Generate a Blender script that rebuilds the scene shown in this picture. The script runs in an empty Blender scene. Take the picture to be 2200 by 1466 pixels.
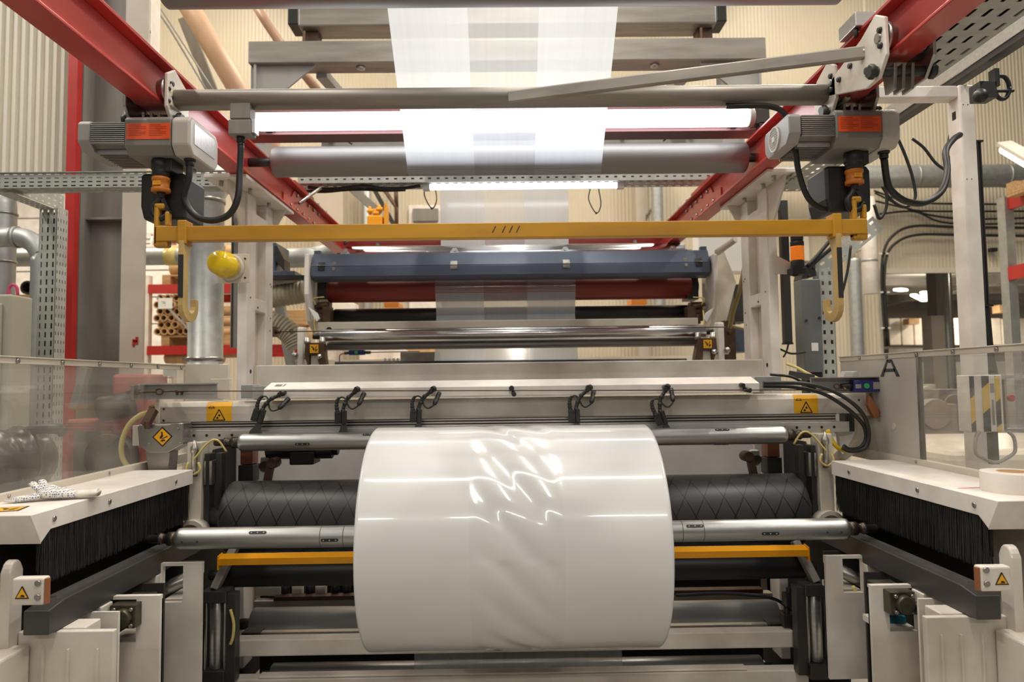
import bpy, math, random
from mathutils import Vector, Matrix

random.seed(7)
SC = bpy.context.scene
COL = SC.collection
PI = math.pi

# ------------------------------------------------------------------ camera
F = 1500.0                       # focal length in pixels of the 2200 x 1466 frame
CX, CY = 1100.0, 733.0
CAM = Vector((0.0, 0.0, 1.6))
PITCH, YAW, ROLL = math.atan(87 / F), math.radians(0.60), math.radians(0.73)
_f = Vector((math.sin(YAW) * math.cos(PITCH), math.cos(YAW) * math.cos(PITCH), math.sin(PITCH)))
_r0 = _f.cross(Vector((0, 0, 1))).normalized()
_u0 = _r0.cross(_f)
_r = _r0 * math.cos(ROLL) - _u0 * math.sin(ROLL)
_u = _u0 * math.cos(ROLL) + _r0 * math.sin(ROLL)
cam_data = bpy.data.cameras.new('camera')
cam_data.sensor_width = 36.0
cam_data.lens = 36.0 * F / 2200.0
cam_data.clip_end = 200
cam_data.dof.use_dof = True
cam_data.dof.focus_distance = 2.45
cam_data.dof.aperture_fstop = 3.2
camera = bpy.data.objects.new('camera', cam_data)
COL.objects.link(camera)
M = Matrix((( _r.x, _u.x, -_f.x, CAM.x), (_r.y, _u.y, -_f.y, CAM.y), (_r.z, _u.z, -_f.z, CAM.z), (0, 0, 0, 1)))
camera.matrix_world = M
SC.camera = camera


def at(px, py, Y):
    """world point that lies at depth Y and shows at pixel (px, py)"""
    d = _f + _r * ((px - CX) / F) - _u * ((py - CY) / F)
    return CAM + d * (Y / d.y)


# ------------------------------------------------------------------ world, lights, exposure
world = bpy.data.worlds.new('world')
SC.world = world
world.use_nodes = True
bg = world.node_tree.nodes['Background']
bg.inputs[0].default_value = (1.0, 0.93, 0.83, 1)
bg.inputs[1].default_value = 0.10


def area(name, loc, size, size_y, energy, color=(1, 0.90, 0.74), rot=(0, 0, 0)):
    l = bpy.data.lights.new(name, 'AREA')
    l.shape = 'RECTANGLE'
    l.size, l.size_y, l.energy, l.color = size, size_y, energy, color
    o = bpy.data.objects.new(name, l)
    o.location, o.rotation_euler = loc, rot
    COL.objects.link(o)
    return o


# rows of hall luminaires under the roof
for lx in (-4.6, 0.2, 4.8):
    for ly in (-1.6, 2.2, 6.0, 8.0):
        area('hall_light', (lx, ly, 8.6 if ly > 4 else 6.4), 0.22, 2.6, 150 if ly > 4 else 125 if ly > 0 else 50, (1, 0.90, 0.74) if ly > 4 else (1, 0.94, 0.85))
area('hall_light', (0.2, 0.9, 4.6), 2.6, 0.16, 22, (1, 0.95, 0.88))
area('hall_light', (9.5, 14.5, 3.85), 0.25, 2.5, 110)
area('hall_light', (13.0, 18.5, 3.85), 0.25, 2.5, 150)
for lx in (-2.4, -0.2, 2.1):
    area('hall_light', (lx, -5.2, 5.1), 1.5, 0.16, 50, (1, 0.95, 0.88))
area('hall_light', (-6.5, 8.0, 4.6), 0.25, 2.5, 110)

SC.view_settings.view_transform = 'Standard'
SC.view_settings.look = 'None'
SC.view_settings.exposure = 0.30
SC.view_settings.gamma = 1.0
SC.view_settings.use_curve_mapping = False
SC.cycles.use_denoising = True
SC.cycles.max_bounces = 8
SC.cycles.transparent_max_bounces = 16
SC.cycles.caustics_reflective = False
SC.cycles.caustics_refractive = False
SC.cycles.sample_clamp_indirect = 4.0

# ------------------------------------------------------------------ materials


def mat(name, col, rough=0.5, metal=0.0, var=0.08, scale=6.0, bump=0.0, coat=0.0, emit=None, estr=0.0, spec=None,
        stretch=(1, 1, 1), dirt=None):
    m = bpy.data.materials.new(name)
    m.use_nodes = True
    nt = m.node_tree
    b = nt.nodes['Principled BSDF']
    b.inputs['Roughness'].default_value = rough
    b.inputs['Metallic'].default_value = metal
    if spec is not None:
        b.inputs['Specular IOR Level'].default_value = spec
    if coat:
        b.inputs['Coat Weight'].default_value = coat
        b.inputs['Coat Roughness'].default_value = 0.08
    c = tuple(col) + (1,)
    tc = nt.nodes.new('ShaderNodeTexCoord')
    mp = nt.nodes.new('ShaderNodeMapping')
    mp.inputs['Scale'].default_value = stretch
    nt.links.new(tc.outputs['Object'], mp.inputs[0])
    n = nt.nodes.new('ShaderNodeTexNoise')
    n.inputs['Scale'].default_value = scale
    n.inputs['Detail'].default_value = 5
    nt.links.new(mp.outputs[0], n.inputs['Vector'])
    r = nt.nodes.new('ShaderNodeValToRGB')
    r.color_ramp.elements[0].position = 0.3
    r.color_ramp.elements[1].position = 0.7
    lo = tuple(max(0, x * (1 - var)) for x in col) if dirt is None else dirt
    hi = tuple(min(1, x * (1 + var)) for x in col)
    r.color_ramp.elements[0].color = tuple(lo) + (1,)
    r.color_ramp.elements[1].color = tuple(hi) + (1,)
    nt.links.new(n.outputs['Fac'], r.inputs[0])
    nt.links.new(r.outputs[0], b.inputs['Base Color'])
    if bump:
        bp = nt.nodes.new('ShaderNodeBump')
        bp.inputs['Strength'].default_value = bump
        bp.inputs['Distance'].default_value = 0.002
        nt.links.new(n.outputs['Fac'], bp.inputs['Height'])
        nt.links.new(bp.outputs[0], b.inputs['Normal'])
    if emit:
        b.inputs['Emission Color'].default_value = tuple(emit) + (1,)
        b.inputs['Emission Strength'].default_value = estr
    return m


WHITE = mat('white_paint', (0.82, 0.77, 0.72), 0.35, var=0.06, scale=9, dirt=(0.72, 0.66, 0.60))
WHITE2 = mat('worn_white_paint', (0.76, 0.71, 0.64), 0.4, var=0.05, scale=4, dirt=(0.52, 0.46, 0.39))
CREAM = mat('cream_paint', (0.66, 0.60, 0.50), 0.4, var=0.05, scale=5)
LGREY = mat('light_grey_paint', (0.36, 0.35, 0.33), 0.4, var=0.08)
ALU = mat('brushed_aluminium', (0.55, 0.54, 0.52), 0.34, 0.85, var=0.10, scale=14, stretch=(0.4, 6, 6))
BAR = mat('aluminium_tube', (0.30, 0.275, 0.24), 0.45, 0.5, var=0.2, scale=7, stretch=(0.4, 3, 3))
STEEL = mat('bare_steel', (0.42, 0.40, 0.37), 0.32, 0.9, var=0.15, scale=12)
SHAFTM = mat('shaft_steel', (0.46, 0.46, 0.45), 0.38, 0.92, var=0.12, scale=10, stretch=(0.5, 4, 4))
GALV = mat('galvanised_steel', (0.42, 0.43, 0.42), 0.46, 0.6, var=0.12, scale=16)
TRAYM = mat('galvanised_tray', (0.42, 0.43, 0.40), 0.5, 0.2, var=0.12, scale=20)
SATIN = mat('satin_roller', (0.50, 0.50, 0.50), 0.34, 0.45, var=0.07, scale=8, stretch=(0.3, 5, 5))
CHROME = mat('chrome', (0.72, 0.72, 0.73), 0.20, 1.0, var=0.03)
ROLLM = mat('roller_metal', (0.30, 0.29, 0.28), 0.56, 0.85, var=0.07, scale=8, stretch=(0.3, 5, 5))
RED = mat('red_beam_paint', (0.47, 0.045, 0.035), 0.36, var=0.12, scale=5, coat=0.15)
REDB = mat('red_rack_paint', (0.45, 0.026, 0.022), 0.4, var=0.06)
REDRUB = mat('red_rubber', (0.23, 0.030, 0.020), 0.45, var=0.08)
BLACK = mat('black_plastic', (0.018, 0.017, 0.016), 0.42, var=0.2)
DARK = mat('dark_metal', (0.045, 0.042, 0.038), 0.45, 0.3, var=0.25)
RAILM = mat('dark_grey_anodised', (0.060, 0.056, 0.053), 0.42, 0.3, var=0.15, scale=3)
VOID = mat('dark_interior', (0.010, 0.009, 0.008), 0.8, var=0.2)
RUBBER = mat('cable_rubber', (0.016, 0.0155, 0.015), 0.5, var=0.15)
BRISTLE = mat('black_bristle', (0.022, 0.021, 0.020), 0.55, var=0.3)
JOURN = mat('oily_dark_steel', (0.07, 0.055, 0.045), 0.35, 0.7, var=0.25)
BROWN = mat('rusty_brown_steel', (0.10, 0.055, 0.035), 0.5, 0.4, var=0.3, scale=20)
YELLOW = mat('worn_yellow_paint', (0.62, 0.31, 0.010), 0.40, var=0.12, scale=2.2, stretch=(0.7, 3, 3), dirt=(0.38, 0.18, 0.025))
YELB = mat('orange_yellow_paint', (0.72, 0.30, 0.005), 0.4, var=0.05)
YELP = mat('yellow_lens', (0.80, 0.55, 0.01), 0.18, var=0.08, coat=0.5)
HOSE = mat('pale_yellow_hose', (0.72, 0.58, 0.20), 0.35, var=0.05)
ORANGE = mat('orange_plastic', (0.60, 0.19, 0.02), 0.4, var=0.08)
ORLAB = mat('orange_label', (0.80, 0.10, 0.02), 0.45, var=0.06, scale=30)
AMBER = mat('amber_lens', (0.9, 0.20, 0.01), 0.12, var=0.05, coat=0.5, emit=(1, 0.25, 0.02), estr=0.25)
SIGNY = mat('sign_yellow', (0.85, 0.42, 0.01), 0.4, var=0.03)
SIGNK = mat('sign_black', (0.012, 0.011, 0.010), 0.5, var=0.1)
BLUEG = mat('blue_grey_paint', (0.085, 0.105, 0.150), 0.36, 0.1, var=0.08)
BLUE = mat('blue_plastic', (0.02, 0.03, 0.16), 0.35, var=0.1)
TEAL = mat('teal_paint', (0.01, 0.13, 0.11), 0.4, var=0.1)
GREEN = mat('green_plastic', (0.05, 0.45, 0.12), 0.4, var=0.1)
KRAFT = mat('kraft_cardboard', (0.55, 0.33, 0.16), 0.7, var=0.12, scale=12)
WOOD = mat('pallet_wood', (0.46, 0.28, 0.13), 0.75, var=0.25, scale=9, stretch=(0.5, 5, 5))
DUCTP = mat('pinkish_duct_paint', (0.62, 0.40, 0.27), 0.45, var=0.08)
COLG = mat('grey_column_paint', (0.22, 0.205, 0.185), 0.5, var=0.12, scale=3, stretch=(4, 4, 0.6))
COLP = mat('pale_column_paint', (0.52, 0.45, 0.38), 0.5, var=0.05)
CABIN = mat('cabinet_paint', (0.40, 0.38, 0.31), 0.45, var=0.04)
FLEX = mat('flexible_hose_grey', (0.40, 0.36, 0.26), 0.5, var=0.1)
PAPER = mat('white_paper', (0.80, 0.79, 0.76), 0.6, var=0.02)
COTTON = mat('white_cotton', (0.72, 0.68, 0.60), 0.9, var=0.08, scale=60, bump=0.5)
DOTS = mat('blue_rubber_dots', (0.05, 0.13, 0.34), 0.6, var=0.1)
PINK = mat('pink_ink', (0.55, 0.06, 0.16), 0.5, var=0.1)
COPPER = mat('copper_brown', (0.38, 0.15, 0.07), 0.45, 0.4, var=0.15)
FAR = mat('far_hall_dark', (0.58, 0.55, 0.52), 0.7, var=0.2, scale=2)
WRAP = mat('stretch_wrap_white', (0.70, 0.62, 0.52), 0.25, var=0.15, scale=3)
TUBE = mat('light_tube', (0.9, 0.9, 0.9), 0.3, emit=(0.92, 0.94, 1.0), estr=5.5)
TUBEW = mat('warm_light_tube', (0.9, 0.9, 0.85), 0.3, emit=(1.0, 0.88, 0.70), estr=7.0)


def wave_wall(name, col, pitch, depth=0.4, axis='X'):
    """ribbed sheet cladding: colour with a rib bump of the given pitch"""
    m = mat(name, col, 0.5, 0.0, var=0.04, scale=1.5)
    nt = m.node_tree
    b = nt.nodes['Principled BSDF']
    tc = nt.nodes.new('ShaderNodeTexCoord')
    w = nt.nodes.new('ShaderNodeTexWave')
    w.wave_type = 'BANDS'
    w.bands_direction = axis
    w.inputs['Scale'].default_value = 2 * PI / pitch / 20.0
    w.inputs['Distortion'].default_value = 0
    nt.links.new(tc.outputs['Object'], w.inputs['Vector'])
    cr = nt.nodes.new('ShaderNodeValToRGB')
    cr.color_ramp.elements[0].position = 0.25
    cr.color_ramp.elements[1].position = 0.6
    nt.links.new(w.outputs['Fac'], cr.inputs[0])
    bp = nt.nodes.new('ShaderNodeBump')
    bp.inputs['Strength'].default_value = depth
    bp.inputs['Distance'].default_value = 0.03
    nt.links.new(cr.outputs[0], bp.inputs['Height'])
    nt.links.new(bp.outputs[0], b.inputs['Normal'])
    return m


def film_mat(name, alpha, alpha_mid, x0, x1, col=(0.77, 0.83, 0.91)):
    """thin white plastic film: part see-through, part translucent; the middle lane (printed gusset) is clearer"""
    m = bpy.data.materials.new(name)
    m.use_nodes = True
    nt = m.node_tree
    nt.nodes.clear()
    out = nt.nodes.new('ShaderNodeOutputMaterial')
    tr = nt.nodes.new('ShaderNodeBsdfTransparent')
    tl = nt.nodes.new('ShaderNodeBsdfTranslucent')
    df = nt.nodes.new('ShaderNodeBsdfDiffuse')
    gl = nt.nodes.new('ShaderNodeBsdfGlossy')
    gl.inputs['Roughness'].default_value = 0.12
    for n in (tl, df):
        n.inputs['Color'].default_value = tuple(col) + (1,)
    a = nt.nodes.new('ShaderNodeMixShader'); a.inputs[0].default_value = 0.5
    nt.links.new(tl.outputs[0], a.inputs[1]); nt.links.new(df.outputs[0], a.inputs[2])
    g = nt.nodes.new('ShaderNodeMixShader'); g.inputs[0].default_value = 0.10
    nt.links.new(a.outputs[0], g.inputs[1]); nt.links.new(gl.outputs[0], g.inputs[2])
    tc = nt.nodes.new('ShaderNodeTexCoord')
    sx = nt.nodes.new('ShaderNodeSeparateXYZ')
    nt.links.new(tc.outputs['Object'], sx.inputs[0])
    c1 = nt.nodes.new('ShaderNodeMath'); c1.operation = 'GREATER_THAN'; c1.inputs[1].default_value = x0
    c2 = nt.nodes.new('ShaderNodeMath'); c2.operation = 'LESS_THAN'; c2.inputs[1].default_value = x1
    nt.links.new(sx.outputs[0], c1.inputs[0]); nt.links.new(sx.outputs[0], c2.inputs[0])
    mu = nt.nodes.new('ShaderNodeMath'); mu.operation = 'MULTIPLY'
    nt.links.new(c1.outputs[0], mu.inputs[0]); nt.links.new(c2.outputs[0], mu.inputs[1])
    ns = nt.nodes.new('ShaderNodeTexNoise'); ns.inputs['Scale'].default_value = 1.0
    mp = nt.nodes.new('ShaderNodeMapping'); mp.inputs['Scale'].default_value = (60, 0.5, 0.5)
    nt.links.new(tc.outputs['Object'], mp.inputs[0]); nt.links.new(mp.outputs[0], ns.inputs['Vector'])
    mr = nt.nodes.new('ShaderNodeMapRange')
    mr.inputs['To Min'].default_value = alpha; mr.inputs['To Max'].default_value = alpha_mid
    nt.links.new(mu.outputs[0], mr.inputs[0])
    ad = nt.nodes.new('ShaderNodeMath'); ad.operation = 'MULTIPLY_ADD'
    ad.inputs[1].default_value = 0.10; 
    nt.links.new(ns.outputs['Fac'], ad.inputs[0]); nt.links.new(mr.outputs[0], ad.inputs[2])
    f = nt.nodes.new('ShaderNodeMixShader')
    nt.links.new(ad.outputs[0], f.inputs[0])
    nt.links.new(tr.outputs[0], f.inputs[1]); nt.links.new(g.outputs[0], f.inputs[2])
    nt.links.new(f.outputs[0], out.inputs[0])
    return m


def pane_mat(name, alpha, col=(0.62, 0.58, 0.52), scratch=0.35):
    """scuffed clear polycarbonate"""
    m = bpy.data.materials.new(name)
    m.use_nodes = True
    nt = m.node_tree
    nt.nodes.clear()
    out = nt.nodes.new('ShaderNodeOutputMaterial')
    tr = nt.nodes.new('ShaderNodeBsdfTransparent'); tr.inputs[0].default_value = (0.95, 0.95, 0.94, 1)
    df = nt.nodes.new('ShaderNodeBsdfDiffuse'); df.inputs['Color'].default_value = tuple(col) + (1,)
    gl = nt.nodes.new('ShaderNodeBsdfGlossy'); gl.inputs['Roughness'].default_value = 0.04
    tc = nt.nodes.new('ShaderNodeTexCoord')
    n1 = nt.nodes.new('ShaderNodeTexNoise'); n1.inputs['Scale'].default_value = 5; n1.inputs['Detail'].default_value = 8
    nt.links.new(tc.outputs['Object'], n1.inputs['Vector'])
    r = nt.nodes.new('ShaderNodeMapRange')
    r.inputs['From Min'].default_value = 0.3; r.inputs['From Max'].default_value = 0.75
    r.inputs['To Min'].default_value = max(0, alpha - scratch * alpha); r.inputs['To Max'].default_value = alpha + scratch * alpha
    nt.links.new(n1.outputs['Fac'], r.inputs[0])
    a = nt.nodes.new('ShaderNodeMixShader')
    nt.links.new(r.outputs[0], a.inputs[0]); nt.links.new(tr.outputs[0], a.inputs[1]); nt.links.new(df.outputs[0], a.inputs[2])
    b = nt.nodes.new('ShaderNodeMixShader')
    b.inputs[0].default_value = 0.06; nt.links.new(a.outputs[0], b.inputs[1]); nt.links.new(gl.outputs[0], b.inputs[2])
    nt.links.new(b.outputs[0], out.inputs[0])
    return m


PANE = pane_mat('scuffed_polycarbonate', 0.12, (0.85, 0.80, 0.72), 0.6)

# ------------------------------------------------------------------ mesh builder


class MB:
    def __init__(s):
        s.v, s.f, s.sm, s.mi = [], [], [], []
        s.cur = 0

    def face(s, idx, smooth=False):
        s.f.append(idx); s.sm.append(smooth); s.mi.append(s.cur)

    def pts(s, ps):
        b = len(s.v)
        s.v += [tuple(p) for p in ps]
        return b

    def hexa(s, p):
        b = s.pts(p)
        for q in ((0, 3, 2, 1), (4, 5, 6, 7), (0, 1, 5, 4), (1, 2, 6, 5), (2, 3, 7, 6), (3, 0, 4, 7)):
            s.face([b + i for i in q])
        return s

    def box(s, x0, x1, y0, y1, z0, z1):
        x0, x1 = min(x0, x1), max(x0, x1); y0, y1 = min(y0, y1), max(y0, y1); z0, z1 = min(z0, z1), max(z0, z1)
        return s.hexa([(x0, y0, z0), (x1, y0, z0), (x1, y1, z0), (x0, y1, z0),
                       (x0, y0, z1), (x1, y0, z1), (x1, y1, z1), (x0, y1, z1)])

    def cbox(s, c, sx, sy, sz):
        return s.box(c[0] - sx / 2, c[0] + sx / 2, c[1] - sy / 2, c[1] + sy / 2, c[2] - sz / 2, c[2] + sz / 2)

    def obox(s, c, a, b, d, ha, hb, hd):
        c, a, b, d = Vector(c), Vector(a).normalized() * ha, Vector(b).normalized() * hb, Vector(d).normalized() * hd
        return s.hexa([c - a - b - d, c + a - b - d, c + a + b - d, c - a + b - d,
                       c - a - b + d, c + a - b + d, c + a + b + d, c - a + b + d])

    def beam(s, p0, p1, w, h, up=(0, 0, 1)):
        """box from p0 to p1, h along up, w across"""
        p0, p1, up = Vector(p0), Vector(p1), Vector(up)
        d = (p1 - p0)
        L = d.length
        d.normalize()
        side = d.cross(up).normalized()
        u = side.cross(d).normalized()
        return s.obox((p0 + p1) / 2, d, side, u, L / 2, w / 2, h / 2)

    def prism(s, poly, axis, a0, a1, smooth=False):
        n = len(poly)

        def P(p, a):
            if axis == 'x': return (a, p[0], p[1])
            if axis == 'y': return (p[0], a, p[1])
            return (p[0], p[1], a)
        b = s.pts([P(p, a0) for p in poly] + [P(p, a1) for p in poly])
        s.face([b + i for i in range(n)][::-1])
        s.face([b + n + i for i in range(n)])
        for i in range(n):
            j = (i + 1) % n
            s.face([b + i, b + j, b + n + j, b + n + i], smooth)
        return s

    def oprism(s, poly, o, u, v, t):
        """polygon (a, b) laid out from o along u and v, thickened by vector t"""
        o, u, v, t = Vector(o), Vector(u).normalized(), Vector(v).normalized(), Vector(t)
        n = len(poly)
        b = s.pts([o + u * p[0] + v * p[1] for p in poly] + [o + u * p[0] + v * p[1] + t for p in poly])
        s.face([b + i for i in range(n)][::-1])
        s.face([b + n + i for i in range(n)])
        for i in range(n):
            j = (i + 1) % n
            s.face([b + i, b + j, b + n + j, b + n + i])
        return s

    def lathe(s, prof, p0, d, n=28, smooth=True, caps=True):
        """prof: (distance along d, radius)"""
        p0, d = Vector(p0), Vector(d).normalized()
        a = d.orthogonal().normalized()
        b2 = d.cross(a)
        base = len(s.v)
        for t, r in prof:
            for k in range(n):
                th = 2 * PI * k / n
                s.v.append(tuple(p0 + d * t + (a * math.cos(th) + b2 * math.sin(th)) * r))
        m = len(prof)
        for i in range(m - 1):
            flat = abs(prof[i][0] - prof[i + 1][0]) < 1e-6
            for k in range(n):
                k2 = (k + 1) % n
                s.face([base + i * n + k, base + i * n + k2, base + (i + 1) * n + k2, base + (i + 1) * n + k], smooth and not flat)
        if caps:
            s.face([base + k for k in range(n)][::-1])
            s.face([base + (m - 1) * n + k for k in range(n)])
        return s

    def cyl(s, p0, p1, r, n=24, r2=None):
        p0, p1 = Vector(p0), Vector(p1)
        L = (p1 - p0).length
        r2 = r if r2 is None else r2
        e = min(r * 0.12, L * 0.2, 0.004)
        return s.lathe([(0, max(r - e, 1e-4)), (e, r), (L - e, r2), (L, max(r2 - e, 1e-4))], p0, p1 - p0, n)

    def ring(s, p0, p1, r, ri, n=32):
        L = (Vector(p1) - Vector(p0)).length
        return s.lathe([(0, ri), (0, r), (L, r), (L, ri), (0, ri)], p0, Vector(p1) - Vector(p0), n, caps=False)

    def tube(s, pts, r, n=10, res=8, smooth=True):
        P = [Vector(p) for p in pts]
        Q = []
        if len(P) > 2 and res > 1:
            for i in range(len(P) - 1):
                p0 = P[i - 1] if i else P[0] * 2 - P[1]
                p1, p2 = P[i], P[i + 1]
                p3 = P[i + 2] if i + 2 < len(P) else P[-1] * 2 - P[-2]
                for k in range(res):
                    t = k / res
                    Q.append(0.5 * ((2 * p1) + (p2 - p0) * t + (2 * p0 - 5 * p1 + 4 * p2 - p3) * t * t
                                    + (-p0 + 3 * p1 - 3 * p2 + p3) * t ** 3))
            Q.append(P[-1])
        else:
            Q = P
        base = len(s.v)
        up = None
        m = len(Q)
        for i, q in enumerate(Q):
            d = (Q[min(i + 1, m - 1)] - Q[max(i - 1, 0)])
            if d.length < 1e-9:
                d = Vector((0, 0, 1))
            d.normalize()
            if up is None:
                up = d.orthogonal().normalized()
            else:
                up = (up - d * up.dot(d))
                if up.length < 1e-6:
                    up = d.orthogonal()
                up.normalize()
            w = d.cross(up)
            rr = r(i / (m - 1)) if callable(r) else r
            for k in range(n):
                th = 2 * PI * k / n
                s.v.append(tuple(q + (up * math.cos(th) + w * math.sin(th)) * rr))
        for i in range(m - 1):
            for k in range(n):
                k2 = (k + 1) % n
                s.face([base + i * n + k, base + i * n + k2, base + (i + 1) * n + k2, base + (i + 1) * n + k], smooth)
        s.face([base + k for k in range(n)][::-1])
        s.face([base + (m - 1) * n + k for k in range(n)])
        return s

    def ball(s, c, r, n=14, sz=1.0):
        m = n // 2
        prof = [(-r * sz * math.cos(PI * i / m), max(1e-4, r * math.sin(PI * i / m))) for i in range(m + 1)]
        return s.lathe(prof, c, (0, 0, 1), n, caps=False)

    def grid(s, us, vs, fn, skip=lambda i, j: False, smooth=False):
        """sheet of cells; skip(i, j) leaves a hole"""
        nu, nv = len(us), len(vs)
        b = s.pts([fn(u, v) for u in us for v in vs])
        for i in range(nu - 1):
            for j in range(nv - 1):
                if not skip(i, j):
                    s.face([b + i * nv + j, b + (i + 1) * nv + j, b + (i + 1) * nv + j + 1, b + i * nv + j + 1], smooth)
        return s

    def build(s, name, m, parent=None, bevel=0.0, solid=0.0, label=None, seg=2):
        me = bpy.data.meshes.new(name)
        me.from_pydata(s.v, [], s.f)
        for x in (m if isinstance(m, (list, tuple)) else [m]):
            me.materials.append(x)
        me.polygons.foreach_set('use_smooth', s.sm)
        me.polygons.foreach_set('material_index', s.mi)
        me.update()
        o = bpy.data.objects.new(name, me)
        COL.objects.link(o)
        if parent is not None:
            o.parent = parent
            if parent.type == 'EMPTY':
                o.location = -Vector(parent.location)
        if solid:
            md = o.modifiers.new('thickness', 'SOLIDIFY'); md.thickness = abs(solid); md.offset = 1 if solid > 0 else -1
        if bevel:
            md = o.modifiers.new('bevel', 'BEVEL'); md.width = bevel; md.segments = seg; md.limit_method = 'ANGLE'
            md.angle_limit = math.radians(40); md.harden_normals = False
        if label:
            o['label'] = label
        return o


def tag(o, label, cat, group=None, kind=None):
    o['label'] = label
    o['category'] = cat
    if group: o['group'] = group
    if kind: o['kind'] = kind
    return o


def thing(name, label, cat, loc=(0, 0, 0), group=None):
    o = bpy.data.objects.new(name, None)
    o.empty_display_size = 0.05
    COL.objects.link(o)
    o.location = loc
    return tag(o, label, cat, group)


def struct(name, mb, m, **k):
    o = mb.build(name, m, **k)
    o['kind'] = 'structure'
    return o


def dup(root, delta, label=None, rot=None):
    r = root.copy(); COL.objects.link(r)
    r.location = Vector(root.location) + Vector(delta)
    if rot is not None: r.rotation_euler = rot
    if label: r['label'] = label
    for ch in list(root.children):
        c = ch.copy(); COL.objects.link(c); c.parent = r
        for g in list(ch.children):
            d = g.copy(); COL.objects.link(d); d.parent = c
    return r


def text(body, loc, size, m, parent=None, u=(1, 0, 0), v=(0, 0, 1), name='lettering', ext=0.0006):
    c = bpy.data.curves.new(name, 'FONT')
    c.body = body; c.size = size; c.extrude = ext
    c.align_x = 'CENTER'; c.align_y = 'CENTER'
    c.materials.append(m)
    o = bpy.data.objects.new(name, c)
    COL.objects.link(o)
    U, V = Vector(u).normalized(), Vector(v).normalized()
    N = U.cross(V)
    mw = Matrix(((U.x, V.x, N.x, loc[0]), (U.y, V.y, N.y, loc[1]), (U.z, V.z, N.z, loc[2]), (0, 0, 0, 1)))
    if parent is not None:
        o.parent = parent
        base = Vector(parent.location) if parent.type == 'EMPTY' else Vector((0, 0, 0))
        o.matrix_basis = Matrix.Translation(-base) @ mw if parent.type == 'EMPTY' else mw
    else:
        o.matrix_world = mw
    return o


def roller_fit(Y, py_top, py_bot, px=1081):
    """centre height and radius of an X-parallel roller at depth Y whose outline shows between two pixel rows"""
    def ang(py):
        p = at(px, py, Y)
        return math.atan2(p.z - CAM.z, Y)
    a1, a2 = ang(py_top), ang(py_bot)
    m, h = (a1 + a2) / 2, (a1 - a2) / 2
    return CAM.z + Y * math.tan(m), (Y / math.cos(m)) * math.sin(h)


def span(pxl, pyl, pxr, pyr, Y):
    a, b = at(pxl, pyl, Y), at(pxr, pyr, Y)
    return a.x, b.x, (a.z + b.z) / 2


def bolt(mb, p, d, r=0.008, h=0.006, n=10):
    p, d = Vector(p), Vector(d).normalized()
    mb.lathe([(0, r), (h * 0.7, r), (h, r * 0.7)], p, d, n)
    return mb

# ================================================================== THE SETTING
WALLM = mat('cream_cladding', (0.61, 0.54, 0.42), 0.42, var=0.04, scale=1.2)
WALLL = mat('pale_cladding', (0.74, 0.70, 0.60), 0.38, var=0.03, scale=1.2)
FLOORM = mat('grey_concrete', (0.30, 0.28, 0.25), 0.35, var=0.15, scale=2)


def ribbed(mb, x0, x1, z0, z1, Y, pitch=0.058, d=0.012):
    """sheet cladding with real trapezoid ribs, facing -Y"""
    xs, ys = [], []
    x = x0
    while x < x1 - pitch:
        for t, y in ((0, 0), (0.36, 0), (0.50, d), (0.86, d)):
            xs.append(x + t * pitch); ys.append(Y + y)
        x += pitch
    xs.append(x1); ys.append(Y)
    b = mb.pts([(a, c, z0) for a, c in zip(xs, ys)] + [(a, c, z1) for a, c in zip(xs, ys)])
    n = len(xs)
    for i in range(n - 1):
        mb.face([b + i, b + i + 1, b + n + i + 1, b + n + i])
    mb.box(x0, x1, Y + d + 0.01, Y + 0.1, z0, z1)


mb = MB(); mb.box(-12, 18, -3, 26, -0.1, 0); struct('floor', mb, FLOORM)
mb = MB()
ribbed(mb, -9.5, 5.95, 0, 9, 11)
ribbed(mb, 5.95, 15, 3.32, 9, 11)
struct('wall_back', mb, WALLM)
mb = MB(); ribbed(mb, -7.5, -3.06, 3.02, 7.5, 5.0, d=.028); struct('wall_left', mb, WALLL)
mb = MB(); mb.box(5.9, 15, 10.96, 11.0, 3.24, 3.32); mb.box(5.9, 5.98, 10.95, 11.1, 0, 3.3); struct('trim_1', mb, CREAM)
# hall seen through the opening
mb = MB(); mb.box(3.5, 22, 24, 24.2, 0, 6); struct('wall_far', mb, CREAM)
mb = MB(); mb.box(4, 22, 11.2, 24, 4.15, 4.3)
for k in range(7):
    mb.box(4, 22, 12.3 + k * 1.9, 12.45 + k * 1.9, 3.98, 4.15)
mb.box(12.2, 12.4, 11.4, 24, 3.9, 4.15)
struct('ceiling', mb, FAR)
# sectional door behind the left column
mb = MB()
for k in range(11):
    mb.box(-9.4, -5.2, 10.86, 10.98, 0.05 + k * 0.42, 0.05 + k * 0.42 + 0.405)
d1 = struct('door_1', mb, WHITE, bevel=0.01)
mb = MB(); mb.box(-9.4, -5.2, 10.83, 10.86, 3.9, 3.99); mb.build('rail', GALV, d1)

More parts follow.
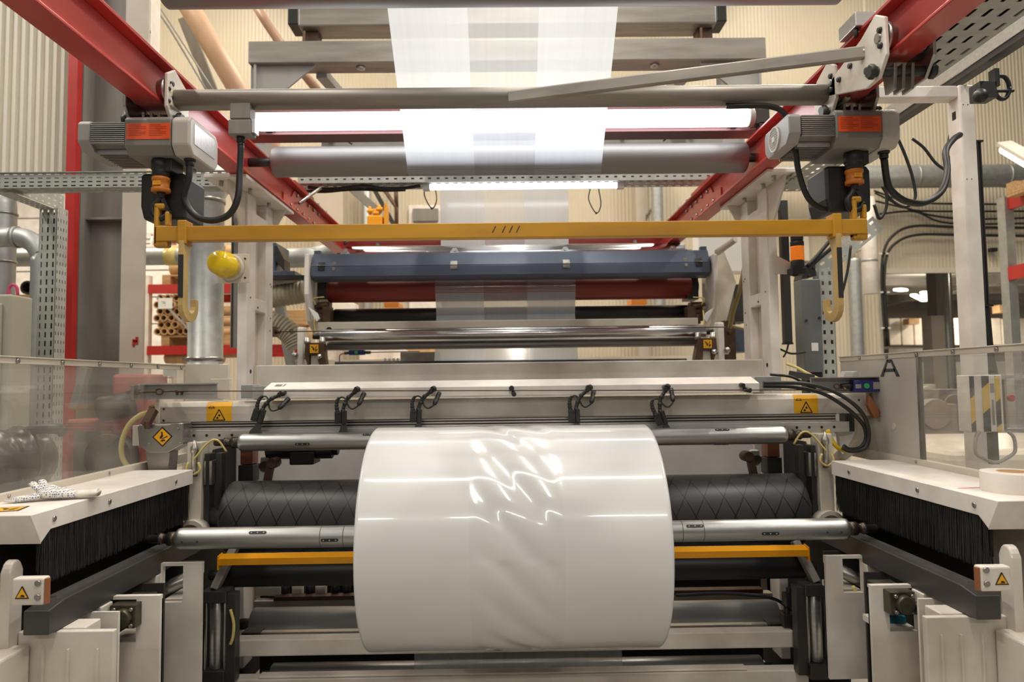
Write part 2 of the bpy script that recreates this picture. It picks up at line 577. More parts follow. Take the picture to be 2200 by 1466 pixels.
# steel building column with a red edge
c = thing('steel_column', 'grey steel building column with red edge and pale flange, left behind the cable trays', 'column', (-2.8, 5.0, 0))
c['kind'] = 'structure'
mb = MB(); mb.box(-3.07, -3.005, 4.86, 4.92, 0, 7.5); mb.build('red_edge_strip', REDB, c, label='red painted column edge')
mb = MB(); mb.box(-3.0, -2.70, 5.06, 5.10, 0, 7.5); mb.box(-3.06, -3.0, 4.925, 5.15, 0, 7.5)
mb.box(-3.0, -2.70, 4.98, 5.06, 2.80, 2.815); mb.box(-3.0, -2.70, 4.98, 5.06, 1.35, 1.36); mb.build('web', COLG, c)
mb = MB(); mb.box(-2.695, -2.53, 4.90, 4.925, 0, 7.5); mb.build('flange', COLP, c, bevel=0.004)
mb = MB(); p = at(290, 735, 4.895)
mb.box(p.x - .018, p.x - .002, 4.894, 4.8985, p.z - .03, p.z + .02); mb.box(p.x + .003, p.x + .02, 4.894, 4.8985, p.z - .015, p.z + .035)
mb.box(p.x - .01, p.x + .015, 4.894, 4.8985, p.z - .002, p.z + .012); mb.build('red_paint_mark', REDB, c, label='red painted mark')


# ================================================================== BACKGROUND, LEFT
def rack_upright(mb, x, y, z0, z1, w=0.09):
    mb.box(x - w / 2, x + w / 2, y - w / 2, y + w / 2, z0, z1)


rk = thing('pallet_rack', 'pallet rack with red beams and white upright behind the vertical duct', 'rack', (-3.4, 8.6, 0))
for x in (-4.375, -2.35):
    for y in (8.55, 9.5):
        mb = MB(); rack_upright(mb, x, y, 0, 2.95 if x < -4 else 2.2); mb.build('upright', WHITE, rk)
for z in (2.78, 2.03, 1.2):
    for y in (8.5, 9.5):
        mb = MB(); mb.box(-4.33, -2.40, y - .02, y + .03, z - .055, z + .055); mb.build('beam', REDB, rk)
mb = MB()
mb.beam((-4.2, 8.46, 2.68), (-3.65, 8.46, 2.10), 0.02, 0.03, (0, 1, 0)); mb.build('brace', GALV, rk)


def pallet(x0, x1, y0, y1, z, label, grp):
    p = thing('wooden_pallet', label, 'pallet', ((x0 + x1) / 2, (y0 + y1) / 2, z), grp)
    m1 = MB()
    n = 5
    for k in range(n):
        yy = y0 + (y1 - y0 - .1) * k / (n - 1)
        m1.box(x0, x1, yy, yy + .1, z + .10, z + .122)
    m1.build('deck_boards', WOOD, p)
    m2 = MB()
    for xx in (x0, (x0 + x1) / 2 - .05, x1 - .1):
        m2.box(xx, xx + .1, y0, y1, z + 0.022, z + .10); m2.box(xx, xx + .1, y0, y1, z, z + .02)
    m2.build('stringers', WOOD, p)
    return p


pallet(-4.18, -3.32, 8.52, 9.45, 2.09, 'wooden pallet under the open ended tubes on the middle rack beam', 'pallets on the left rack')
pallet(-4.18, -3.32, 8.52, 9.45, 2.836, 'wooden pallet under the short brown reels on the top rack beam', 'pallets on the left rack')


def core_tube(p0, p1, r, label, grp, m=KRAFT, ri=0.72):
    mb = MB(); mb.ring(p0, p1, r, r * ri, 22)
    return tag(mb.build('cardboard_tube', m), label, 'tube', grp)


ORD = ('leftmost', 'second', 'third', 'fourth', 'fifth', 'sixth')
ROWN = ('bottom', 'second lowest', 'third lowest', 'fourth lowest', 'fifth lowest', 'top')
q = at(338, 717, 8.53)
base = None
for row in range(6):
    for k in range(5):
        p = Vector((q.x + k * .092 + (.046 if row % 2 else 0), 0, 2.262 + row * .0815))
        lb = '%s cardboard tube in the %s row of the tube stack on the red rack' % (ORD[k], ROWN[row])
        if base is None:
            base = core_tube((p.x, 8.53, p.z), (p.x, 9.3, p.z), .0445, lb, 'open ended tubes on the rack', ri=.70); b0 = p
            continue
        o = base.copy(); COL.objects.link(o); o.location = (p.x - b0.x, random.uniform(-.05, .03), p.z - b0.z); o['label'] = lb
mb = MB(); q = at(355, 652, 8.44); mb.box(q.x - .085, q.x + .085, 8.44, 8.444, q.z - .065, q.z + .065)
s_ = tag(mb.build('paper_notice', PAPER), 'white paper notice hung in front of the open ended tubes', 'notice')
mb = MB()
for k, (w, h) in enumerate(((.09, .012), (.06, .03), (.03, .012))):
    mb.box(q.x - .05 + k * .02, q.x - .05 + k * .02 + w * .6, 8.438, 8.4395, q.z + .02 - k * .022, q.z + .02 - k * .022 + h * .4)
mb.build('print_marks', LGREY, s_)
# short reels on the top level
base = None
for row, z in enumerate((3.03, 3.22)):
    for k in range(5):
        if base is None:
            mb = MB(); mb.lathe([(0, .03), (0, .085), (.02, .092), (.15, .092), (.17, .085), (.17, .03)], (-4.16, 8.62, 3.05), (1, 0, 0), 22)
            base = tag(mb.build('kraft_reel', KRAFT), '', 'reel', 'kraft reels on the top pallet'); o = base
        else:
            o = base.copy(); COL.objects.link(o)
        o.location = (k * .183 + (.05 if row == 0 else 0), 0, z - 3.03)
        o['label'] = '%s short kraft reel in the %s row on the top pallet of the red rack' % (ORD[k], ('lower', 'upper')[row])
# long rolls lying right of the duct
for k in range(5):
    q = at(494, 665 + k * 23, 8.4)
    mb = MB(); mb.cyl((q.x - .28, 8.6, q.z), (q.x + .36, 8.6, q.z), .060, 22)
    o = mb.build('brown_paper_roll', KRAFT)
    tag(o, ['topmost', 'second from top', 'middle', 'second from bottom', 'lowest'][k] + ' brown paper roll of the stack right of the vertical duct', 'roll', 'paper rolls right of the duct')
mb = MB(); q = at(376, 768, 8.4); mb.cyl((q.x - .20, 8.6, q.z), (q.x + .5, 8.6, q.z), .07, 20)
tag(mb.build('brown_paper_roll', KRAFT), 'brown paper roll lying below the lower red rack beam', 'roll')
# shelf of small bottles above
mb = MB(); a, b = at(318, 531, 9.0), at(410, 530, 9.0); mb.box(a.x - .3, b.x + .2, 8.9, 9.3, a.z - .03, a.z)
tag(mb.build('wall_shelf', WHITE), 'white shelf board carrying small bottles behind the column', 'shelf')
for k in range(9):
    x = a.x + .06 + k * .058
    mb = MB(); mb.lathe([(0, .02), (.09, .02), (.115, .009), (.14, .009)], (x, 8.98, a.z), (0, 0, 1), 12)
    o = mb.build('small_bottle', (PAPER, REDB, COPPER)[k % 3])
    tag(o, ('white', 'red', 'brown')[k % 3] + ' small bottle, %s from the left on the shelf behind the column' % ('first', 'second', 'third', 'fourth', 'fifth', 'sixth', 'seventh', 'eighth', 'ninth')[k], 'bottle', 'bottles on the back shelf')
    mb = MB(); mb.cyl((x, 8.98, a.z + .14), (x, 8.98, a.z + .16), .011, 10); mb.build('cap', REDB, o)

# galvanised ducts
d = thing('vertical_duct', 'large galvanised vertical duct standing left of the white machine post', 'duct', (-2.14, 5.0, 0))
q = at(441, 780, 5.0); x = q.x
zt = at(441, 352, 5.0).z
mb = MB(); mb.lathe([(0, .122), (q.z - .10, .122), (q.z - .098, .118), (zt - .25, .118), (zt - .2, .145), (zt, .15)], (x, 5.0, 0), (0, 0, 1), 36); mb.build('pipe', GALV, d)
mb = MB(); mb.lathe([(0, .119), (.0, .128), (.018, .128), (.018, .119)], (x, 5, q.z + .02), (0, 0, 1), 36, caps=False)
mb.lathe([(0, .119), (.0, .125), (.03, .125), (.03, .119)], (x, 5, zt - .29), (0, 0, 1), 36, caps=False)
mb.box(x - .16, x - .11, 4.99, 5.01, q.z + .015, q.z + .04)
mb.build('clamp', STEEL, d)
d = thing('horizontal_duct', 'grey horizontal duct passing behind the column and tray post', 'duct', (-4, 6.4, 2.7))
a, b = at(-20, 556, 6.4), at(470, 550, 6.4)
mb = MB(); mb.cyl((a.x, 6.4, (a.z + b.z) / 2), (b.x, 6.4, (a.z + b.z) / 2), .078, 28); mb.build('pipe', GALV, d)
mb = MB(); q = at(372, 551, 6.4); mb.ring((q.x - .06, 6.4, (a.z + b.z) / 2), (q.x + .05, 6.4, (a.z + b.z) / 2), .082, .079); mb.build('tape_band', HOSE, d)
d = thing('elbow_duct', 'galvanised duct with an elbow turning down behind the perforated tray post', 'duct', (-3.0, 4.6, 2.5))
z = at(20, 510, 4.6).z
a, b = at(-40, 510, 4.6), at(36, 510, 4.6)
mb = MB(); mb.cyl((a.x, 4.6, z), (b.x, 4.6, z), .064, 26); mb.build('pipe', GALV, d)
mb = MB()
ex = b.x
mb.tube([(ex, 4.6, z)] + [(ex + .17 * math.sin(t * PI / 12), 4.6, z - .17 + .17 * math.cos(t * PI / 12)) for t in range(1, 7)] + [(ex + .17, 4.6, z - .6), (ex + .17, 4.6, z - 1.4)], .064, 26, 3)
mb.build('elbow', GALV, d)
mb = MB(); mb.ring((ex - .012, 4.6, z), (ex + .012, 4.6, z), .072, .060); mb.build('collar', GALV, d)
d = thing('branch_duct', 'galvanised vertical duct at the left picture edge above the cabinet', 'duct', (-3.6, 4.9, 2.3))
a, b = at(2, 640, 4.9), at(2, 425, 4.9)
mb = MB(); mb.tube([(a.x, 4.9, 0.4), (a.x, 4.9, 2.0), (a.x, 4.9, b.z - .12), (a.x - .03, 4.9, b.z - .02), (a.x - .12, 4.9, b.z + .05), (a.x - .4, 4.9, b.z + .06)], .082, 26, 5); mb.build('pipe', GALV, d)
mb = MB()
for yy in (462, 565):
    q = at(2, yy, 4.9); mb.ring((a.x, 4.9, q.z), (a.x, 4.9, q.z + .012), .090, .080)
mb.build('clamp', STEEL, d)
# pinkish diagonal pipes up under the roof
d = thing('painted_pipe', 'thick pinkish painted pipe running down at a slant behind the silver cross bar', 'pipe', tuple(at(560, 300, 6.2)))
p0, p1, p2, p3 = at(380, -30, 6.2), at(520, 190, 6.2), at(575, 300, 6.2), at(585, 318, 6.2)
mb = MB(); mb.cyl(p0, p2, .092, 30); mb.build('pipe', DUCTP, d)
mb = MB(); mb.tube([p2, at(580, 312, 6.2), at(566, 330, 6.2), at(530, 345, 6.2), at(490, 352, 6.2)], .09, 26, 5); mb.build('elbow', DUCTP, d)
mb = MB(); dd = (p2 - p0).normalized(); mb.lathe([(0, .092), (0, .104), (.03, .104), (.03, .092)], p2 - dd * .02, dd, 30, caps=False); mb.build('collar', DUCTP, d)
mb = MB(); mb.tube([at(548, 10, 7.6), at(600, 90, 7.6), at(690, 205, 7.6)], .05, 18, 2)
tag(mb.build('painted_pipe', mat('brownish_pipe_paint', (0.36, 0.22, 0.15), 0.5)), 'thinner brownish pipe slanting behind the grey overhead frame', 'pipe')
mb = MB(); mb.beam(at(395, 40, 6.6), at(470, 230, 6.6), .10, .05, (0, 1, 0))
tag(mb.build('steel_brace', COLG), 'grey slanting steel brace behind the thick pinkish pipe', 'brace')
d = thing('roof_cable', 'pair of thin grey cables slanting behind the red beam at upper left', 'cable', tuple(at(350, 60, 5)))
mb = MB(); mb.tube([at(312, -5, 5.4), at(360, 55, 5.4), at(450, 205, 5.4)], .008, 8, 5); mb.tube([at(330, -5, 5.4), at(372, 60, 5.4), at(462, 200, 5.4)], .007, 8, 5); mb.build('strands', LGREY, d)
mb = MB(); q = at(297, 80, 5.2); mb.box(q.x - .12, q.x + .12, 5.15, 5.3, q.z - .5, q.z + .5)
bx = tag(mb.build('wall_unit', WHITE, bevel=.01), 'white unit with a round dial behind the left red beam', 'unit')
mb = MB(); q = at(277, 12, 5.14); mb.cyl((q.x, 5.15, q.z), (q.x, 5.135, q.z), .06, 26); mb.build('dial', COLP, bx)
mb = MB()
for pp in ((283, 38), (311, 62)):
    q = at(pp[0], pp[1], 5.1); mb.cyl((q.x, 5.15, q.z), (q.x, 5.09, q.z), .022, 12); mb.cyl((q.x, 5.12, q.z - .01), (q.x, 5.12, q.z - .06), .014, 10)
mb.build('fitting', BLACK, bx)

# grey cabinet at the left edge
c = thing('grey_cabinet', 'beige grey metal cabinet at the left edge in front of the ducts', 'cabinet', (-2.8, 3.8, 0))
zt = at(20, 634, 3.72).z
mb = MB(); mb.box(-3.3, -2.60, 3.69, 3.86, 0, zt); mb.build('body', CABIN, c, bevel=.01)
mb = MB(); mb.box(-3.25, -2.64, 3.675, 3.69, 0.1, zt - .05); mb.build('door', CABIN, c, bevel=.006)
mb = MB(); q = at(-8, 690, 3.67); mb.box(q.x - .06, q.x + .01, 3.67, 3.676, q.z - .12, q.z + .06); mb.build('window', GALV, c)
mb = MB(); q = at(28, 630, 3.76); mb.tube([q + Vector((-.025, 0, -.01)), q + Vector((-.02, 0, .03)), q + Vector((0, 0, .045)), q + Vector((.02, 0, .03)), q + Vector((.025, 0, -.01))], .008, 8, 5); mb.build('lifting_eye', PINK, c, label='pink lifting eye')


# ------------------------------------------------------------------ perforated cable trays
def slots(mb, n, m, L, H, o, u, v, sl=0.55, sh=0.16):
    """plate L x H from o along u, v with n x m slots punched through"""
    o, u, v = Vector(o), Vector(u).normalized(), Vector(v).normalized()
    us = [0]
    for k in range(n):
        c = L * (k + .5) / n
        us += [c - L / n * sl / 2, c + L / n * sl / 2]
    us.append(L)
    vs = [0]
    for k in range(m):
        c = H * (k + .5) / m
        vs += [c - H / m * sh, c + H / m * sh]
    vs.append(H)
    mb.grid(us, vs, lambda a, b: o + u * a + v * b, lambda i, j: i % 2 == 1 and j % 2 == 1)


t = thing('cable_tray', 'horizontal perforated cable tray crossing the column at left', 'cable tray', (-2, 3.6, 2.6))
a, b = at(-30, 372, 3.6), at(490, 367, 3.6)
zt, zb = (a.z + b.z) / 2, (at(-30, 405, 3.6).z + at(490, 400, 3.6).z) / 2
L = b.x - a.x
mb = MB(); slots(mb, 29, 4, L, zt - zb, (a.x, 3.6, zb), (1, 0, 0), (0, 0, 1)); mb.build('side_wall', TRAYM, t, solid=.002)
mb = MB(); slots(mb, 29, 3, L, .10, (a.x, 3.6, zb), (1, 0, 0), (0, 1, 0)); mb.build('tray_floor', TRAYM, t, solid=.002)
mb = MB(); mb.box(a.x, b.x, 3.70, 3.703, zb, zt); mb.box(a.x, b.x, 3.588, 3.6, zt - .003, zt); mb.build('rear_wall', TRAYM, t)
mb = MB()
for k in range(4): mb.cyl((a.x, 3.622 + .018 * (k % 2), zb + .016 + k * .0165), (b.x, 3.622 + .018 * (k % 2), zb + .016 + k * .0165), .0105, 10)
mb.build('cables', RUBBER, t)  # cables added as dark filling so the tray slots look black
t = thing('tray_post', 'upright perforated cable tray post beside the grey cabinet', 'cable tray', (-2.6, 4.0, 0))
zb2 = zb - .004
mb = MB(); slots(mb, 40, 3, 2.0, .10, (-2.645, 3.96, zb2 - 2.0 - .01), (0, 0, 1), (1, 0, 0), .62, .14); mb.build('front_wall', TRAYM, t, solid=.002)
mb = MB()
for k in range(4): mb.cyl((-2.632 + k * .024, 3.985, zb2 - 2.0), (-2.632 + k * .024, 3.985, zb2 - .03), .0125, 10)
mb.cyl((-2.565, 4.01, zb2 - 2.0), (-2.565, 4.01, zb2 - .03), .012, 10); mb.cyl((-2.565, 4.04, zb2 - 2.0), (-2.565, 4.04, zb2 - .03), .012, 10)
mb.build('cables', RUBBER, t)  # dark filling added behind the post walls to blacken their slots
mb = MB(); slots(mb, 40, 4, 2.0, .10, (-2.545, 3.96, zb2 - 2.0), (0, 0, 1), (0, 1, 0), .4, .14); mb.build('side_wall', TRAYM, t, solid=.002)
mb = MB(); slots(mb, 8, 3, .42, .09, (-2.56, 3.62, zb2 - .01), (0, 1, 0), (0, 0, 1), .4, .14); mb.build('arm_wall', TRAYM, t, solid=.002)
mb = MB(); slots(mb, 8, 3, .34, .09, (-2.645, 3.62, zb2 - .015), (0, 1, 0), (1, 0, 0), .4, .14); mb.build('arm_floor', TRAYM, t, solid=.002)

# things hung or piled far behind, left of the machine
mb = MB(); a = at(58, 618, 7.0); mb.ring((a.x, 7.0, a.z), (a.x, 7.8, a.z), .07, .05, 22); tag(mb.build('black_tube', BLACK), 'dark tube end lying on a wooden pallet behind the cabinet', 'tube')
pallet(a.x - .12, a.x + .28, 6.95, 7.9, a.z - .2, 'small wooden pallet behind the grey cabinet', None)
mb = MB(); q = at(120, 690, 6.5); mb.box(q.x - .05, q.x + .22, 6.5, 6.9, 0, q.z + .08); tag(mb.build('cardboard_box', KRAFT, bevel=.01), 'tall brown carton standing between tray post and red column edge', 'box')
# behind the left guard glass
b_ = thing('black_bag', 'black shiny sack lying behind the left clear guard', 'bag', tuple(at(70, 1010, 3.0)))
q0, q1 = at(-60, 1010, 2.75), at(95, 985, 3.0)
mb = MB()
mb.tube([q0, (q0 + q1) / 2 + Vector((0, 0, .01)), q1], lambda s: .10 + .035 * math.sin(s * PI) + .008 * math.sin(s * 23), 24, 10); mb.build('body', mat('black_sack', (0.012, 0.012, 0.012), 0.25, var=.3, bump=.4, scale=14), b_)
mb = MB(); q = at(98, 925, 2.9); mb.tube([q + Vector((-.09, 0, -.01)), q + Vector((-.03, 0, .006)), q + Vector((.05, 0, .005)), q + Vector((.075, 0, -.012))], .022, 14, 6); mb.build('neck', BLACK, b_)
r_ = thing('pallet_truck', 'red machine with grey parts blurred behind the left guard', 'machine', tuple(at(240, 930, 4.6)))
mb = MB(); a, b = at(140, 912, 4.6), at(330, 870, 4.6); mb.box(a.x, b.x, 4.6, 4.8, a.z - .05, a.z + .03); mb.box(b.x - .22, b.x, 4.5, 4.8, 0.1, b.z + .2); mb.build('body', mat('faded_red_paint', (0.40, 0.10, 0.08), .5), r_, bevel=.02)
mb = MB(); q = at(230, 985, 4.4); mb.cyl((q.x, 4.4, q.z), (q.x, 4.6, q.z), .15, 26); mb.cyl((q.x - .1, 4.5, q.z + .3), (q.x + .12, 4.5, q.z + .34), .08, 20); mb.build('wheel', DARK, r_)
mb = MB(); q = at(175, 850, 4.5); mb.beam(at(160, 880, 4.5), at(185, 790, 4.5), .05, .05, (0, 1, 0)); mb.build('handle', COLG, r_)

# ================================================================== BACKGROUND, CENTRE
w = thing('grey_shutter', 'grey roller shutter with white frame on the back wall left of the film', 'shutter', tuple(at(912, 470, 10.9)))
a, b = at(878, 440, 10.9), at(948, 520, 10.9)
mb = MB(); mb.box(a.x, b.x, 10.93, 10.99, b.z - 1.5, a.z); mb.build('frame', WHITE, w)
mb = MB(); a2, b2 = at(886, 448, 10.85), at(941, 474, 10.85); mb.box(a2.x, b2.x, 10.86, 10.92, b2.z, a2.z); mb.build('box', COLG, w)
u = thing('yellow_hoist', 'yellow electric hoist hanging from a grey girder far behind the spreader bar', 'hoist', tuple(at(808, 470, 9.0)))
q = at(808, 474, 9.0)
mb = MB(); mb.box(q.x - .10, q.x + .10, 8.9, 9.2, q.z - .12, q.z + .05); mb.build('body', YELB, u, bevel=.02)
mb = MB()
for dx, dz in ((-.07, .11), (.05, .13), (.0, .08)):
    mb.cyl((q.x + dx, 8.95, q.z + dz - .04), (q.x + dx, 8.95, q.z + dz + .06), .022, 12); mb.cyl((q.x + dx - .03, 8.93, q.z + dz), (q.x + dx + .05, 8.93, q.z + dz), .025, 12)
mb.build('trolley', YELB, u)
mb = MB(); mb.box(q.x + .12, q.x + .15, 8.9, 9.1, q.z - .1, q.z + .2); mb.build('plate', YELB, u)
mb = MB(); mb.beam(at(800, 400, 9.6), at(850, 490, 9.6), .06, .08, (0, 1, 0)); tag(mb.build('dark_girder', DARK), 'thin dark slanting girder right of the yellow hoist girder', 'girder')
mb = MB(); p0, p1 = at(745, 395, 9.0), at(815, 458, 9.0); mb.beam(p0, p1, .10, .12, (0, 1, 0))
tag(mb.build('roof_girder', COLG), 'grey slanting girder carrying the yellow hoist', 'girder')
mb = MB(); mb.tube([at(820, 400, 10.3), at(852, 446, 10.3), at(852, 500, 10.3)], .03, 10, 1); mb.tube([at(852, 446, 10.3), at(850, 395, 10.3)], .03, 10, 1)
tag(mb.build('brown_pipe_frame', BROWN), 'thin brown forked pipe on the back wall beside the shutter', 'pipe')
mb = MB(); a = at(788, 470, 10.6); mb.cyl((a.x, 10.6, 0), (a.x, 10.6, a.z + 1.4), .07, 20); tag(mb.build('spiral_duct', GALV), 'bright vertical duct on the back wall left of the yellow hoist', 'duct')
mb = MB(); a = at(715, 440, 10.2); mb.box(a.x - .25, a.x + .15, 10.2, 10.5, 0, a.z + .8); tag(mb.build('building_column', COLP), 'pale building column far behind the left red beam end', 'column', kind='structure')
d = thing('spiral_duct', 'spiral duct hanging on the back wall right of the film', 'duct', tuple(at(1412, 440, 10.4)))
a = at(1412, 440, 10.4)
mb = MB(); mb.lathe([(i * .05, .085 + (.004 if i % 2 else 0)) for i in range(60)], (a.x, 10.4, a.z - 2.0), (0, 0, 1), 24); mb.build('pipe', GALV, d)
mb = MB(); mb.box(a.x - .02, a.x + .02, 10.48, 10.99, a.z, a.z + .03); mb.build('bracket', STEEL, d)
mb = MB(); a = at(1378, 440, 10.6); mb.box(a.x - .08, a.x + .06, 10.6, 10.95, 0, a.z + 1.2); tag(mb.build('building_column', COLP), 'pale wall column beside the hanging spiral duct', 'column', kind='structure')
d = thing('loop_cable', 'thin black cable loop hanging from the small light tube, right of the film', 'cable', tuple(at(1282, 430, 4.6)))
mb = MB(); mb.tube([at(1268, 405, 4.6), at(1265, 430, 4.6), at(1281, 458, 4.6), at(1291, 440, 4.6), at(1286, 405, 4.6)], .004, 8, 6); mb.build('wire', RUBBER, d)
mb = MB(); mb.ball(at(1281, 458, 4.6), .008); mb.build('tie', BLACK, d)
dup(d, at(929, 420, 4.6) - at(1282, 430, 4.6), 'thin black cable loop hanging from the small light tube, left of the film')

# low things seen under the coating unit
for k, (x0, x1, y0, y1, Y, m_, nm, lb) in enumerate((
        (825, 857, 649, 661, 7.5, ORANGE, 'orange_crate', 'small orange crate seen under the red roller, left of the film'),
        (1357, 1390, 641, 655, 7.5, ORANGE, 'orange_crate', 'small orange crate seen under the red roller, right of the film'),
        (772, 868, 750, 790, 7.8, WHITE, 'white_carton', 'white carton seen under the chrome roller'),
        (868, 945, 748, 762, 8.2, KRAFT, 'brown_carton', 'brown carton on the bench under the chrome roller'),
        (690, 760, 650, 672, 8.6, WHITE, 'white_carton', 'white carton seen behind the left end of the red roller'),
        (585, 665, 665, 700, 8.2, WOOD, 'wooden_crate', 'wooden crate behind the ribbed hose left of the red roller'))):
    a, b = at(x0, y1, Y), at(x1, y0, Y)
    mb = MB(); mb.box(a.x, b.x, Y, Y + .3, a.z, b.z); o = mb.build(nm, m_, bevel=.008); tag(o, lb, 'crate' if 'crate' in nm else 'box')
mb = MB(); a, b = at(640, 776, 7.6), at(1500, 768, 7.6); mb.box(a.x, b.x, 7.4, 8.7, 0, a.z)
tag(mb.build('work_bench', CREAM), 'long cream bench carrying cartons behind the chrome roller', 'bench')
for k, (x0, y0) in enumerate(((590, 700), (625, 705), (660, 712))):
    q = at(x0, y0, 8.3); mb = MB()
    mb.lathe([(0, .02), (.02, .07), (.3, .085), (.36, .05), (.38, .02)], (q.x - .16, 8.3, q.z), (1, 0, -.05), 16)
    o = mb.build('paper_sack', mat('sack_cloth_%d' % k, (0.70, 0.50, 0.30), 0.8, bump=.5)); tag(o, ('leftmost', 'middle', 'rightmost')[k] + ' light brown sack heaped behind the ribbed hoses', 'sack', 'sacks behind the hoses')

# ================================================================== BACKGROUND, RIGHT
d = thing('wall_duct', 'long grey round duct running along the right back wall', 'duct', tuple(at(1950, 380, 10.5)))
a, b = at(1560, 388, 10.5), at(2260, 372, 10.5); zz = (a.z + b.z) / 2
mb = MB(); mb.cyl((a.x, 10.5, zz), (b.x, 10.5, zz), .175, 36); mb.build('pipe', GALV, d)
mb = MB()
for xx in (a.x + 1.2, a.x + 2.9, a.x + 4.3): mb.ring((xx, 10.5, zz), (xx + .03, 10.5, zz), .183, .17)
mb.build('joint_ring', GALV, d)
d = thing('white_duct', 'white round duct drop on the wall right of the amber beacon', 'duct', tuple(at(1868, 560, 10.3)))
a = at(1868, 560, 10.3)
mb = MB(); mb.cyl((a.x, 10.3, at(1868, 632, 10.3).z), (a.x, 10.3, a.z + .95), .11, 26); mb.box(a.x - .03, a.x + .03, 10.38, 10.99, a.z + .2, a.z + .24); mb.build('pipe', WHITE, d)
mb = MB(); mb.ring((a.x, 10.3, a.z - .02), (a.x, 10.3, a.z + .01), .116, .109); mb.build('joint_ring', GALV, d)
d = thing('spiral_duct', 'spiral duct standing upright right of the grey cable trunk', 'duct', tuple(at(1838, 640, 9.8)))
a = at(1838, 640, 9.8)
mb = MB(); mb.lathe([(i * .04, .085 + (.004 if i % 2 else 0)) for i in range(78)], (a.x, 9.8, 0.2), (0, 0, 1), 22); mb.build('pipe', GALV, d)
mb = MB(); a1, b1 = at(1690, 468, 10.9), at(1742, 560, 10.9); mb.box(a1.x, b1.x, 10.93, 10.99, b1.z, a1.z); tag(mb.build('wall_panel', CREAM, bevel=.01), 'flat cream service panel on the wall behind the amber beacon', 'panel')
# cables on the wall
CABS = [([(1878, 410), (1935, 430), (1985, 437), (2240, 440)], 'highest'), ([(1880, 432), (1945, 447), (2000, 454), (2240, 454)], 'second'),
        ([(1880, 415), (1960, 452), (2060, 470), (2240, 468)], 'third'), ([(1890, 460), (1965, 455), (2040, 480), (2240, 480)], 'fourth')]
for k, (ps, w_) in enumerate(CABS):
    mb = MB(); mb.tube([at(x, y, 10.85) for x, y in ps], .016, 8, 6)
    tag(mb.build('wall_cable', RUBBER), w_ + ' of the cables fanning out along the right wall above the opening', 'cable', 'cables on the right wall')
for k, ps in enumerate(([(2240, 490), (2060, 488), (1965, 486), (1920, 505), (1898, 545), (1895, 620), (1903, 745)],
                        [(2240, 508), (2060, 505), (1970, 505), (1925, 522), (1904, 555), (1900, 630), (1909, 745)])):
    mb = MB(); mb.tube([at(x, y, 10.8) for x, y in ps], .022, 8, 6)
    o = tag(mb.build('wall_cable', RUBBER), ('outer' if k == 0 else 'inner') + ' black cable bending down beside the opening in the right wall', 'cable', 'bent cables beside the opening')
    mb = MB()
    for yy in (545, 628, 705): 
        q = at(1896 + k * 6 + (yy - 545) * .03, yy, 10.76); mb.box(q.x - .05, q.x + .05, 10.755, 10.775, q.z - .012, q.z + .012)
    mb.build('clip', WHITE, o)
# far hall
for k, (x0, y0, x1, y1, Y0, Y1, w_, s_) in enumerate(((1990, 628, 2005, 646, 15.5, 16.5, .26, 'brightest lamp tube of the far hall through the opening'),
                                                      (1962, 634, 1986, 646, 16.5, 17.5, .14, 'thin yellowish lamp tube of the far hall'),
                                                      (1928, 622, 1942, 624, 16.5, 16.8, .2, 'small lamp far left in the far hall'))):
    mb = MB(); mb.beam(at(x0, y0, Y0), at(x1, y1, Y1), w_, .05); tag(mb.build('hall_lamp', TUBEW, bevel=.02), s_, 'lamp')
mb = MB(); p0 = at(2030, 800, 13.5); mb.box(p0.x - .16, p0.x + .16, 13.4, 13.7, 0, 4.1); tag(mb.build('dark_column', COLG), 'dark steel column standing in the far hall', 'column', kind='structure')
mb = MB(); p0 = at(2040, 800, 13.0); mb.cyl((p0.x, 13.0, 0), (p0.x, 13.0, 3.6), .07, 16); tag(mb.build('far_pipe', GALV), 'silver vertical pipe in front of the dark far column', 'pipe')
mb = MB(); p0 = at(2015, 690, 12.6); mb.box(p0.x - .12, p0.x + .12, 12.6, 12.9, 0, p0.z + .1); tag(mb.build('pale_post', COLP), 'pale post just inside the opening of the far hall', 'post', kind='structure')
for k in range(11):
    x = 1912 + k * 27
    if 2010 < x < 2040: continue
    a, b = at(x, 742, 20), at(x + 22, 684, 20)
    mb = MB(); mb.box(a.x, b.x, 20, 20.8, a.z, b.z)
    tag(mb.build('white_container', WRAP, bevel=.02), 'pale upright container, number %s from the left in the row beyond the far opening' % ('one', 'two', 'three', 'four', 'five', 'six', 'seven', 'eight', 'nine', 'ten', 'eleven')[k], 'container', 'containers in the far hall')
mb = MB(); a, b = at(1905, 750, 19.9), at(2230, 742, 19.9); mb.box(a.x, b.x, 19.8, 20.9, a.z - .15, a.z); mb.box(a.x, b.x, 19.9, 20.8, 0, a.z - .4); tag(mb.build('low_platform', COLG), 'low grey platform under the far row of containers', 'platform')
for k, (x0, x1, y0, y1) in enumerate(((1953, 1975, 684, 697), (2148, 2172, 655, 672))):
    a, b = at(x0, y1, 19.6), at(x1, y0, 19.6); mb = MB(); mb.box(a.x, b.x, 19.6, 19.9, a.z, b.z); tag(mb.build('brown_carton', KRAFT), ('brown carton among the containers at left' if k == 0 else 'brown carton high among the containers behind the black rail') , 'box')

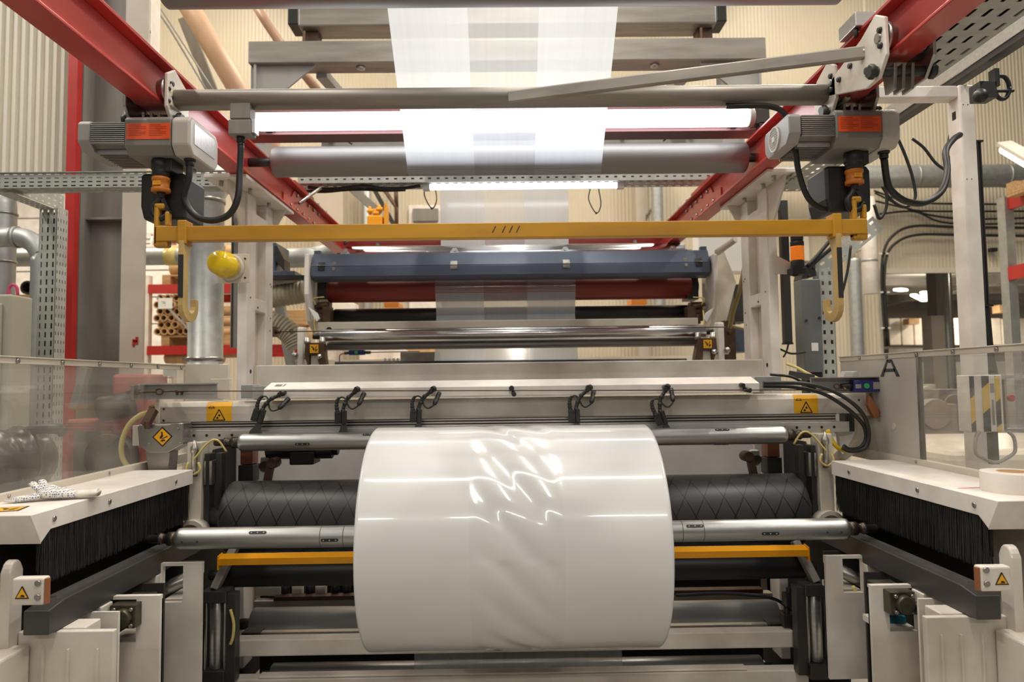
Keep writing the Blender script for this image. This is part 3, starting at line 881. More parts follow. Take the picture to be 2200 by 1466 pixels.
# rack at the right edge
rk = thing('pallet_rack', 'grey upright and red beams of a pallet rack at the right picture edge', 'rack', tuple(at(2172, 800, 6.2)))
q = at(2168, 600, 6.2)
mb = MB(); mb.box(q.x - .04, q.x + .04, 6.15, 6.25, 0, at(2160, 425, 6.2).z); mb.build('upright', GALV, rk)
for yy in (436, 588):
    q2 = at(2170, yy, 6.15); mb = MB(); mb.box(q2.x - .02, q2.x + .03, 4.6, 6.15, q2.z - .06, q2.z + .06); mb.build('beam', REDB, rk)
q = at(2175, 420, 6.0); pallet(q.x - .05, q.x + .9, 5.0, 6.0, q.z - .02, 'wooden pallet on the top red beam at the right edge', None)
mb = MB(); mb.box(q.x + .06, q.x + .8, 5.1, 5.9, q.z + .11, q.z + .55); tag(mb.build('wrapped_load', PAPER, bevel=.08, seg=3), 'white wrapped load on the pallet at the right edge', 'load')
q = at(2185, 560, 6.0); mb = MB(); mb.box(q.x, q.x + .7, 5.2, 5.95, q.z - .02, q.z + .32); tag(mb.build('wrapped_load', PAPER, bevel=.09, seg=3), 'white sack load on the lower red beam at the right edge', 'load')
l = thing('hall_lamp', 'bright warm lamp tube at the right edge above the rack', 'lamp', tuple(at(2180, 335, 8.5)))
mb = MB(); mb.cyl(at(2158, 321, 9.0), at(2222, 358, 7.9), .06, 16); mb.build('tube', TUBEW, l)
mb = MB(); mb.beam(at(2158, 321, 9.0) + Vector((0, 0, .08)), at(2222, 358, 7.9) + Vector((0, 0, .08)), .16, .05); mb.build('housing', WHITE, l)
mb = MB(); q = at(2138, 536, 10.85); mb.box(q.x - .05, q.x + .05, 10.86, 10.95, q.z - .03, q.z + .03); tag(mb.build('wall_camera', BLACK), 'small black camera on the right wall above the opening', 'camera')

# ================================================================== UPPER MACHINE: RED RUNWAY BEAMS
ZB, ZT = 2.612, 2.785          # underside and top of the runway beams
XI, XO = 1.218, 1.312          # inner and outer flange edges


def ibeam(mb, s, y0, y1):
    w = (XI + XO) / 2
    mb.box(s * XI, s * XO, y0, y1, ZB, ZB + .012)
    mb.box(s * XI, s * XO, y0, y1, ZT - .012, ZT)
    mb.box(s * (w - .004), s * (w + .004), y0, y1, ZB + .012, ZT - .012)


for s, nm in ((-1, 'left'), (1, 'right')):
    t = thing('runway_beam', 'long red steel I-beam overhead on the %s side, carrying a hoist trolley' % nm, 'beam', (s * 1.265, 3.2, ZB), 'red runway beams')
    t['kind'] = 'thing'
    mb = MB(); ibeam(mb, s, 0.7, 5.45); mb.build('girder', RED, t, bevel=.003)
    mb = MB(); w = s * (1.265 - .0045)
    mb.prism([(3.95, ZB + .02), (4.7, ZB + .02), (4.7, ZT - .02), (4.15, ZT - .02), (4.1, ZB + .10), (3.95, ZB + .09)], 'x', w, w - s * .008)
    mb.build('splice_plate', RED, t, bevel=.002)
    mb = MB()
    for k in range(6):
        for zz in (ZB + .045, ZT - .04):
            if zz > 2.7 and k < 1: continue
            bolt(mb, (w - s * .008, 4.08 + k * .12, zz), (-s, 0, 0), .011, .010, 6)
    for k in range(4): bolt(mb, (s * 1.235, 4.2 + k * .2, ZT + .0), (0, 0, 1), .013, .02, 6)
    mb.build('bolts', STEEL, t)
    mb = MB(); mb.box(s * XI, s * XO, 4.05, 4.45, ZT, ZT + .012); mb.build('cap_plate', RED, t)
t = thing('red_cross_beam', 'red cross beam joining the far ends of the two runway beams', 'beam', (0, 5.5, 2.7)); t['kind'] = 'thing'
a, b = at(780, 520, 5.5), at(1440, 512, 5.5)
mb = MB(); mb.box(-1.32, 1.32, 5.46, 5.6, 2.60, 2.612); mb.box(-1.32, 1.32, 5.46, 5.6, 2.765, 2.777); mb.box(-1.32, 1.32, 5.52, 5.53, 2.612, 2.765); mb.build('girder', RED, t, bevel=.003)
mb = MB()
for xx in (-1.0, 1.05): bolt(mb, (xx, 5.52, 2.70), (0, -1, 0), .02, .02, 6)
mb.build('bolts', STEEL, t)


# ------------------------------------------------------------------ belt path helper (Y, z)
def belt(rollers, step=0.12):
    """points of a web running round rollers [(Y, z, r, side)]; side +1: roller lies to the right of the run"""
    segs = []
    for (y1, z1, r1, s1), (y2, z2, r2, s2) in zip(rollers, rollers[1:]):
        dy, dz = y2 - y1, z2 - z1
        L = math.hypot(dy, dz)
        th = math.atan2(dz, dy) + math.asin((s2 * r2 - s1 * r1) / L)
        n = (-math.sin(th), math.cos(th))
        segs.append((th, (y1 + s1 * r1 * n[0], z1 + s1 * r1 * n[1]), (y2 + s2 * r2 * n[0], z2 + s2 * r2 * n[1])))
    P = []
    for i, (th, p, q) in enumerate(segs):
        if i:
            t0 = segs[i - 1][0]
            y, z, r, s = rollers[i]
            d = th - t0
            while d > PI: d -= 2 * PI
            while d < -PI: d += 2 * PI
            if s > 0 and d > 1e-4: d -= 2 * PI
            if s < 0 and d < -1e-4: d += 2 * PI
            k = max(2, int(abs(d) / step))
            for j in range(1, k):
                t = t0 + d * j / k
                P.append((y - s * r * math.sin(t), z + s * r * math.cos(t)))
        P += [p, q]
    return P


def web(mb, pts, x0, x1):
    b = mb.pts([(x, y, z) for y, z in pts for x in (x0, x1)])
    for i in range(len(pts) - 1):
        mb.face([b + 2 * i, b + 2 * i + 1, b + 2 * i + 3, b + 2 * i + 2], True)


def roller(name, label, cat, Y, z, r, x0, x1, m, shaft_r=.02, ext=.06, endm=DARK, group=None, ends=True, face=0.0):
    t = thing(name, label, cat, ((x0 + x1) / 2, Y, z), group)
    mb = MB(); e = min(.006, r * .2)
    mb.lathe([(0, r - e), (e, r), (x1 - x0 - e, r), (x1 - x0, r - e)], (x0, Y, z), (1, 0, 0), 48); mb.build('shell', m, t)
    if ends:
        for nm, xa, xb in (('journal', x0 - ext, x0), ('journal', x1, x1 + ext)):
            mb = MB(); mb.cyl((xa, Y, z), (xb, Y, z), shaft_r, 20); mb.build(nm, endm, t)
    return t


FX0, FX1 = -0.468, 0.487            # film edges
# top roller: only its lower part is in the frame
YT, RT = 2.66, .085
pt = at(1081, 16, YT); al = math.atan2(pt.z - CAM.z, YT)
zT = pt.z + RT / math.cos(al)
a, b = at(352, 14, YT), at(1808, 10, YT)
roller('guide_roller', 'grey metal guide roller along the top edge, the film passing behind it', 'roller', YT, zT, RT, a.x, b.x, ROLLM, .03, .1)
# upper silver roller behind the film
Y1 = 3.43
z1, r1 = roller_fit(Y1, 311, 377)
a, b = at(589, 345, Y1), at(1601, 340, Y1)
roller('guide_roller', 'large silver guide roller between the red beams below the bright light tube', 'roller', Y1, z1, r1, a.x, b.x, ROLLM, .022, .14)
YP = 5.12
zP, rP = roller_fit(YP, 526, 566)
a, b = at(742, 540, YP), at(1468, 535, YP)
roller('guide_roller', 'shiny guide roller above the blue grey cover', 'roller', YP, zP, rP, a.x, b.x, CHROME, .02, .06)
YR = 4.80
zR, rR = roller_fit(YR, 594, 647)
a, b = at(707, 622, YR), at(1481, 617, YR)
roller('rubber_roller', 'dark red rubber roller below the blue grey cover', 'roller', YR, zR, rR, a.x, b.x, REDRUB, .05, .055, BLACK)
YK = 4.86
zK, rK = roller_fit(YK, 660, 696)
a, b = at(718, 680, YK), at(1478, 674, YK)
roller('black_roller', 'matt black roller under the dark red roller', 'roller', YK, zK, rK, a.x, b.x, BLACK, .03, .05)
path = belt([(1.9, 3.5, .01, 1), (YT, zT, RT, 1), (Y1, z1, r1, -1), (4.99, 3.33, .06, 1), (YP, zP, rP, 1), (YR, zR, rR, -1), (YK, zK, rK, -1), (4.60, 1.55, .05, -1), (4.55, 1.2, .02, -1)])
FILM = film_mat('white_film', 0.78, 0.52, -0.138, 0.158)
mb = MB(); web(mb, path, FX0, FX1)
film = mb.build('plastic_film', FILM)
tag(film, 'translucent white plastic film web running down over the rollers, with a greyer middle lane', 'film')

# ------------------------------------------------------------------ light tubes
Y = 3.32
t = thing('light_tube', 'long thick bright light tube glowing behind the film between the red beams', 'lamp', tuple(at(1080, 260, Y)))
x0, x1, z = span(556, 262, 1606, 253, Y)
mb = MB(); mb.cyl((x0, Y, z), (x1, Y, z), .043, 32); mb.build('tube', TUBE, t)
for xa, xb in ((x0 - .028, x0), (x1, x1 + .028)):
    mb = MB(); mb.cyl((xa, Y, z), (xb, Y, z), .045, 26); mb.build('end_cap', LGREY, t)
mb = MB(); mb.box(x1 + .028, x1 + .10, Y - .02, Y + .05, z - .035, z + .035); mb.box(x1 + .05, x1 + .08, Y - .02, Y + .03, z - .09, z - .03); mb.build('bracket', DARK, t)
mb = MB()
for k in range(3): mb.cyl((x0 - .028, Y - .03, z - .03 + k * .03), (x0 - .05, Y - .03, z - .03 + k * .03), .012, 12)
mb.build('terminal_knobs', CHROME, t)
t = thing('red_cross_plate', 'flat red cross member behind the thick light tube', 'beam', tuple(at(1080, 285, 3.45)))
zl, zh = at(1081, 293, 3.45).z, at(1081, 229, 3.45).z
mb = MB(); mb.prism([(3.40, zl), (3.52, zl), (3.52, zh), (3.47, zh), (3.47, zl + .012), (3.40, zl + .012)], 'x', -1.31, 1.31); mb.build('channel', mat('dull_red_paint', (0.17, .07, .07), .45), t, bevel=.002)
mb = MB(); mb.beam((-1.15, 3.32, zl + .02), (-1.15, 3.47, zl + .02), .03, .02); mb.beam((1.15, 3.32, zl + .02), (1.15, 3.47, zl + .02), .03, .02); mb.build('lamp_holder', DARK, t)
Y = 4.45
t = thing('light_tube', 'short slim bright light tube under the perforated tray', 'lamp', tuple(at(1125, 400, Y)))
x0, x1, z = span(924, 403, 1325, 397, Y)
mb = MB(); mb.cyl((x0, Y, z), (x1, Y, z), .019, 20); mb.build('tube', TUBE, t)
for xa, xb in ((x0 - .045, x0), (x1, x1 + .045)):
    mb = MB(); mb.box(xa, xb, Y - .02, Y + .025, z - .022, z + .026); mb.build('end_cap', PAPER, t)
mb = MB()
for k in (.1, .9): mb.box(x0 + (x1 - x0) * k - .01, x0 + (x1 - x0) * k + .01, Y - .005, Y + .005, z + .015, z + .05)
mb.tube([(x0 - .05, Y, z + .02), (x0 - .10, Y, z + .06), (x0 - .02, Y - .02, z + .085), (x0 + .12, Y, z + .05)], .005, 8, 5)
mb.build('clip', STEEL, t)
# perforated tray above the slim light
Y = 4.38
t = thing('cable_tray', 'perforated cable tray crossing under the large silver roller', 'cable tray', tuple(at(1100, 386, Y)))
x0, x1, zc = span(640, 386, 1585, 379, Y)
zt, zb = zc + .027, zc - .022
mb = MB(); slots(mb, 52, 1, x1 - x0, zt - zb, (x0, Y, zb), (1, 0, 0), (0, 0, 1), .36, .11); mb.build('side_wall', TRAYM, t, solid=.002)
mb = MB(); slots(mb, 52, 3, x1 - x0, .16, (x0, Y, zb), (1, 0, 0), (0, 1, 0), .5, .14); mb.build('tray_floor', TRAYM, t, solid=.002)
mb = MB(); mb.cyl((x0, Y + .025, zc), (x1, Y + .025, zc), .018, 10); mb.cyl((x0, Y + .07, zc - .008), (x1, Y + .07, zc - .008), .012, 10); mb.build('cables', RUBBER, t)  # cables added inside to blacken the slots from behind
mb = MB(); mb.box(x0, x1, Y + .158, Y + .16, zb, zt + .01); mb.build('rear_wall', TRAYM, t)
mb = MB()
mb.tube([(x0 + .05 + k * .12, Y + .05 + .02 * math.sin(k * 1.7), zb - .012 - .010 * math.sin(k * 1.05) ** 2) for k in range(7)], .011, 8, 4)
mb.tube([(x0 + .02 + k * .13, Y + .09 + .01 * math.sin(k * 1.3), zb - .016 - .012 * math.sin(k * .9 + 1) ** 2) for k in range(6)], .010, 8, 4)
tag(mb.build('hanging_cables', RUBBER), 'dark cables sagging under the perforated tray, left of the slim light', 'cable')
mb = MB(); mb.cyl(at(642, 437, 4.2), at(689, 404, 4.35), .010, 12); tag(mb.build('steel_rod', STEEL), 'short slanting steel rod sticking out of the left red beam', 'rod')
mb = MB(); mb.cyl(at(740, 525, 5.0), at(752, 515, 5.05), .009, 10); tag(mb.build('steel_rod', DARK), 'small dark rod on the far end of the left red beam', 'rod')

# ------------------------------------------------------------------ grey overhead frame behind
Y = 4.2
t = thing('overhead_gantry', 'grey overhead steel frame with corner gussets behind the film', 'frame', tuple(at(1090, 110, Y)))
x0, x1, zc = span(533, 113, 1646, 104, Y)
zt, zb = at(1084, 84, Y).z, at(1084, 131, Y).z
mb = MB(); mb.box(x0, x1, Y, Y + .16, zb, zt); mb.build('front_beam', BAR, t, bevel=.006)
for s, xe in ((1, x0), (-1, x1)):
    mb = MB(); mb.prism([(xe + s * .03, zb), (xe + s * .40, zb), (xe + s * .20, zb - .17), (xe + s * .03, zb - .25)], 'y', Y + .04, Y + .055); mb.build('gusset', LGREY, t, bevel=.002)
    mb = MB(); mb.box(xe + s * .03, xe + s * .045, Y + .01, Y + .15, zb - .45, zb); mb.build('hanger', LGREY, t, bevel=.002)
for px in (562, 1560):
    q = at(px, 150, 4.3)
    mb = MB(); mb.box(q.x - .05, q.x + .05, 4.25, 4.35, ZT, zb); mb.build('leg', LGREY, t, bevel=.003)
for px in (720, 1450):
    p0, p1 = at(px - 30 if px < 1000 else px + 30, 140, 4.35), at(px + 20 if px < 1000 else px - 30, 178, 4.5)
    mb = MB(); mb.beam((p0.x, 4.36, zb), (p1.x, 5.6, zb + .05), .07, .05); mb.build('strut', LGREY, t)
mb = MB()
for px in (774, 1408): q = at(px, 138, 4.25); mb.lathe([(0, .03), (.012, .026), (.02, .01)], (q.x, 4.27, zb), (0, 0, -1), 16)
mb.build('plug', STEEL, t)
Y = 4.75
t = thing('web_guide_beam', 'grey box beam with black ends just under the top roller, behind the film', 'beam', tuple(at(1090, 40, Y)))
x0, x1, zc = span(640, 40, 1540, 30, Y)
zt, zb = at(1084, -25, Y).z, at(1084, 53, Y).z
mb = MB(); mb.box(x0, x1, Y, Y + .2, zb, zt); mb.build('body', BAR, t, bevel=.012)
for xa, xb in ((x0 - .075, x0), (x1, x1 + .075)):
    mb = MB(); mb.box(xa, xb, Y + .01, Y + .19, zb + .02, zt); mb.build('end_block', BLACK, t, bevel=.006)
for px in (672, 1512):
    q = at(px, 70, Y + .1); mb = MB(); mb.box(q.x - .06, q.x + .05, Y + .06, Y + .16, zb - .13, zb); mb.cyl((q.x - .04, Y + .03, zb - .02), (q.x - .04, Y + .03, zb - .13), .012, 10); mb.build('mount', BROWN, t, bevel=.003)
t = thing('deck_frame', 'wide grey frame plate with cable glands behind the large silver roller', 'frame', tuple(at(1090, 303, 4.9)))
x0, x1, z = span(690, 303, 1600, 296, 4.9)
mb = MB(); mb.box(x0, x1, 4.9, 4.95, z - .05, z + .045); mb.build('plate', LGREY, t, bevel=.003)
mb = MB()
for pp in ((702, 299), (1335, 291), (1482, 291)):
    q = at(pp[0], pp[1], 4.89); mb.cyl((q.x, 4.9, q.z), (q.x, 4.87, q.z), .018, 14)
mb.tube([at(705, 299, 4.86), at(735, 299, 4.85), at(757, 310, 4.86)], .006, 8, 5)
mb.tube([at(1470, 291, 4.86), at(1440, 293, 4.85), at(1425, 303, 4.86)], .006, 8, 5)
mb.build('cable_gland', BLACK, t)

# ------------------------------------------------------------------ silver bars tying the trolleys
Y = 2.5
x0, x1, z = span(372, 215, 1812, 205, Y)
zt, zb = at(1081, 193, Y).z, at(1081, 228, Y).z
t = thing('tie_bar', 'long level aluminium tie bar joining the left and right trolleys', 'bar', (0, Y, z))
mb = MB(); mb.prism([(Y - .022 + .022 * math.cos(k * PI / 10 + PI / 2) - .0, (zt + zb) / 2 + (zt - zb) / 2 * math.sin(k * PI / 10 + PI / 2)) for k in range(11)] + [(Y + .02, zb), (Y + .02, zt)], 'x', x0, x1, True)
mb.build('tube', BAR, t)
for xa, s in ((x0, 1), (x1, -1)):
    mb = MB(); mb.box(xa, xa + s * .018, Y - .05, Y + .03, zb - .006, zt + .012); mb.build('end_plate', CREAM, t, bevel=.002)
    mb = MB(); bolt(mb, (xa + s * .009, Y - .05, zt - .008), (0, -1, 0), .008, .008, 8); bolt(mb, (xa + s * .009, Y - .05, zb + .008), (0, -1, 0), .008, .008, 8); mb.build('bolts', DARK, t)
p0, p1 = at(1092, 210, 2.455), at(1922, 105, 2.20)
mb = MB(); mb.beam(p0, p1, .022, .045); t = mb.build('diagonal_bar', BAR, bevel=.006)
tag(t, 'aluminium diagonal bar rising from the middle of the tie bar to the far right trolley', 'bar')
mb = MB(); d = (p1 - p0).normalized(); mb.beam(p1 - d * .005, p1 + d * .02, .03, .06); mb.build('end_plate', CREAM, t)


# ------------------------------------------------------------------ trolleys
def trolley(s, Y, label, long_to=None):
    t = thing('beam_trolley', label, 'trolley', (s * 1.265, Y, ZB), 'trolleys on the red beams')
    for xx, nm in ((s * 1.192, 'inner'), (s * 1.338, 'outer')):
        mb = MB()
        y0, y1 = Y - .085, (Y + .085 if long_to is None or nm == 'outer' else long_to)
        mb.prism([(y0 + .05, ZB - .075), (Y + .04, ZB - .075), (y1, ZB + .01), (y1, ZB + .05), (Y + .06, ZB + .10), (Y - .03, ZB + .135), (y0, ZB + .10), (y0, ZB - .02)], 'x', xx - .006, xx + .006)
        mb.build('side_plate', WHITE2 if nm == 'inner' else STEEL, t, bevel=.003)
        for yy in (Y - .045, Y + .055):
            mb = MB(); xa = xx + (s * .008 if nm == 'inner' else -s * .008); xb = xa + (s * .03 if nm == 'inner' else -s * .03)
            mb.lathe([(0, .040), (.008, .048), (.01, .040), (.03, .038)], (xa, yy, ZB + .052), (xb - xa, 0, 0), 26); mb.cyl((xx - .012, yy, ZB + .052), (xx + .012, yy, ZB + .052), .018, 14); mb.build('wheel', STEEL, t)
    mb = MB()
    for yy, zz in ((Y - .03, ZB - .05),):
        mb.cyl((s * 1.165, yy, zz), (s * 1.365, yy, zz), .016, 16)
        for xx in (s * 1.168, s * 1.36): mb.cyl((xx - .01, yy, zz), (xx + .01, yy, zz), .024, 6)
    mb.cyl((s * 1.18, Y + .03, ZB - .02), (s * 1.35, Y + .03, ZB - .02), .012, 12)
    mb.build('cross_pin', DARK, t)
    mb = MB()
    for xx in (1.235, 1.262, 1.29):
        mb.prism([(Y - .05, ZB - .03), (Y + .02, ZB - .03), (Y + .01, ZB - .11), (Y - .04, ZB - .11)], 'x', s * xx - .005, s * xx + .005)
    mb.build('hanger_plate', STEEL, t, bevel=.001)
    mb = MB()
    for zz in (.02, .07): bolt(mb, (s * 1.186, Y - .06, ZB + zz), (-s, 0, 0), .010, .010, 8)
    if long_to:
        for k in range(3): bolt(mb, (s * 1.186, Y + .05 + k * .08, ZB + .055 - k * .012), (-s, 0, 0), .010, .010, 8)
    mb.build('bolts', DARK, t)
    return t


trolley(-1, 2.52, 'steel hoist trolley with a white wheel on the left red beam')
trolley(1, 2.50, 'steel hoist trolley above the right hoist on the right red beam')
trolley(1, 2.17, 'dark forward trolley with long pale side plate, nearest on the right red beam', 2.48)

# ------------------------------------------------------------------ hoists
def octo(y0, y1, z0, z1, c, cb=None):
    cb = c if cb is None else cb
    return [(y0, z0 + cb), (y0 + cb, z0), (y1 - cb, z0), (y1, z0 + cb), (y1, z1 - c), (y1 - c, z1), (y0 + c, z1), (y0, z1 - c)]


YH = 2.40
HX0, HX1, zc = span(166, 290, 409, 290, YH)
zh = at(265, 250, YH).z; zl = at(265, 326, YH).z
W = HX1 - HX0
X = lambda f: HX0 + W * f
hoist = thing('chain_hoist', 'grey electric chain hoist with orange label hanging at the left', 'hoist', ((HX0 + HX1) / 2, 2.5, zl), 'chain hoists')
Yb = 2.63
mb = MB(); mb.prism(octo(YH, Yb, zl + .01, zh - .012, .012, .03), 'x', X(0), X(.11)); mb.build('fan_cover', LGREY, hoist, bevel=.004)
mb = MB(); mb.prism(octo(YH + .015, Yb - .01, zl + .02, zh - .02, .02, .035), 'x', X(.11), X(.42))
mb.build('motor_body', COLG, hoist)
mb = MB()
for k in range(11):
    zz = zl + .033 + k * (zh - zl - .055) / 10
    mb.box(X(.115), X(.415), YH + .001, YH + .02, zz - .0018, zz + .0018)
for k in range(10):
    yy = YH + .045 + k * .018
    mb.box(X(.115), X(.415), yy - .0018, yy + .0018, zl + .005, zl + .022)
mb.build('cooling_fins', ALU, hoist)
mb = MB(); mb.prism(octo(YH - .004, Yb + .005, zl - .008, zh, .012, .028), 'x', X(.42), X(.83)); mb.build('gear_case', mat('hoist_grey', (0.20, 0.185, 0.165), .42), hoist, bevel=.004)
mb = MB(); mb.prism(octo(YH - .006, Yb + .008, zl - .010, zh + .003, .02, .03), 'x', X(.835), X(1.0)); mb.build('control_cover', mat('hoist_light_grey', (0.50, 0.47, 0.42), .38), hoist, bevel=.008)
mb = MB(); mb.box(X(.44), X(.825), YH - .0065, YH - .003, zl + .042, zh - .028); lab = mb.build('warning_label', ORLAB, hoist, label='orange label')
mb = MB()
for half in (0, 1):
    for k in range(7):
        zz = zh - .033 - k * (zh - zl - .085) / 6.5
        mb.box(X(.46 + half * .18), X(.46 + half * .18 + (.155 if k % 3 else .11)), YH - .0072, YH - .0066, zz - .0012, zz + .0003)
mb.build('small_print', mat('dark_red_print', (0.42, .05, .02), .5), lab)
# fan grille on the left end, nameplate on the right end
mb = MB()
cz, cy = (zh + zl) / 2, YH + .13
xg = X(0) - .001
for k in range(-4, 5):
    h = math.sqrt(max(0, .042 ** 2 - (k * .0095) ** 2))
    mb.box(xg - .004, xg, cy + k * .0095 - .0012, cy + k * .0095 + .0012, cz - h, cz + h); mb.box(xg - .004, xg, cy - h, cy + h, cz + k * .0095 - .0012, cz + k * .0095 + .0012)
mb.ring((xg - .005, cy, cz), (xg + .001, cy, cz), .046, .041); mb.box(xg - .006, xg, cy - .01, cy + .01, cz - .01, cz + .01)
mb.build('fan_grille', PAPER, hoist)
mb = MB(); mb.cyl((xg - .0005, cy, cz), (xg + .0005, cy, cz), .042, 28); mb.build('fan_opening', VOID, hoist)
mb = MB(); mb.box(X(1.0) - .001, X(1.0) + .0015, YH + .03, Yb - .03, zl + .035, zh - .018); mb.build('name_plate', ALU, hoist)
mb = MB(); mb.cyl((X(.66), YH + .07, zl - .01), (X(.66), YH + .07, zl - .05), .033, 24); mb.cyl((X(.66), YH + .07, zl - .03), (X(.66), YH + .07, zl - .072), .030, 24); mb.build('chain_guide', BLACK, hoist)
mb = MB(); xx, yy = X(.66), YH + .07
zo = zl - .072
mb.lathe([(0, .028), (.002, .031), (.012, .031), (.014, .0285), (.038, .0285), (.041, .032), (.052, .032), (.054, .028)], (xx, yy, zo), (0, 0, -1), 28); hs = mb.build('hook_block', ORANGE, hoist, label='orange hook block')
mb = MB(); mb.box(xx - .014, xx + .012, yy - .0325, yy - .028, zo - .034, zo - .020); mb.build('capacity_label', SIGNY, hs)
mb = MB()
for k in range(4): mb.box(xx - .009 + k * .005, xx - .0065 + k * .005, yy - .0329, yy - .0324, zo - .031, zo - .023)
mb.build('capacity_print', ORANGE, hs)
# hook
zk = zo - .054
mb = MB()
mb.cyl((xx, yy, zk + .005), (xx, yy, zk - .02), .014, 16)
mb.tube([(xx - .002, yy, zk - .015), (xx - .012, yy, zk - .035), (xx - .026, yy, zk - .055), (xx - .022, yy, zk - .082), (xx, yy, zk - .094), (xx + .022, yy, zk - .082), (xx + .028, yy, zk - .066)],
        lambda s: .0125 * (1 - .35 * abs(s - .4)), 12, 6)
mb.build('hook', BLACK, hoist)
mb = MB(); mb.beam((xx + .006, yy - .003, zk - .02), (xx + .026, yy - .003, zk - .066), .014, .006, (0, 1, 0)); mb.build('safety_latch', BLACK, hoist)
# chain bag behind
q0, q1 = at(302, 372, 2.50), at(392, 472, 2.50)
bx0, bx1, bz0, bz1 = q0.x, q1.x, q1.z, q0.z
mb = MB()
mb.prism([(bx0 + .012, bz0), (bx1 + .01, bz0), (bx1 + .012, bz0 + .06), (bx1 + .012, bz1 - .02), (bx1, bz1), (bx0 + .008, bz1), (bx0, bz1 - .012), (bx0, bz0 + .05)], 'y', 2.50, 2.66)
mb.build('chain_box', BLACK, hoist, bevel=.01)
mb = MB(); mb.box(X(.70), X(.78), YH + .05, YH + .14, bz1 - .01, zl); mb.build('chain_chute', BLACK, hoist, bevel=.004)
mb = MB(); mb.cyl((X(.93), YH + .06, zl), (X(.93), YH + .06, zl - .018), .020, 16); mb.cyl((X(.93), YH + .06, zl - .015), (X(.93), YH + .06, zl - .035), .015, 16); mb.build('cable_gland', BLACK, hoist)
# straps up to the trolley
mb = MB()
for xx2 in (X(.50), X(.66)): mb.prism([(2.47, zh - .002), (2.56, zh - .002), (2.535, ZB - .055), (2.495, ZB - .055)], 'x', xx2, xx2 + .01)
mb.build('hanger_lug', STEEL, hoist, bevel=.002)
dH = at(1860, 380, YH).x - at(328, 380, YH).x
h2 = dup(hoist, (dH, 0, .004), 'grey electric chain hoist with round fan grille hanging at the right')
# transparent grey sack over the right chain box
mb = MB(); q0, q1 = at(1773, 352, 2.52), at(1800, 462, 2.52)
mb.prism([(q0.x, q1.z + .01), (q1.x + .02, q1.z), (q1.x + .018, q0.z), (q0.x + .02, q0.z - .01), (q0.x - .005, q0.z - .05)], 'y', 2.54, 2.68)
tag(mb.build('grey_sack', LGREY, bevel=.012), 'light grey sack hung on the left side of the right chain box', 'sack')

# ------------------------------------------------------------------ yellow spreader bar
Y = YH + .07
sx0, sx1, z = span(340, 503, 1858, 489, Y)
zt, zb = at(1084, 481, Y).z, at(1084, 513, Y).z
sp = thing('spreader_bar', 'long worn yellow lifting bar hanging from the two hoist hooks', 'lifting bar', (0, Y, z))
mb = MB(); mb.box(sx0, sx1, Y - .02, Y + .02, zb, zt); mb.build('bar', YELLOW, sp, bevel=.003)
for s, hx in ((-1, X(.66)), (1, X(.66) + dH)):
    zt2 = zk - .075
    mb = MB()
    # end lug with a hole for the hook: a frame of four bars
    mb.box(hx - .018, hx + .0, Y - .016, Y + .016, zb - .015, zt2 + .03); mb.box(hx - .018, hx + .035, Y - .016, Y + .016, zb - .02, zt + .005)
    mb.box(hx + .02, hx + .035, Y - .016, Y + .016, zt, zt2 + .005); mb.box(hx - .018, hx + .018, Y - .016, Y + .016, zt2 + .012, zt2 + .034)
    mb.build('end_lug', YELLOW, sp, bevel=.008)
for px, s in ((400, -1), (1795, 1)):
    hx = at(px, 500, Y).x
    mb = MB(); mb.box(hx - .02, hx + .012, Y - .028, Y + .03, zb - .012, zt + .02); mb.build('clamp_block', YELLOW, sp, bevel=.004)
    y0 = Y - .03
    zz = at(px, 660, Y).z
    prof = [(y0, zb), (y0 + .055, zb), (y0 + .055, zb - .02), (y0 + .038, zb - .06), (y0 + .038, zz + .012)]
    for k in range(7):
        t = PI + k * PI / 6
        prof.append((y0 + .068 + .030 * math.cos(t), zz + .008 + .026 * math.sin(t)))
    prof += [(y0 + .098, zz + .035), (y0 + .125, zz + .035)]
    for k in range(9):
        t = -k * PI / 8
        prof.append((y0 + .0625 + .0625 * math.cos(t), zz + .004 + .055 * math.sin(t)))
    mb = MB(); mb.prism(prof, 'x', hx - .013, hx + .006); mb.build('shaft_hook', mat('worn_yellow_hook_%d' % s, (0.52, 0.36, 0.13), .45, var=.2, scale=9), sp, bevel=.0015, label='yellow hook worn to bare metal')
    mb = MB(); mb.box(hx - .0125, hx + .0055, y0 - .0012, y0 + .0005, zz + .03, zb - .05); mb.build('dark_front_edge', DARK, sp)  # front edge of the hook in a darker colour
q = at(1088, 493, Y - .021)
mb = MB()
for k, (dx, w) in enumerate(((-.05, .03), (-.015, .012), (.01, .018), (.035, .02))):
    mb.beam((q.x + dx, Y - .0203, q.z - .012), (q.x + dx + .012, Y - .0203, q.z + .012), .004, .0006, (0, 1, 0))
mb.build('handwritten_marks', BROWN, sp)

# junction box and hoist cables
q0, q1 = at(490, 232, 2.46), at(538, 288, 2.46)
j = thing('junction_box', 'grey junction box hanging under the left part of the tie bar', 'junction box', ((q0.x + q1.x) / 2, 2.48, q1.z))
mb = MB(); mb.box(q0.x, q1.x, 2.46, 2.52, q1.z, q1.z + .055); mb.box(q0.x + .004, q1.x - .004, 2.464, 2.516, q1.z + .058, at(500, 229, 2.5).z); mb.build('housing', COLG, j, bevel=.004)
mb = MB(); mb.cyl((q0.x + .035, 2.49, q1.z), (q0.x + .035, 2.49, q1.z - .022), .015, 16); mb.cyl((q0.x + .035, 2.49, q1.z - .02), (q0.x + .035, 2.49, q1.z - .035), .012, 12); mb.build('gland', BLACK, j)
mb = MB(); mb.box(q1.x, q1.x + .012, 2.47, 2.51, q1.z + .01, q1.z + .06); mb.build('latch', CHROME, j)
gl = Vector((X(.93), YH + .06, zl - .03))
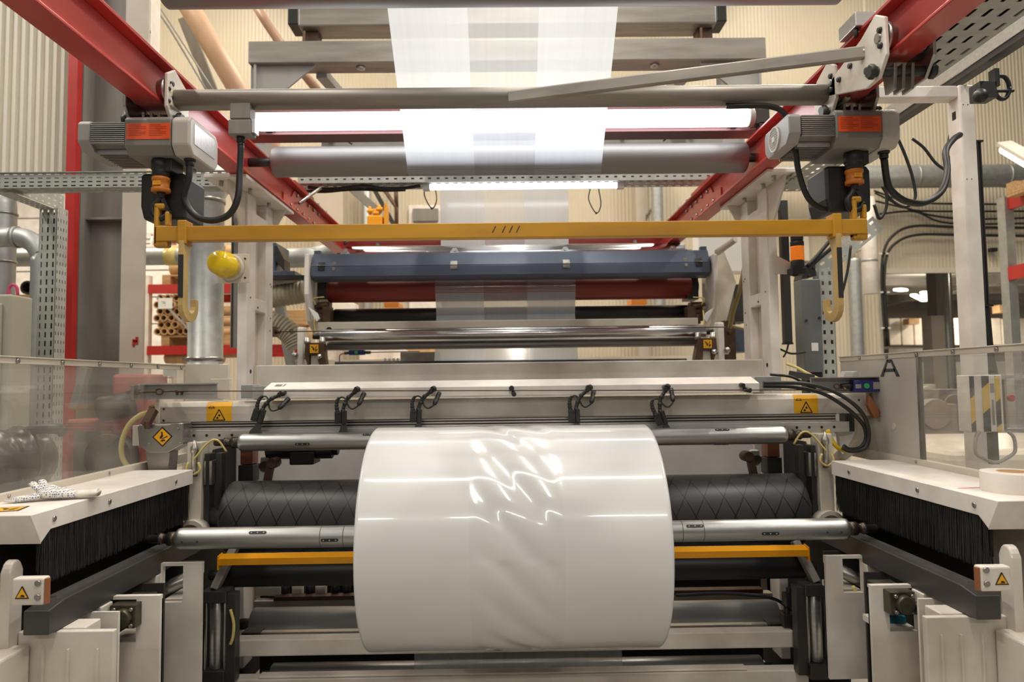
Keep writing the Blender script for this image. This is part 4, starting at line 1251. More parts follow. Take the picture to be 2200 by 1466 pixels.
mb = MB(); mb.tube([gl, gl + Vector((-.004, 0, -.05)), at(396, 425, 2.48), at(418, 462, 2.48), at(455, 474, 2.48), at(492, 461, 2.48), at(511, 425, 2.48), at(515, 370, 2.49), (q0.x + .036, 2.49, q1.z - .03)], .0115, 12, 8)
tag(mb.build('hoist_cable', RUBBER), 'thick black cable looping from the left hoist up to the junction box', 'cable')
mb = MB(); mb.tube([at(1560, 228, 2.49), at(1655, 229, 2.48), at(1690, 252, 2.48), at(1706, 305, 2.48), at(1716, 370, 2.49), at(1736, 425, 2.50), at(1765, 448, 2.52), at(1790, 450, 2.54)], .0105, 12, 8)
tag(mb.build('hoist_cable', RUBBER), 'black cable hanging from the tie bar down to the right chain box', 'cable')
g2 = gl + Vector((dH, 0, 0))
mb = MB(); mb.tube([g2, at(1905, 385, 2.5), at(1915, 410, 2.52), at(1945, 432, 2.55), at(1985, 436, 2.6), at(2022, 412, 2.65), at(2035, 370, 2.7), at(2032, 325, 2.75), at(2048, 300, 2.82), at(2062, 290, 2.9)], .0125, 12, 8)
tag(mb.build('hoist_cable', RUBBER), 'thick black cable looping from the right hoist to the white portal post', 'cable')
for k, ps in enumerate(([(1900, 380), (1905, 440), (1890, 470), (1878, 440)], [(1930, 300), (1945, 335), (1960, 380), (1966, 425), (1945, 445), (1915, 430), (1895, 400)], [(1960, 298), (1985, 318), (2010, 350), (2035, 368)], [(2065, 260), (2045, 280), (2035, 330), (2050, 350)])):
    mb = MB(); mb.tube([at(x, y, 3.1 + k * .05) for x, y in ps], .007, 8, 7)
    tag(mb.build('thin_cable', RUBBER), ('short loop of thin black cable right below the right hoist hook', 'wide loop of thin black cable behind the right hoist cable', 'thin black cable running up to the right hoist end', 'thin black cable curling beside the white portal post')[k], 'cable')

# ------------------------------------------------------------------ white portal at the right
Y = 3.0
p = thing('portal_frame', 'white square tube portal post with cross arm at the right', 'frame', tuple(at(2080, 800, Y)))
xa, xb = at(2066, 300, Y).x, at(2099, 300, Y).x
zt = at(2080, 181, Y).z
mb = MB(); mb.box(xa, xb, Y, Y + .09, 0, zt); mb.build('post', WHITE, p, bevel=.008)
mb = MB(); mb.box(1.30, xa, Y + .01, Y + .08, zt - .055, zt); mb.build('cross_arm', WHITE, p, bevel=.006)
mb = MB()
for yy in (225, 385):
    for dx in (.015, .035): q = at(2080, yy, Y); mb.cyl((xa + dx, Y + .002, q.z), (xa + dx, Y - .001, q.z), .0025, 8)
mb.box(xa - .001, xa + .002, Y + .03, Y + .055, at(2050, 250, Y).z, at(2050, 233, Y).z)
mb.build('screw_holes', VOID, p)
q0, q1 = at(2101, 306, 3.02), at(2126, 655, 3.02)
r = thing('dark_rail', 'dark aluminium profile fixed upright to the right side of the white portal post', 'rail', (q0.x, 3.02, q1.z))
mb = MB()
mb.box(xb + .002, xb + .032, 3.02, 3.06, q1.z, q0.z); mb.build('profile', RAILM, r, bevel=.002)
mb = MB()
for dx in (.008, .022): mb.box(xb + dx, xb + dx + .004, 3.012, 3.02, q1.z, q0.z)
mb.build('rib', RAILM, r)
mb = MB(); mb.box(xb, xb + .036, 3.01, 3.065, q0.z, q0.z + .008); mb.box(xb, xb + .042, 3.01, 3.065, q1.z - .008, q1.z); mb.build('end_cap', BLACK, r)
mb = MB(); mb.tube([(xb + .02, 3.04, q1.z), at(2118, 690, 3.05), at(2125, 760, 3.05), at(2140, 835, 3.05)], .02, 12, 6)
tag(mb.build('corrugated_conduit', BLACK), 'black conduit hanging below the dark profile on the portal post', 'conduit')
# silver rail at upper right with handle bracket
r = thing('overhead_rail', 'silver overhead track with black underside running towards the upper right corner', 'rail', tuple(at(2130, 130, 2.9)))
xr = at(2067, 178, 3.05).x
zr = at(2067, 178, 3.05).z
mb = MB(); mb.box(xr - .05, xr - .0, 2.0, 4.3, zr + .02, zr + .10); mb.build('track', ALU, r, bevel=.003)
mb = MB(); mb.box(xr - .045, xr + .01, 2.0, 4.3, zr - .005, zr + .019); mb.build('underside', BLACK, r)
q = at(2150, 180, 2.85)
h = thing('handle_bracket', 'black oval handle bracket under the silver track at upper right', 'handle', tuple(q))
mb = MB(); q = at(2152, 188, 2.85)
pts = [(q.x + .032 * math.cos(t * PI / 8), 2.85, q.z + (.05 if math.sin(t * PI / 8) > 0 else .05) * math.sin(t * PI / 8)) for t in range(17)]
mb.tube(pts, .009, 10, 2); mb.build('oval_ring', BLACK, h)
mb = MB(); mb.box(q.x - .105, q.x - .035, 2.83, 2.9, q.z - .05, q.z + .02); mb.cyl((q.x - .12, 2.85, q.z - .015), (q.x + .05, 2.85, q.z - .015), .007, 10); mb.ball((q.x - .1, 2.84, q.z - .04), .03); mb.box(q.x - .04, q.x - .02, 2.83, 2.87, q.z, q.z + .075); mb.build('clamp', BLACK, h, bevel=.004)
t = thing('cable_tray', 'perforated grey tray running beside the right red beam at the top', 'cable tray', (1.5, 2.1, 2.7))
mb = MB(); slots(mb, 9, 4, .75, .20, (1.40, 1.75, 2.70), (0, 1, 0), (1, 0, 0), .55, .13); mb.build('tray_floor', TRAYM, t, solid=.002)
mb = MB()
for k in range(7): mb.cyl((1.416 + k * .028, 1.75, 2.72), (1.416 + k * .028, 2.5, 2.72), .0148, 10)
mb.build('cables', RUBBER, t)  # dark filling added above the tray floor so its slots look dark
q = at(1905, 30, 2.45)
t = thing('beam_clamp', 'small grey beam clamp on top of the right red beam at the top edge', 'clamp', tuple(q))
mb = MB(); mb.box(XI - .02, XI + .05, 2.28, 2.40, ZT, ZT + .05); mb.build('block', ALU, t, bevel=.003)
mb = MB(); mb.cyl((XI - .01, 2.3, ZT), (XI - .01, 2.3, ZT - .03), .008, 8); mb.build('bolts', BLACK, t)

# ================================================================== WHITE MACHINE POSTS
def slab(mb, s, xi, d0, d1, y0, y1, z0, z1):
    """box lying outward of the inner face xi on side s, from d0 to d1 outward"""
    mb.box(s * (xi + d0), s * (xi + d1), y0, y1, z0, z1)


def post(s, xi, name):
    t = thing('machine_post', 'white ladder shaped machine post under the %s red beam' % name, 'post', (s * xi, 3.75, 0), 'white machine posts')
    y0, y1 = 3.55, 3.95
    mb = MB()
    slab(mb, s, xi, 0, .05, y0, y0 + .125, .2, ZB - .02)
    mb.build('front_upright', WHITE, t, bevel=.006)
    mb = MB(); slab(mb, s, xi, 0, .05, y1 - .115, y1, .2, ZB - .02); mb.build('rear_upright', WHITE, t, bevel=.006)
    for zz in (2.02, ZB - .14, 1.55):
        mb = MB(); slab(mb, s, xi, .002, .04, y0 + .12, y1 - .11, zz - .03, zz + .035); mb.build('rung', WHITE, t, bevel=.004)
    mb = MB(); slab(mb, s, xi, .045, .055, y0 + .02, y1 - .02, .3, ZB - .02); mb.build('back_panel', CREAM, t)
    mb = MB(); slab(mb, s, xi, -.085, .12, 3.30, 4.05, ZB - .02, ZB - .002); mb.build('top_plate', WHITE, t, bevel=.003)
    mb = MB()
    mb.prism([(y1, ZB - .02), (y1 + .10, ZB - .02), (y1, ZB - .19)], 'x', s * (xi + .02), s * (xi + .03))
    mb.build('gusset', CREAM, t, bevel=.001)
    mb = MB(); mb.prism([(y0, ZB - .02), (y0 - .22, ZB - .02), (y0 - .21, ZB - .06), (y0, ZB - .28)], 'x', s * (xi + .01), s * (xi + .02)); mb.build('gusset', CREAM, t, bevel=.001)
    mb = MB()
    mb.oprism([(0, 0), (.075, 0), (.0, .14)], (s * xi, y1 - .01, ZB - .02), (-s, 0, 0), (0, 0, -1), (0, .008, 0))
    mb.build('gusset', CREAM, t, bevel=.001)
    mb = MB()
    for yy in (3.36, 3.50, 3.78, 4.0):
        for dx in (-.03, .06): mb.cyl((s * (xi + dx), yy, ZB - .02), (s * (xi + dx), yy, ZB - .045), .011, 8)
    mb.build('bolts', STEEL, t)
    mb = MB()
    for yy, zz in ((y0 + .04, 2.40), (y0 + .05, 2.05), (y1 - .05, 2.16), (y1 - .03, 2.15), (y1 - .04, 1.97), (y1 - .05, 1.90), (y0 + .16, 2.01)):
        mb.cyl((s * (xi + .003), yy, zz), (s * (xi - .0012), yy, zz), .0055, 8)
    zz = at(543, 798, y0).z; mb.cyl((s * (xi + .003), y0 + .06, zz), (s * (xi - .0012), y0 + .06, zz), .012, 12)
    mb.build('screw_holes', VOID, t)
    return t


XPL, XPR = 1.31, 1.36
post(-1, XPL, 'left')
post(1, XPR, 'right')
Y = 3.66
zt, zb = at(1084, 779, Y).z, at(1084, 822, Y).z
t = thing('cross_beam', 'wide white level beam joining the two white posts above the sensor channel', 'beam', (0, Y, zb))
mb = MB(); mb.box(-XPL, XPR, Y, Y + .12, zb - .03, zt); mb.build('box_section', WHITE2, t, bevel=.005)
mb = MB(); mb.box(-XPL + .001, -XPL + .012, Y - .004, Y, zb - .02, zt); mb.box(XPR - .012, XPR - .001, Y - .004, Y, zb - .02, zt); mb.box(XPR - .26, XPR - .258, Y - .0005, Y + .001, zb, zt); mb.build('weld_seam', CREAM, t)

# yellow beacon on the left
q0, q1 = at(468, 546, 3.5), at(536, 608, 3.5)
t = thing('warning_beacon', 'round yellow beacon lamp on a plate fixed to the left white post', 'beacon', ((q0.x + q1.x) / 2, 3.5, q1.z))
mb = MB(); mb.box(q0.x, q1.x, 3.50, 3.506, q1.z, q0.z); mb.build('mounting_plate', CREAM, t, bevel=.002)
c = at(497, 575, 3.5)
ax = Vector((-.01, -1, 0)).normalized()
mb = MB(); mb.lathe([(0, .068), (.012, .068), (.018, .060), (.03, .060)], (c.x, 3.5, c.z), ax, 32); mb.build('base', CREAM, t)
mb = MB(); mb.lathe([(.028, .061), (.075, .061), (.078, .064), (.083, .064), (.086, .060), (.15, .058), (.162, .050), (.168, .030), (.169, .004)], (c.x, 3.5, c.z), ax, 36)
ln = mb.build('lens', YELP, t, label='ribbed yellow lens')
mb = MB()
for yy in (556, 597): q = at(526.5, yy, 3.5); mb.cyl((q.x, 3.50, q.z), (q.x, 3.497, q.z), .005, 10)
mb.build('screws', VOID, t)
q = at(515, 578, 3.499); mb = MB()
for k in range(4): mb.box(q.x - .010 + k * .006, q.x - .0062 + k * .006, 3.4985, 3.4999, q.z - .0045, q.z + .0045)
mb.build('printed_mark', COLG, t)
# amber beacon on the right
q = at(1713, 545, 3.5)
t = thing('warning_beacon', 'black and amber cylindrical beacon on a bracket right of the right white post', 'beacon', tuple(at(1713, 585, 3.5)))
z0, z1, z2, z3 = at(1713, 572, 3.5).z, at(1713, 560, 3.5).z, at(1713, 530, 3.5).z, at(1713, 504, 3.5).z
mb = MB(); mb.cyl((q.x, 3.5, z0 - .02), (q.x, 3.5, z1), .033, 24); mb.box(q.x - .04, q.x + .03, 3.47, 3.54, z0 - .045, z0 - .012); mb.build('base', BLACK, t, bevel=.002)
mb = MB(); mb.lathe([(i * (z2 - z1) / 12, .033 + (.0012 if i % 2 else 0)) for i in range(13)], (q.x, 3.5, z1), (0, 0, 1), 28); mb.build('lens', AMBER, t, label='amber lens')
mb = MB(); mb.cyl((q.x, 3.5, z2), (q.x, 3.5, z2 + .028), .0335, 24); mb.cyl((q.x, 3.5, z2 + .028), (q.x, 3.5, z3 + .02), .031, 24); mb.build('cap', BLACK, t)
b0, b1 = at(1661, 545, 3.54), at(1693, 588, 3.54)
mb = MB(); mb.prism([(b0.x, b1.z), (b1.x + .02, b1.z - .005), (b1.x + .02, b0.z - .05), (b0.x, b0.z)], 'y', 3.54, 3.546); mb.build('bracket', CREAM, t, bevel=.001)
mb = MB(); mb.tube([at(1700, 583, 3.5), at(1704, 592, 3.49), at(1713, 591, 3.49), at(1716, 584, 3.5)], .005, 8, 6); mb.build('cable', RUBBER, t)
# dark conduit rails behind the posts
q0, q1 = at(1676, 430, 3.75), at(1697, 736, 3.75)
t = thing('dark_rail', 'dark upright profile behind the right white post, below the amber beacon', 'rail', (q0.x, 3.75, q1.z))
mb = MB(); mb.box(q0.x - .0, q0.x + .042, 3.75, 3.79, q1.z, q0.z); mb.build('profile', RAILM, t, bevel=.003)
mb = MB(); mb.box(q0.x - .002, q0.x + .044, 3.748, 3.792, q1.z - .01, q1.z); mb.build('end_cap', BLACK, t)
mb = MB(); mb.tube([at(1694, 738, 3.76), at(1690, 755, 3.76), at(1683, 768, 3.76)], .005, 8, 5); mb.tube([at(1675, 750, 3.8), at(1700, 760, 3.85), at(1730, 757, 3.9)], .006, 8, 5); mb.build('cable', RUBBER, t)
q0, q1 = at(497, 440, 3.8), at(509, 747, 3.8)
t = thing('grey_rail', 'grey upright cable profile beside the left white post', 'rail', (q0.x, 3.8, q1.z))
mb = MB(); mb.box(q0.x, q1.x, 3.8, 3.86, q1.z, q0.z); mb.build('profile', LGREY, t, bevel=.003)
mb = MB(); mb.box(q0.x + .008, q0.x + .014, 3.795, 3.8, q1.z, q0.z); mb.build('groove_strip', RAILM, t)
mb = MB(); q = at(510, 505, 3.9); mb.cbox((q.x - .03, 4.0, q.z), .06, .06, .18); mb.cyl((q.x - .03, 4.0, q.z - .09), (q.x - .03, 4.0, q.z - .16), .02, 12)
tag(mb.build('black_switch_box', BLACK, bevel=.008), 'black switch box behind the left white post', 'box')

# ------------------------------------------------------------------ corona treater / coating unit
Y = 4.55
cx0, cx1, _ = span(668, 575, 1526, 568, Y)
z1_, z2_, z3_, z4_ = at(1084, 539, Y).z, at(1084, 568, Y).z, at(1084, 590, Y).z, at(1084, 598, Y).z
un = thing('coating_unit', 'treating unit with long blue grey hinged cover between white end frames', 'machine', (0, Y, z4_))
mb = MB(); mb.prism([(Y - .0, z2_), (Y + .05, z1_), (Y + .16, z1_), (Y + .16, z2_)], 'x', cx0, cx1); mb.build('upper_cover', BLUEG, un, bevel=.003)
mb = MB(); mb.prism([(Y - .004, z2_ - .003), (Y + .16, z2_ - .003), (Y + .16, z4_ + .01), (Y + .10, z4_), (Y + .04, z3_ - .015), (Y - .004, z3_)], 'x', cx0, cx1); mb.build('lower_cover', BLUEG, un, bevel=.003)
for px in (690, 975, 1217, 1502):
    q = at(px, 572 - (px - 1081) * .006, Y - .008)
    mb = MB()
    mb.box(q.x - .022, q.x + .022, Y - .010, Y - .003, z2_ - .028, z2_ - .003); mb.oprism([(-.022, .0), (.022, 0), (.022, .026), (-.022, .026)], (q.x, Y - .002, z2_ + .002), (1, 0, 0), (0, .05, z1_ - z2_), (0, -.006, .002)); mb.cyl((q.x - .024, Y - .008, z2_), (q.x + .024, Y - .008, z2_), .006, 10)
    for dx in (-.013, .013): bolt(mb, (q.x + dx, Y - .010, z2_ - .018), (0, -1, 0), .006, .004, 8)
    mb.build('hinge', BLACK if px in (690, 1502) else STEEL, un)
mb = MB()
for px in (717, 1474):
    q = at(px, 568, Y)
    mb.cyl((q.x, Y + .01, z2_ + .018), (q.x, Y + .005, z2_ + .018), .012, 14); mb.cyl((q.x, Y - .002, z2_ - .02), (q.x, Y - .008, z2_ - .02), .011, 14)
mb.build('lock', STEEL, un)
for px in (742, 977, 1214, 1445):
    q = at(px, 538, Y + .08); mb = MB(); mb.prism([(q.x - .035, z1_), (q.x + .035, z1_), (q.x + .012, z1_ + .035), (q.x - .012, z1_ + .035)], 'y', Y + .07, Y + .08); mb.cyl((q.x, Y + .06, z1_ + .02), (q.x, Y + .09, z1_ + .02), .01, 10); mb.build('grip', CHROME, un)
mb = MB()
for px in (683, 1510): q = at(px, 540, Y + .1); mb.box(q.x - .02, q.x + .02, Y + .08, Y + .12, z1_, z1_ + .03)
mb.build('stop_block', BLUEG, un)
# white end frames: bent plates left and right
for s, px in ((-1, 662), (1, 1533)):
    e0 = at(px, 560, Y).x
    zt = at(px, 547, Y).z; zm = at(px, 640, Y).z; zl = at(px, 692, Y).z
    mb = MB()
    w = .018
    mb.prism([(Y - .03, zt), (Y + .25, zt), (Y + .25, zl - .1), (Y + .04, zl), (Y - .03, zm + .02)], 'x', e0 - w if s < 0 else e0 - .012, e0 + .012 if s < 0 else e0 + w)
    mb.build('end_frame', WHITE, un, bevel=.008)
    mb = MB(); xo = e0 - s * .0
    mb.oprism([(0, zm - .06), (.06, zm - .10), (.075, zl + .02), (.055, zl - .0), (0, zm - .12)][:4], (xo, Y + .0, 0), (-s, 0, 0), (0, 0, 1), (0, .02, 0)); mb.build('cover_wing', PAPER, un, bevel=.002)
q0 = at(1545, 600, 4.75)
mb = MB(); mb.prism([(q0.x, q0.z + .20), (q0.x + .04, q0.z + .2), (q0.x + .12, q0.z - .02), (q0.x + .04, q0.z - .30), (q0.x - .06, q0.z - .34)], 'y', 4.75, 4.95); mb.build('gear_guard', CREAM, un, bevel=.006)
mb = MB(); p0, p1 = at(1540, 543, 4.6), at(1580, 514, 4.45); mb.cyl(p0, p1, .022, 18); mb.build('handle_tube', COLP, un)
# mess of fittings at both ends of the rollers
for s, px in ((1, 690), (-1, 1496)):
    mb = MB()
    q = at(px, 670, 4.7)
    mb.cyl((q.x - .02 * s, 4.7, q.z + .0), (q.x + .06 * s, 4.7, q.z), .035, 16); mb.cyl((q.x, 4.68, q.z - .02), (q.x, 4.68, q.z - .085), .022, 14); mb.box(q.x - .03, q.x + .05, 4.72, 4.8, q.z - .06, q.z + .07)
    mb.cyl((q.x - .03, 4.66, q.z + .03), (q.x + .05, 4.66, q.z + .045), .014, 12); mb.box(q.x + .02 * s, q.x + .07 * s, 4.65, 4.75, q.z - .09, q.z + .03)
    mb.build('bearing_fittings', BROWN, un, bevel=.003)
    mb = MB(); mb.box(q.x - .045, q.x + .03, 4.74, 4.9, q.z + .09, q.z + .24); mb.build('bearing_block', BLACK, un)
    mb = MB(); mb.tube([(q.x - .02 * s, 4.64, q.z + .04), (q.x - .03 * s, 4.62, q.z + .08), (q.x + .04 * s, 4.62, q.z + .09)], .004, 8, 6); mb.tube([(q.x - .03 * s, 4.64, q.z), (q.x - .02 * s, 4.6, q.z - .08), (q.x + .0 * s, 4.58, q.z - .17)], .005, 8, 6); mb.build('yellow_tube', HOSE, un)
t = thing('tray_beam', 'beige level channel with round end holes under the matt black roller', 'beam', tuple(at(1080, 700, 4.62)))
x0, x1, zc = span(682, 702, 1500, 695, 4.62)
mb = MB(); mb.box(x0, x1, 4.62, 4.72, zc - .045, zc + .033); mb.build('channel', CREAM, t, bevel=.003)
mb = MB()
for px in (707, 1487): q = at(px, 709, 4.618); mb.cyl((q.x, 4.622, q.z), (q.x, 4.6165, q.z), .019, 20)
mb.build('end_hole', VOID, t)

# chrome roller pair with clamps
Y = 4.35
zc, rc = roller_fit(Y, 703, 733)
x0, x1, _ = span(690, 720, 1515, 715, Y)
t = roller('guide_roller', 'bright chrome guide roller clamped between brown brackets with yellow signs', 'roller', Y, zc, rc, x0, x1, CHROME, .02, .05)
mb = MB(); z2, r2 = roller_fit(Y + .03, 733, 749); mb.cyl((x0 + .03, Y + .03, z2), (x1 - .03, Y + .03, z2), r2, 26); tag(mb.build('support_tube', ROLLM), 'dull grey tube directly under the chrome roller', 'tube')


def diamond_sign(parent, c, u, v, half, n, kind='hand'):
    """square yellow sign with black rim and a cut-hand pictogram"""
    c, u, v, n = Vector(c), Vector(u).normalized(), Vector(v).normalized(), Vector(n).normalized()
    mb = MB(); mb.oprism([(-half, -half), (half, -half), (half, half), (-half, half)], c, u, v, n * .0008); a = mb.build('warning_sign', SIGNK, parent, label='yellow and black warning sign')
    h = half * .84
    mb = MB(); mb.oprism([(-h, -h), (h, -h), (h, h), (-h, h)], c + n * .0008, u, v, n * .0004); mb.build('sign_face', SIGNY, a)
    U, V = (u - v).normalized(), (u + v).normalized()      # upright axes of a sign standing on its corner
    o = c + n * .0012
    k = half
    mb = MB()
    mb.oprism([(-.72 * k, .02 * k), (-.10 * k, .12 * k), (.22 * k, -.12 * k), (.26 * k, -.36 * k), (.02 * k, -.36 * k), (-.3 * k, -.12 * k), (-.72 * k, -.16 * k)], o, U, V, n * .0003)
    mb.oprism([(-.12 * k, .70 * k), (.0 * k, .76 * k), (.34 * k, -.02 * k), (.24 * k, -.08 * k)], o, U, V, n * .0003)
    mb.oprism([(.38 * k, .30 * k), (.58 * k, .44 * k), (.62 * k, .1 * k), (.80 * k, .02 * k), (.58 * k, -.06 * k), (.72 * k, -.3 * k), (.5 * k, -.2 * k), (.38 * k, -.1 * k)], o, U, V, n * .0003)
    mb.build('pictogram', SIGNK, a)
    return a


def tri_sign(parent, c, u, v, w, n, kind='dots'):
    """yellow triangle with black rim"""
    c, u, v, n = Vector(c), Vector(u).normalized(), Vector(v).normalized(), Vector(n).normalized()
    h = w * .88
    mb = MB(); mb.oprism([(-w / 2, 0), (w / 2, 0), (.04 * w, h), (-.04 * w, h)], c, u, v, n * .0008); a = mb.build('warning_triangle', SIGNK, parent, label='yellow warning triangle')
    mb = MB(); mb.oprism([(-w * .385, .085 * w), (w * .385, .085 * w), (0, h * .86)], c + n * .0008, u, v, n * .0004); mb.build('triangle_face', SIGNY, a)
    o = c + n * .0012
    mb = MB()
    if kind == 'dots':
        for dx, dz in ((-.08, .17), (.03, .36)):
            mb.oprism([(dx * w + .075 * w * math.cos(i * PI / 6), dz * w + .075 * w * math.sin(i * PI / 6)) for i in range(12)], o, u, v, n * .0003)
            mb.oprism([(dx * w + w * (.10 + .025 * (j > 6)) * math.cos(t), dz * w + w * (.10 + .025 * (j > 6)) * math.sin(t)) for j, t in enumerate([-1.0 + .2 * i for i in range(7)] + [.2 - .2 * i for i in range(7)])], o, u, v, n * .0003)
    elif kind == 'hand':
        mb.oprism([(-.1 * w, .16 * w), (.2 * w, .14 * w), (.2 * w, .22 * w), (.05 * w, .30 * w), (-.08 * w, .26 * w)], o, u, v, n * .0003)
        mb.oprism([(-.2 * w, .11 * w), (.2 * w, .11 * w), (.2 * w, .13 * w), (-.2 * w, .13 * w)], o, u, v, n * .0003)
    else:
        mb.oprism([(.03 * w, .62 * w), (-.07 * w, .38 * w), (.0, .38 * w), (-.03 * w, .14 * w), (.07 * w, .43 * w), (.01 * w, .43 * w)], o, u, v, n * .0003)
    mb.build('pictogram', SIGNK, a)
    return a


for s, px, nm in ((1, 676, 'left'), (-1, 1519, 'right')):
    q = at(px, 738 - (px - 1081) * .012, Y - .08)
    t = thing('roller_clamp', 'brown clamp bracket with yellow hand sign at the %s end of the chrome roller' % nm, 'bracket', tuple(q), 'chrome roller clamps')
    mb = MB()
    mb.prism([(q.x - .055, zc - .045), (q.x + .055, zc - .045), (q.x + .075, zc - .20), (q.x + .04, zc - .22), (q.x + .015, zc - .12), (q.x - .03, zc - .12), (q.x - .03, zc - .22), (q.x - .06, zc - .12)] if s > 0 else
             [(q.x - .055, zc - .045), (q.x + .055, zc - .045), (q.x + .06, zc - .12), (q.x + .03, zc - .20), (q.x + .02, zc - .12), (q.x - .03, zc - .12), (q.x - .05, zc - .22), (q.x - .085, zc - .20)], 'y', Y - .09, Y - .02)
    mb.build('body', BROWN, t, bevel=.003)
    mb = MB(); mb.prism([(q.x - .025, zc - .12), (q.x + .022, zc - .12), (q.x + .03, zc - .32), (q.x - .03, zc - .32)], 'y', Y - .07, Y - .01); mb.build('foot', CREAM, t, bevel=.003)
    for dx in (-.05, .042):
        mb = MB(); mb.lathe([(0, .020), (.018, .020), (.02, .016), (.04, .016), (.042, .010)], (q.x + dx, Y - .06, zc - .05), (0, -.15, 1), 18); mb.build('knob', STEEL, t)
    diamond_sign(t, (q.x, Y - .0905, zc - .082), (1, 0, 0), (0, 0, 1), .031, (0, -1, 0))
    mb = MB(); mb.ball((q.x + .035, Y - .10, zc - .13), .016); mb.ball((q.x - .02, Y - .10, zc - .30), .016); mb.build('chrome_ball', CHROME, t)
    # white support arm beside
    e = at(px - 26 * s, 740, Y + .02)
    t2 = thing('roller_stand', 'white upright support arm outside the %s roller clamp' % nm, 'bracket', (e.x, Y, zc - .4), 'white roller supports')
    mb = MB(); mb.prism([(Y - .03, zc + .055), (Y + .05, zc + .06), (Y + .10, zc - .1), (Y + .10, zc - .36), (Y - .02, zc - .36), (Y - .03, zc - .05)], 'x', e.x - .02, e.x + .02); mb.build('plate', WHITE, t2, bevel=.008)
    mb = MB(); mb.ball((e.x - .03 * s, Y - .04, zc - .12), .02); mb.cyl((e.x - .05 * s, Y, zc - .13), (e.x + .05 * s, Y, zc - .13), .015, 12); mb.build('pin', STEEL, t2)
# thin guide wire with turnbuckle above the chrome roller
mb = MB(); p0, p1 = at(596, 713, 4.2), at(1560, 703, 4.2); mb.cyl(p0, p1, .0035, 8); mb.box(p0.x - .05, p0.x - .01, 4.16, 4.24, p0.z - .03, p0.z + .03); mb.cyl((p0.x - .01, 4.2, p0.z), (p0.x + .02, 4.2, p0.z), .014, 8)
q = at(626, 712, 4.2); mb.ring((q.x, 4.196, q.z), (q.x, 4.204, q.z), .013, .008, 16)
tag(mb.build('pull_wire', BROWN), 'thin brown emergency wire with eye bolt above the chrome roller', 'wire')
# blue pull-cord switches far behind
q = at(768, 758, 5.6); t = thing('cord_switch', 'small blue cord switch seen below the chrome roller at left', 'switch', tuple(q))
mb = MB(); mb.box(q.x - .06, q.x + .06, 5.55, 5.62, q.z - .02, q.z + .02); mb.build('body', BLUE, t, bevel=.004)
mb = MB(); mb.cyl((q.x + .06, 5.58, q.z), (q.x + .11, 5.58, q.z), .014, 10); mb.cyl((q.x - .1, 5.58, q.z - .005), (q.x - .06, 5.58, q.z), .012, 10); mb.cyl((q.x + .1, 5.58, q.z), (q.x + .5, 5.58, q.z + .003), .004, 6); mb.tube([(q.x - .1, 5.58, q.z - .005), (q.x - .135, 5.58, q.z - .02), (q.x - .14, 5.58, q.z - .08)], .004, 6, 5); mb.build('wire', DARK, t)
mb = MB(); mb.box(q.x - .012, q.x + .012, 5.545, 5.55, q.z - .012, q.z + .012); mb.build('indicator', GREEN, t)
# low dark roller and plate behind the cross beam
mb = MB(); a, b = at(720, 780, 4.6), at(1475, 773, 4.6); mb.cyl((a.x, 4.6, a.z - .01), (b.x, 4.6, b.z - .01), .018, 18); tag(mb.build('dark_bar', BLACK), 'thin dark bar just above the wide white cross beam', 'bar')
mb = MB(); a, b = at(860, 757, 5.3), at(945, 776, 5.3); mb.box(a.x, b.x, 5.3, 5.35, b.z, a.z); tag(mb.build('machine_plate', STEEL, bevel=.003), 'grey metal plate behind the film below the chrome roller', 'plate')
for k in range(4):
    a = at(828 + k * 9, 772, 5.2); mb = MB(); mb.cyl((a.x, 5.2, a.z - .02), (a.x, 5.2, a.z + .008), .012, 12); tag(mb.build('white_connector', PAPER), 'small white connector in the row left of the grey plate', 'connector', 'white connectors')

# ribbed hoses at the left
for k, ps in enumerate(([(560, 645), (590, 637), (625, 632), (656, 627)], [(575, 690), (605, 703), (628, 722), (640, 745)])):
    Yh = 5.0
    P = [at(x, y, Yh) for x, y in ps]
    mb = MB(); mb.tube(P, lambda s: .072 + .009 * abs(math.sin(s * PI * 13)) ** .6, 20, 50)
    tag(mb.build('ribbed_hose', FLEX), ('upper thick ribbed beige hose entering the coating unit from the left' if k == 0 else 'lower ribbed hose bending down left of the chrome roller'), 'hose')
mb = MB(); mb.beam(at(598, 640, 5.4), at(630, 800, 5.2), .07, .06, (0, 1, 0)); tag(mb.build('slanted_leg', COLG), 'slanting grey leg between the ribbed hoses', 'leg brace')
# dark housing behind the left post
t = thing('dark_housing', 'dark grey machine housing right behind the left white post', 'machine', tuple(at(620, 600, 4.9)))
q0, q1 = at(584, 530, 4.9), at(635, 590, 4.9)
mb = MB(); mb.box(q0.x - .1, q0.x + .03, 4.9, 5.2, q1.z, q0.z + .03); mb.box(q0.x - .1, q1.x, 4.88, 5.2, q1.z - .03, q1.z + .025); mb.build('body', BLUEG, t, bevel=.006)
mb = MB(); mb.prism([(q0.x + .03, q0.z - .0), (q0.x + .05, q0.z), (q0.x + .10, q0.z - .10), (q0.x + .10, q0.z - .18), (q0.x + .03, q0.z - .10)], 'y', 4.86, 5.0); mb.build('side_cover', BLACK, t, bevel=.004)
mb = MB(); mb.beam(at(585, 597, 4.85), at(655, 597, 4.85), .04, .03); mb.build('rod', BLACK, t)
mb = MB(); mb.cyl(at(584, 455, 4.9), at(640, 455, 4.9), .03, 12); mb.build('spindle', BLACK, t)
mb = MB(); a, b = at(594, 556, 6.0), at(672, 553, 6.0); mb.cyl((a.x, 6.0, a.z), (b.x + .06, 6.0, b.z), .085, 24); mb.cyl((b.x - .05, 6, b.z), (b.x + .28, 6, b.z + .07), .075, 24); tag(mb.build('short_duct', GALV), 'short bright round duct behind the left white post', 'duct')
